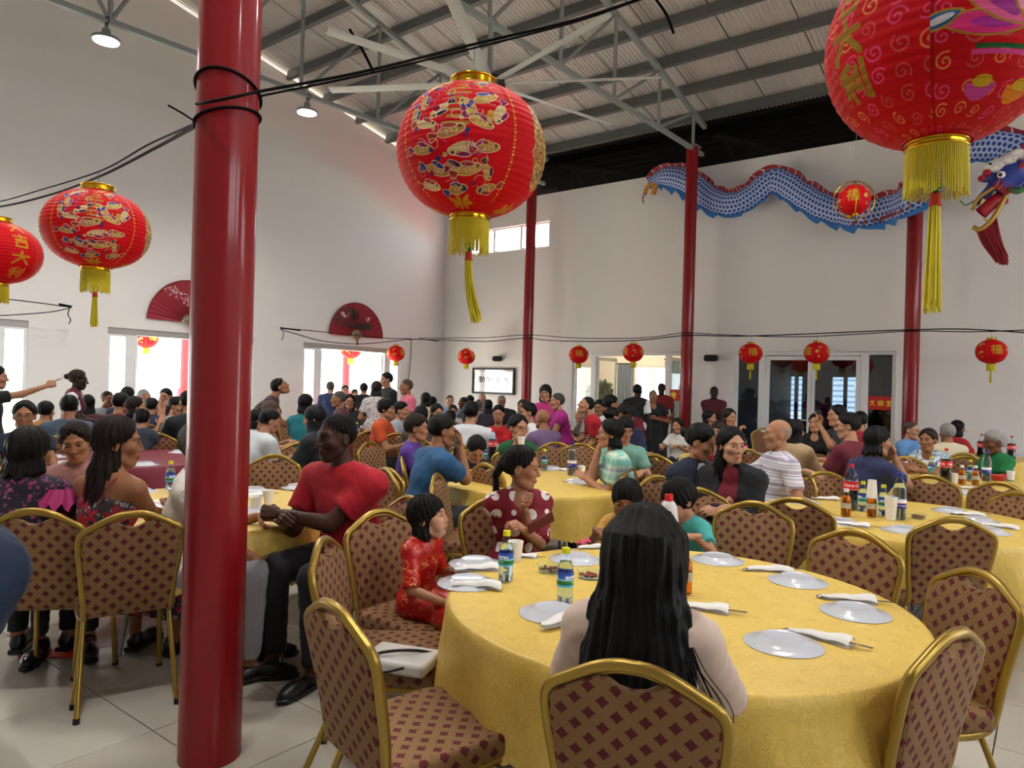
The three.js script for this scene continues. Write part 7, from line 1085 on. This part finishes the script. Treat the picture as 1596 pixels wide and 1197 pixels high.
paperFan(2.66, -7.3, 0.84, fanFlip((c, w, h) => { c.fillStyle = '#9c2a38'; c.fillRect(0, 0, w, h); c.strokeStyle = '#4c2228'; c.lineWidth = 10; c.beginPath(); c.moveTo(220, 420); c.quadraticCurveTo(420, 340, 560, 200); c.quadraticCurveTo(680, 120, 800, 100); c.stroke(); const r = mulberry(2); for (let i = 0; i < 150; i++) { const u = r(), x = 200 + u * 600 + (r() - 0.5) * 90, y = 430 - u * 320 + (r() - 0.5) * 110; c.fillStyle = r() < 0.6 ? '#e0c4c8' : '#c07a86'; for (let k = 0; k < 4; k++) { c.beginPath(); c.arc(x + Math.cos(k * 1.57) * 6, y + Math.sin(k * 1.57) * 6, 5, 0, 7); c.fill(); } } }), 'red wall fan with white blossoms above the left doorway');
paperFan(2.68, -11.55, 0.84, fanFlip((c, w, h) => { c.fillStyle = '#96202e'; c.fillRect(0, 0, w, h); const r = mulberry(6); c.fillStyle = '#3f3430'; for (let i = 0; i < 150; i++) { const a = r(); const x = a < 0.5 ? 250 + r() * 300 : 560 + r() * 380, y = a < 0.5 ? 300 + r() * 90 : 60 + r() * 320; c.globalAlpha = 0.55; c.beginPath(); c.ellipse(x, y, 26 + r() * 30, 8 + r() * 10, -0.2 + r() * 0.5, 0, 7); c.fill(); } c.globalAlpha = 1; const crane = (x, y, s, f) => { c.save(); c.translate(x, y); c.scale(f * s, s); c.fillStyle = '#dcb8bc'; c.beginPath(); c.moveTo(-60, -80); c.quadraticCurveTo(-40, -10, 0, 20); c.quadraticCurveTo(30, -50, 70, -40); c.lineTo(100, -20); c.lineTo(60, 20); c.lineTo(10, 60); c.lineTo(0, 30); c.quadraticCurveTo(-50, 10, -60, -80); c.fill(); c.fillStyle = '#2a2022'; c.beginPath(); c.ellipse(10, 40, 26, 8, 0.5, 0, 7); c.fill(); c.restore(); }; crane(720, 200, 1.1, 1); crane(320, 230, 0.9, -0.7); glyph(c, 'fu', 470, 110, 150, '#2c2022', 14); }), 'red wall fan with white cranes above the far doorway');
{
  const a = onZ(738, 574, -14.6), b = onZ(800, 617, -14.6), t = thing('framed_calligraphy', 'black framed calligraphy on white paper on the back wall', 'picture', [(a.x + b.x) / 2, (a.y + b.y) / 2 + 0.02, -14.6]), w = b.x - a.x, h = a.y - b.y - 0.06;
  for (const [x, y, ww, hh] of [[0, h / 2, w, 0.05], [0, -h / 2, w, 0.05], [-w / 2, 0, 0.05, h + 0.05], [w / 2, 0, 0.05, h + 0.05]]) part('frame', rbox(ww, hh, 0.05, 0.006, x, y, 0), M.black, t);
  part('paper', box(w - 0.04, h - 0.04, 0.01, 0, 0, -0.012), mat(0xffffff, 0.8, { map: texture(canvas(1024, 660, (c, W, H) => { c.fillStyle = '#dedad4'; c.fillRect(0, 0, W, H); c.fillStyle = '#f0eeea'; c.fillRect(60, 60, W - 120, H - 120); ['qin', 'chou', 'dao', 'tian'].forEach((g, i) => glyph(c, g, 110 + i * 205, 190, 190, '#2e2c2c', 11)); c.fillStyle = '#56524e'; const r = mulberry(4); for (let i = 0; i < 22; i++) c.fillRect(260 + i * 26, 440 + r() * 20, 8 + r() * 9, 20 + r() * 22); })) }), t); part('glazing', box(w - 0.04, h - 0.04, 0.004, 0, 0, 0.012), M.glass, t);
}
function sign(x0, y0, x1, y1, z, glyphs, lab) { const a = onZ(x0, y0, z), b = onZ(x1, y1, z), w = Math.abs(b.x - a.x), h = Math.abs(a.y - b.y), p = part('door_sign', box(w, h, 0.004, 0, 0, 0), mat(0xffffff, 0.6, { map: texture(canvas(512, Math.round(512 * h / w), (c, W, H) => { c.fillStyle = '#c4220f'; c.fillRect(0, 0, W, H); const s = W / glyphs.length; glyphs.forEach((g, i) => glyph(c, g, i * s + s * 0.1, H / 2 - s * 0.4, s * 0.8, '#f0d83a', 11)); })) })); p.position.set((a.x + b.x) / 2, (a.y + b.y) / 2, z); return tag(p, lab, 'sign'); }
sign(1353.5, 617.5, 1391.5, 639.5, -14.72, ['wen', 'yu', 'shi'], 'red sign with three yellow characters on the glass right of the dark doors'); { const s = sign(1043.5, 607, 1083, 626, -14.72, ['hui', 'yi', 'shi'], 'red sign with yellow characters half hidden by the middle column'); void s; }
for (const [x, y, w, l] of [[775, 559, 0.27, 'black oval loudspeaker above the calligraphy'], [1108, 558, 0.3, 'black oval loudspeaker above the waiter in maroon']]) { const p = onZ(x, y, -14.55), t = thing('loudspeaker', l, 'speaker', p.toArray()); part('cabinet', rbox(w, 0.14, 0.14, 0.05, 0, 0, 0, 5), M.black, t); part('grille', rbox(w * 0.8, 0.09, 0.02, 0.009, 0, 0, 0.065, 2), mat(0x1c1c1e, 0.9, { bumpMap: noiseTex(30, 30), bumpScale: 0.003 }), t); part('bracket', box(0.04, 0.06, 0.08, 0, 0.03, -0.07), M.black, t); }
// ---------- ceiling fan ----------
{
  const t = thing('ceiling_fan', 'large pale ceiling fan on a rod behind the centre lantern', 'fan', [-6.12, 5.62, -7.28], 0.5); part('rod', cyl(0.035, 0.035, 0.75, 0, 0.42, 0, 16), M.steel, t); part('hub', lathe([[0.001, 0.1], [0.1, 0.1], [0.2, 0.06], [0.22, 0.0], [0.2, -0.06], [0.08, -0.09], [0.001, -0.09]], 36), M.black, t);
  const bl = extrude([[-0.07, 0], [-0.03, 0.014], [0.04, 0.012], [0.075, 0], [0.03, -0.006], [-0.04, -0.004]], 2.05).translate(0, 0, 0.2), pale = mat(0xbfc4bf, 0.45);
  for (let i = 0; i < 8; i++) { const b = part('blade', bl, pale, t); b.rotation.set(0, i * Math.PI / 4, 0); b.rotateZ(0.2); }
}
// ---------- wires ----------
const wire = (pts, r, lab, m = M.wire) => tag(part('wire', tube(pts, r, Math.max(24, pts.length * 10), 6), m), lab, 'cable');
wire([along(306, 162, 2.9), along(330, 158, 2.83), along(370, 150, 2.83), along(402, 143, 2.9), along(560, 113, 3.1), along(742, 68, 3.34), along(900, 30, 3.1), along(1010, -6, 2.9), along(1240, -80, 2.6), along(1470, -150, 2.42)], 0.0065, 'black cable from the thick column to the right, carrying the centre lantern');
wire([along(404, 150, 2.93), along(560, 118, 3.1), along(742, 74, 3.34), along(900, 33, 3.1), along(1020, -8, 2.9), along(1470, -140, 2.42)], 0.005, 'thinner black cable just below the main one over the centre lantern');
wire([along(304, 197, 2.95), along(240, 232, 4.0), along(155, 275, 5.06), along(80, 303, 5.8), along(0, 322, 6.35), along(-60, 326, 6.8)], 0.009, 'thick black cable from the column to the left, carrying two lanterns');
wire([along(304, 193, 2.95), along(230, 226, 4.0), along(155, 267, 5.06), along(60, 297, 5.9), along(0, 314, 6.35), along(-60, 322, 6.8)], 0.006, 'thin black cable above the thick one left of the column'); wire([along(306, 191, 2.92), along(285, 177, 2.9), along(262, 164, 2.85)], 0.004, 'loose cable end sticking out left of the column');
{ const c = V(-2.81, 0, -1.63), loop = (y0, dy, ph) => Array.from({ length: 24 }, (_, i) => { const a = i / 24 * 6.2832; return V(c.x + 0.131 * Math.cos(a), y0 + dy * Math.sin(a + ph), c.z + 0.131 * Math.sin(a)); }); const y = onZ(353, 152, -1.6).y; const w = part('wire', [tube(loop(y + 0.04, 0.05, 0.6), 0.006, 60, 6, true), tube(loop(y - 0.08, 0.03, 2.2), 0.006, 60, 6, true)], M.wire); tag(w, 'black cable looped twice round the thick column', 'cable'); }
const bw = (l, z = -13.76) => l.map(([x, y]) => onZ(x, y, z));
wire(bw([[650, 529], [700, 530], [760, 532], [822, 527], [850, 530], [910, 532], [1000, 530], [1067, 523], [1150, 524], [1220, 522], [1340, 517], [1421, 514], [1500, 513], [1610, 519]]), 0.011, 'thin black wire along the back columns, carrying the small lanterns'); wire(bw([[650, 527], [760, 526], [822, 522], [900, 527], [1010, 526], [1067, 519], [1110, 521], [1240, 525], [1350, 520], [1421, 516], [1520, 517], [1610, 514]]), 0.009, 'second thin black wire crossing the first along the back columns');
const lw = (l, x = -13.3) => l.map(([a, b]) => onX(a, b, x));
wire(lw([[437, 511], [470, 514], [520, 519], [600, 527], [640, 528]]), 0.01, 'upper black wire from the bracket past the crane fan'); wire(lw([[437, 513], [460, 520], [500, 531], [555, 536], [600, 533], [640, 528]]), 0.01, 'lower sagging black wire from the bracket past the crane fan'); wire(lw([[637, 529], [660, 529], [684, 532]], -13.2), 0.014, 'dark wire arm near the room corner'); wire(lw([[641, 529], [640, 560], [634, 615], [628, 700]], -13.75), 0.016, 'grey conduit running down the wall near the corner', M.steel);
wire(lw([[110, 479], [60, 472], [0, 465], [-40, 462]]), 0.009, 'upper black wire at the left edge'); wire(lw([[110, 480], [80, 486], [0, 492], [-40, 494]]), 0.009, 'lower black wire at the left edge'); wire(lw([[112, 478], [102, 476], [92, 474]], -13.4), 0.018, 'dark wire clamp above the left doors'); wire(lw([[108, 481], [106, 490], [110, 499], [107, 505]], -13.4), 0.008, 'dangling wire end above the left doors'); wire(lw([[439, 512], [442, 522], [439, 530]], -13.4), 0.008, 'dangling wire end left of the crane fan'); wire(lw([[437, 511], [452, 513], [468, 515]], -13.35), 0.018, 'dark wire clamp left of the crane fan');
wire([along(545, 46, 10.5), along(566, 80, 10.4), along(583, 114, 10.4)], 0.02, 'black cable end hanging from the roof above the left lamp'); wire([along(1020, -4, 10), along(1038, 22, 9.9), along(1050, 52, 9.9)], 0.02, 'black cable end hanging from the roof right of the fan');
// ---------- small things ----------
{ const p = onZ(936, 640, -16.2), t = thing('potted_plant', 'dark green bushy plant inside the open glass door', 'plant', [p.x, 0, p.z]); part('stand', cyl(0.14, 0.16, 0.9, 0, 0.45, 0, 20), M.pvc, t); part('pot', lathe([[0.001, 0.9], [0.12, 0.9], [0.16, 1.12], [0.14, 1.12], [0.1, 0.95], [0.001, 0.95]], 24), mat(0x5a3a28, 0.8), t); const lf = [], r = mulberry(31), o = new THREE.Object3D(), L = new THREE.SphereGeometry(0.1, 6, 4).scale(0.5, 0.12, 1); for (let i = 0; i < 240; i++) { const a = r() * 6.28, b = Math.acos(2 * r() - 1), q = 0.36 * Math.cbrt(r()); o.position.set(q * Math.sin(b) * Math.cos(a), 1.45 + q * Math.cos(b), q * Math.sin(b) * Math.sin(a)); o.rotation.set(r() * 6, r() * 6, r() * 6); o.updateMatrix(); lf.push(L.clone().applyMatrix4(o.matrix)); } const f = part('foliage', lf, mat(0x1f4a1c, 0.6), t); f.userData.kind = 'stuff'; }
{ const p = onY(81, 1020, 0.0), t = part('red_envelope', rbox(0.3, 0.006, 0.12, 0.002), mat(0xffffff, 0.45, { map: texture(canvas(256, 128, (c, w, h) => { c.fillStyle = '#d3221a'; c.fillRect(0, 0, w, h); c.fillStyle = '#d8a02a'; for (let i = 0; i < 9; i++) { c.beginPath(); c.ellipse(70 + i * 16, 60 + (i % 3) * 10, 14, 7, i, 0, 7); c.fill(); } })) })); t.position.set(p.x, 0.005, p.z); t.rotation.y = 0.75; tag(t, 'red paper packet with gold print lying on the floor at the left', 'packet'); }
{ const p = onY(625, 1030, 0.53), t = thing('clutch_bag', 'white clutch bag with a black strap lying on the empty chair seat', 'bag', [p.x, 0.508, p.z], 0.35); part('bag', rbox(0.27, 0.05, 0.19, 0.018, 0, 0.028, 0, 3), phys(0xd4d3d0, 0.4), t); part('strap', [tube([[-0.13, 0.03, 0.08], [-0.06, 0.065, 0.06], [0.05, 0.062, -0.02], [0.13, 0.04, -0.07]], 0.006, 24, 6), tube([[-0.13, 0.03, 0.08], [-0.1, 0.03, 0.12], [-0.02, 0.02, 0.12], [0.06, 0.04, 0.1]], 0.005, 24, 6)], M.black, t); part('buckle', [new THREE.TorusGeometry(0.016, 0.003, 6, 16).translate(-0.11, 0.04, 0.1), new THREE.TorusGeometry(0.012, 0.003, 6, 16).translate(-0.07, 0.06, 0.07)], M.spoon, t); }
renderer.render(scene, camera);
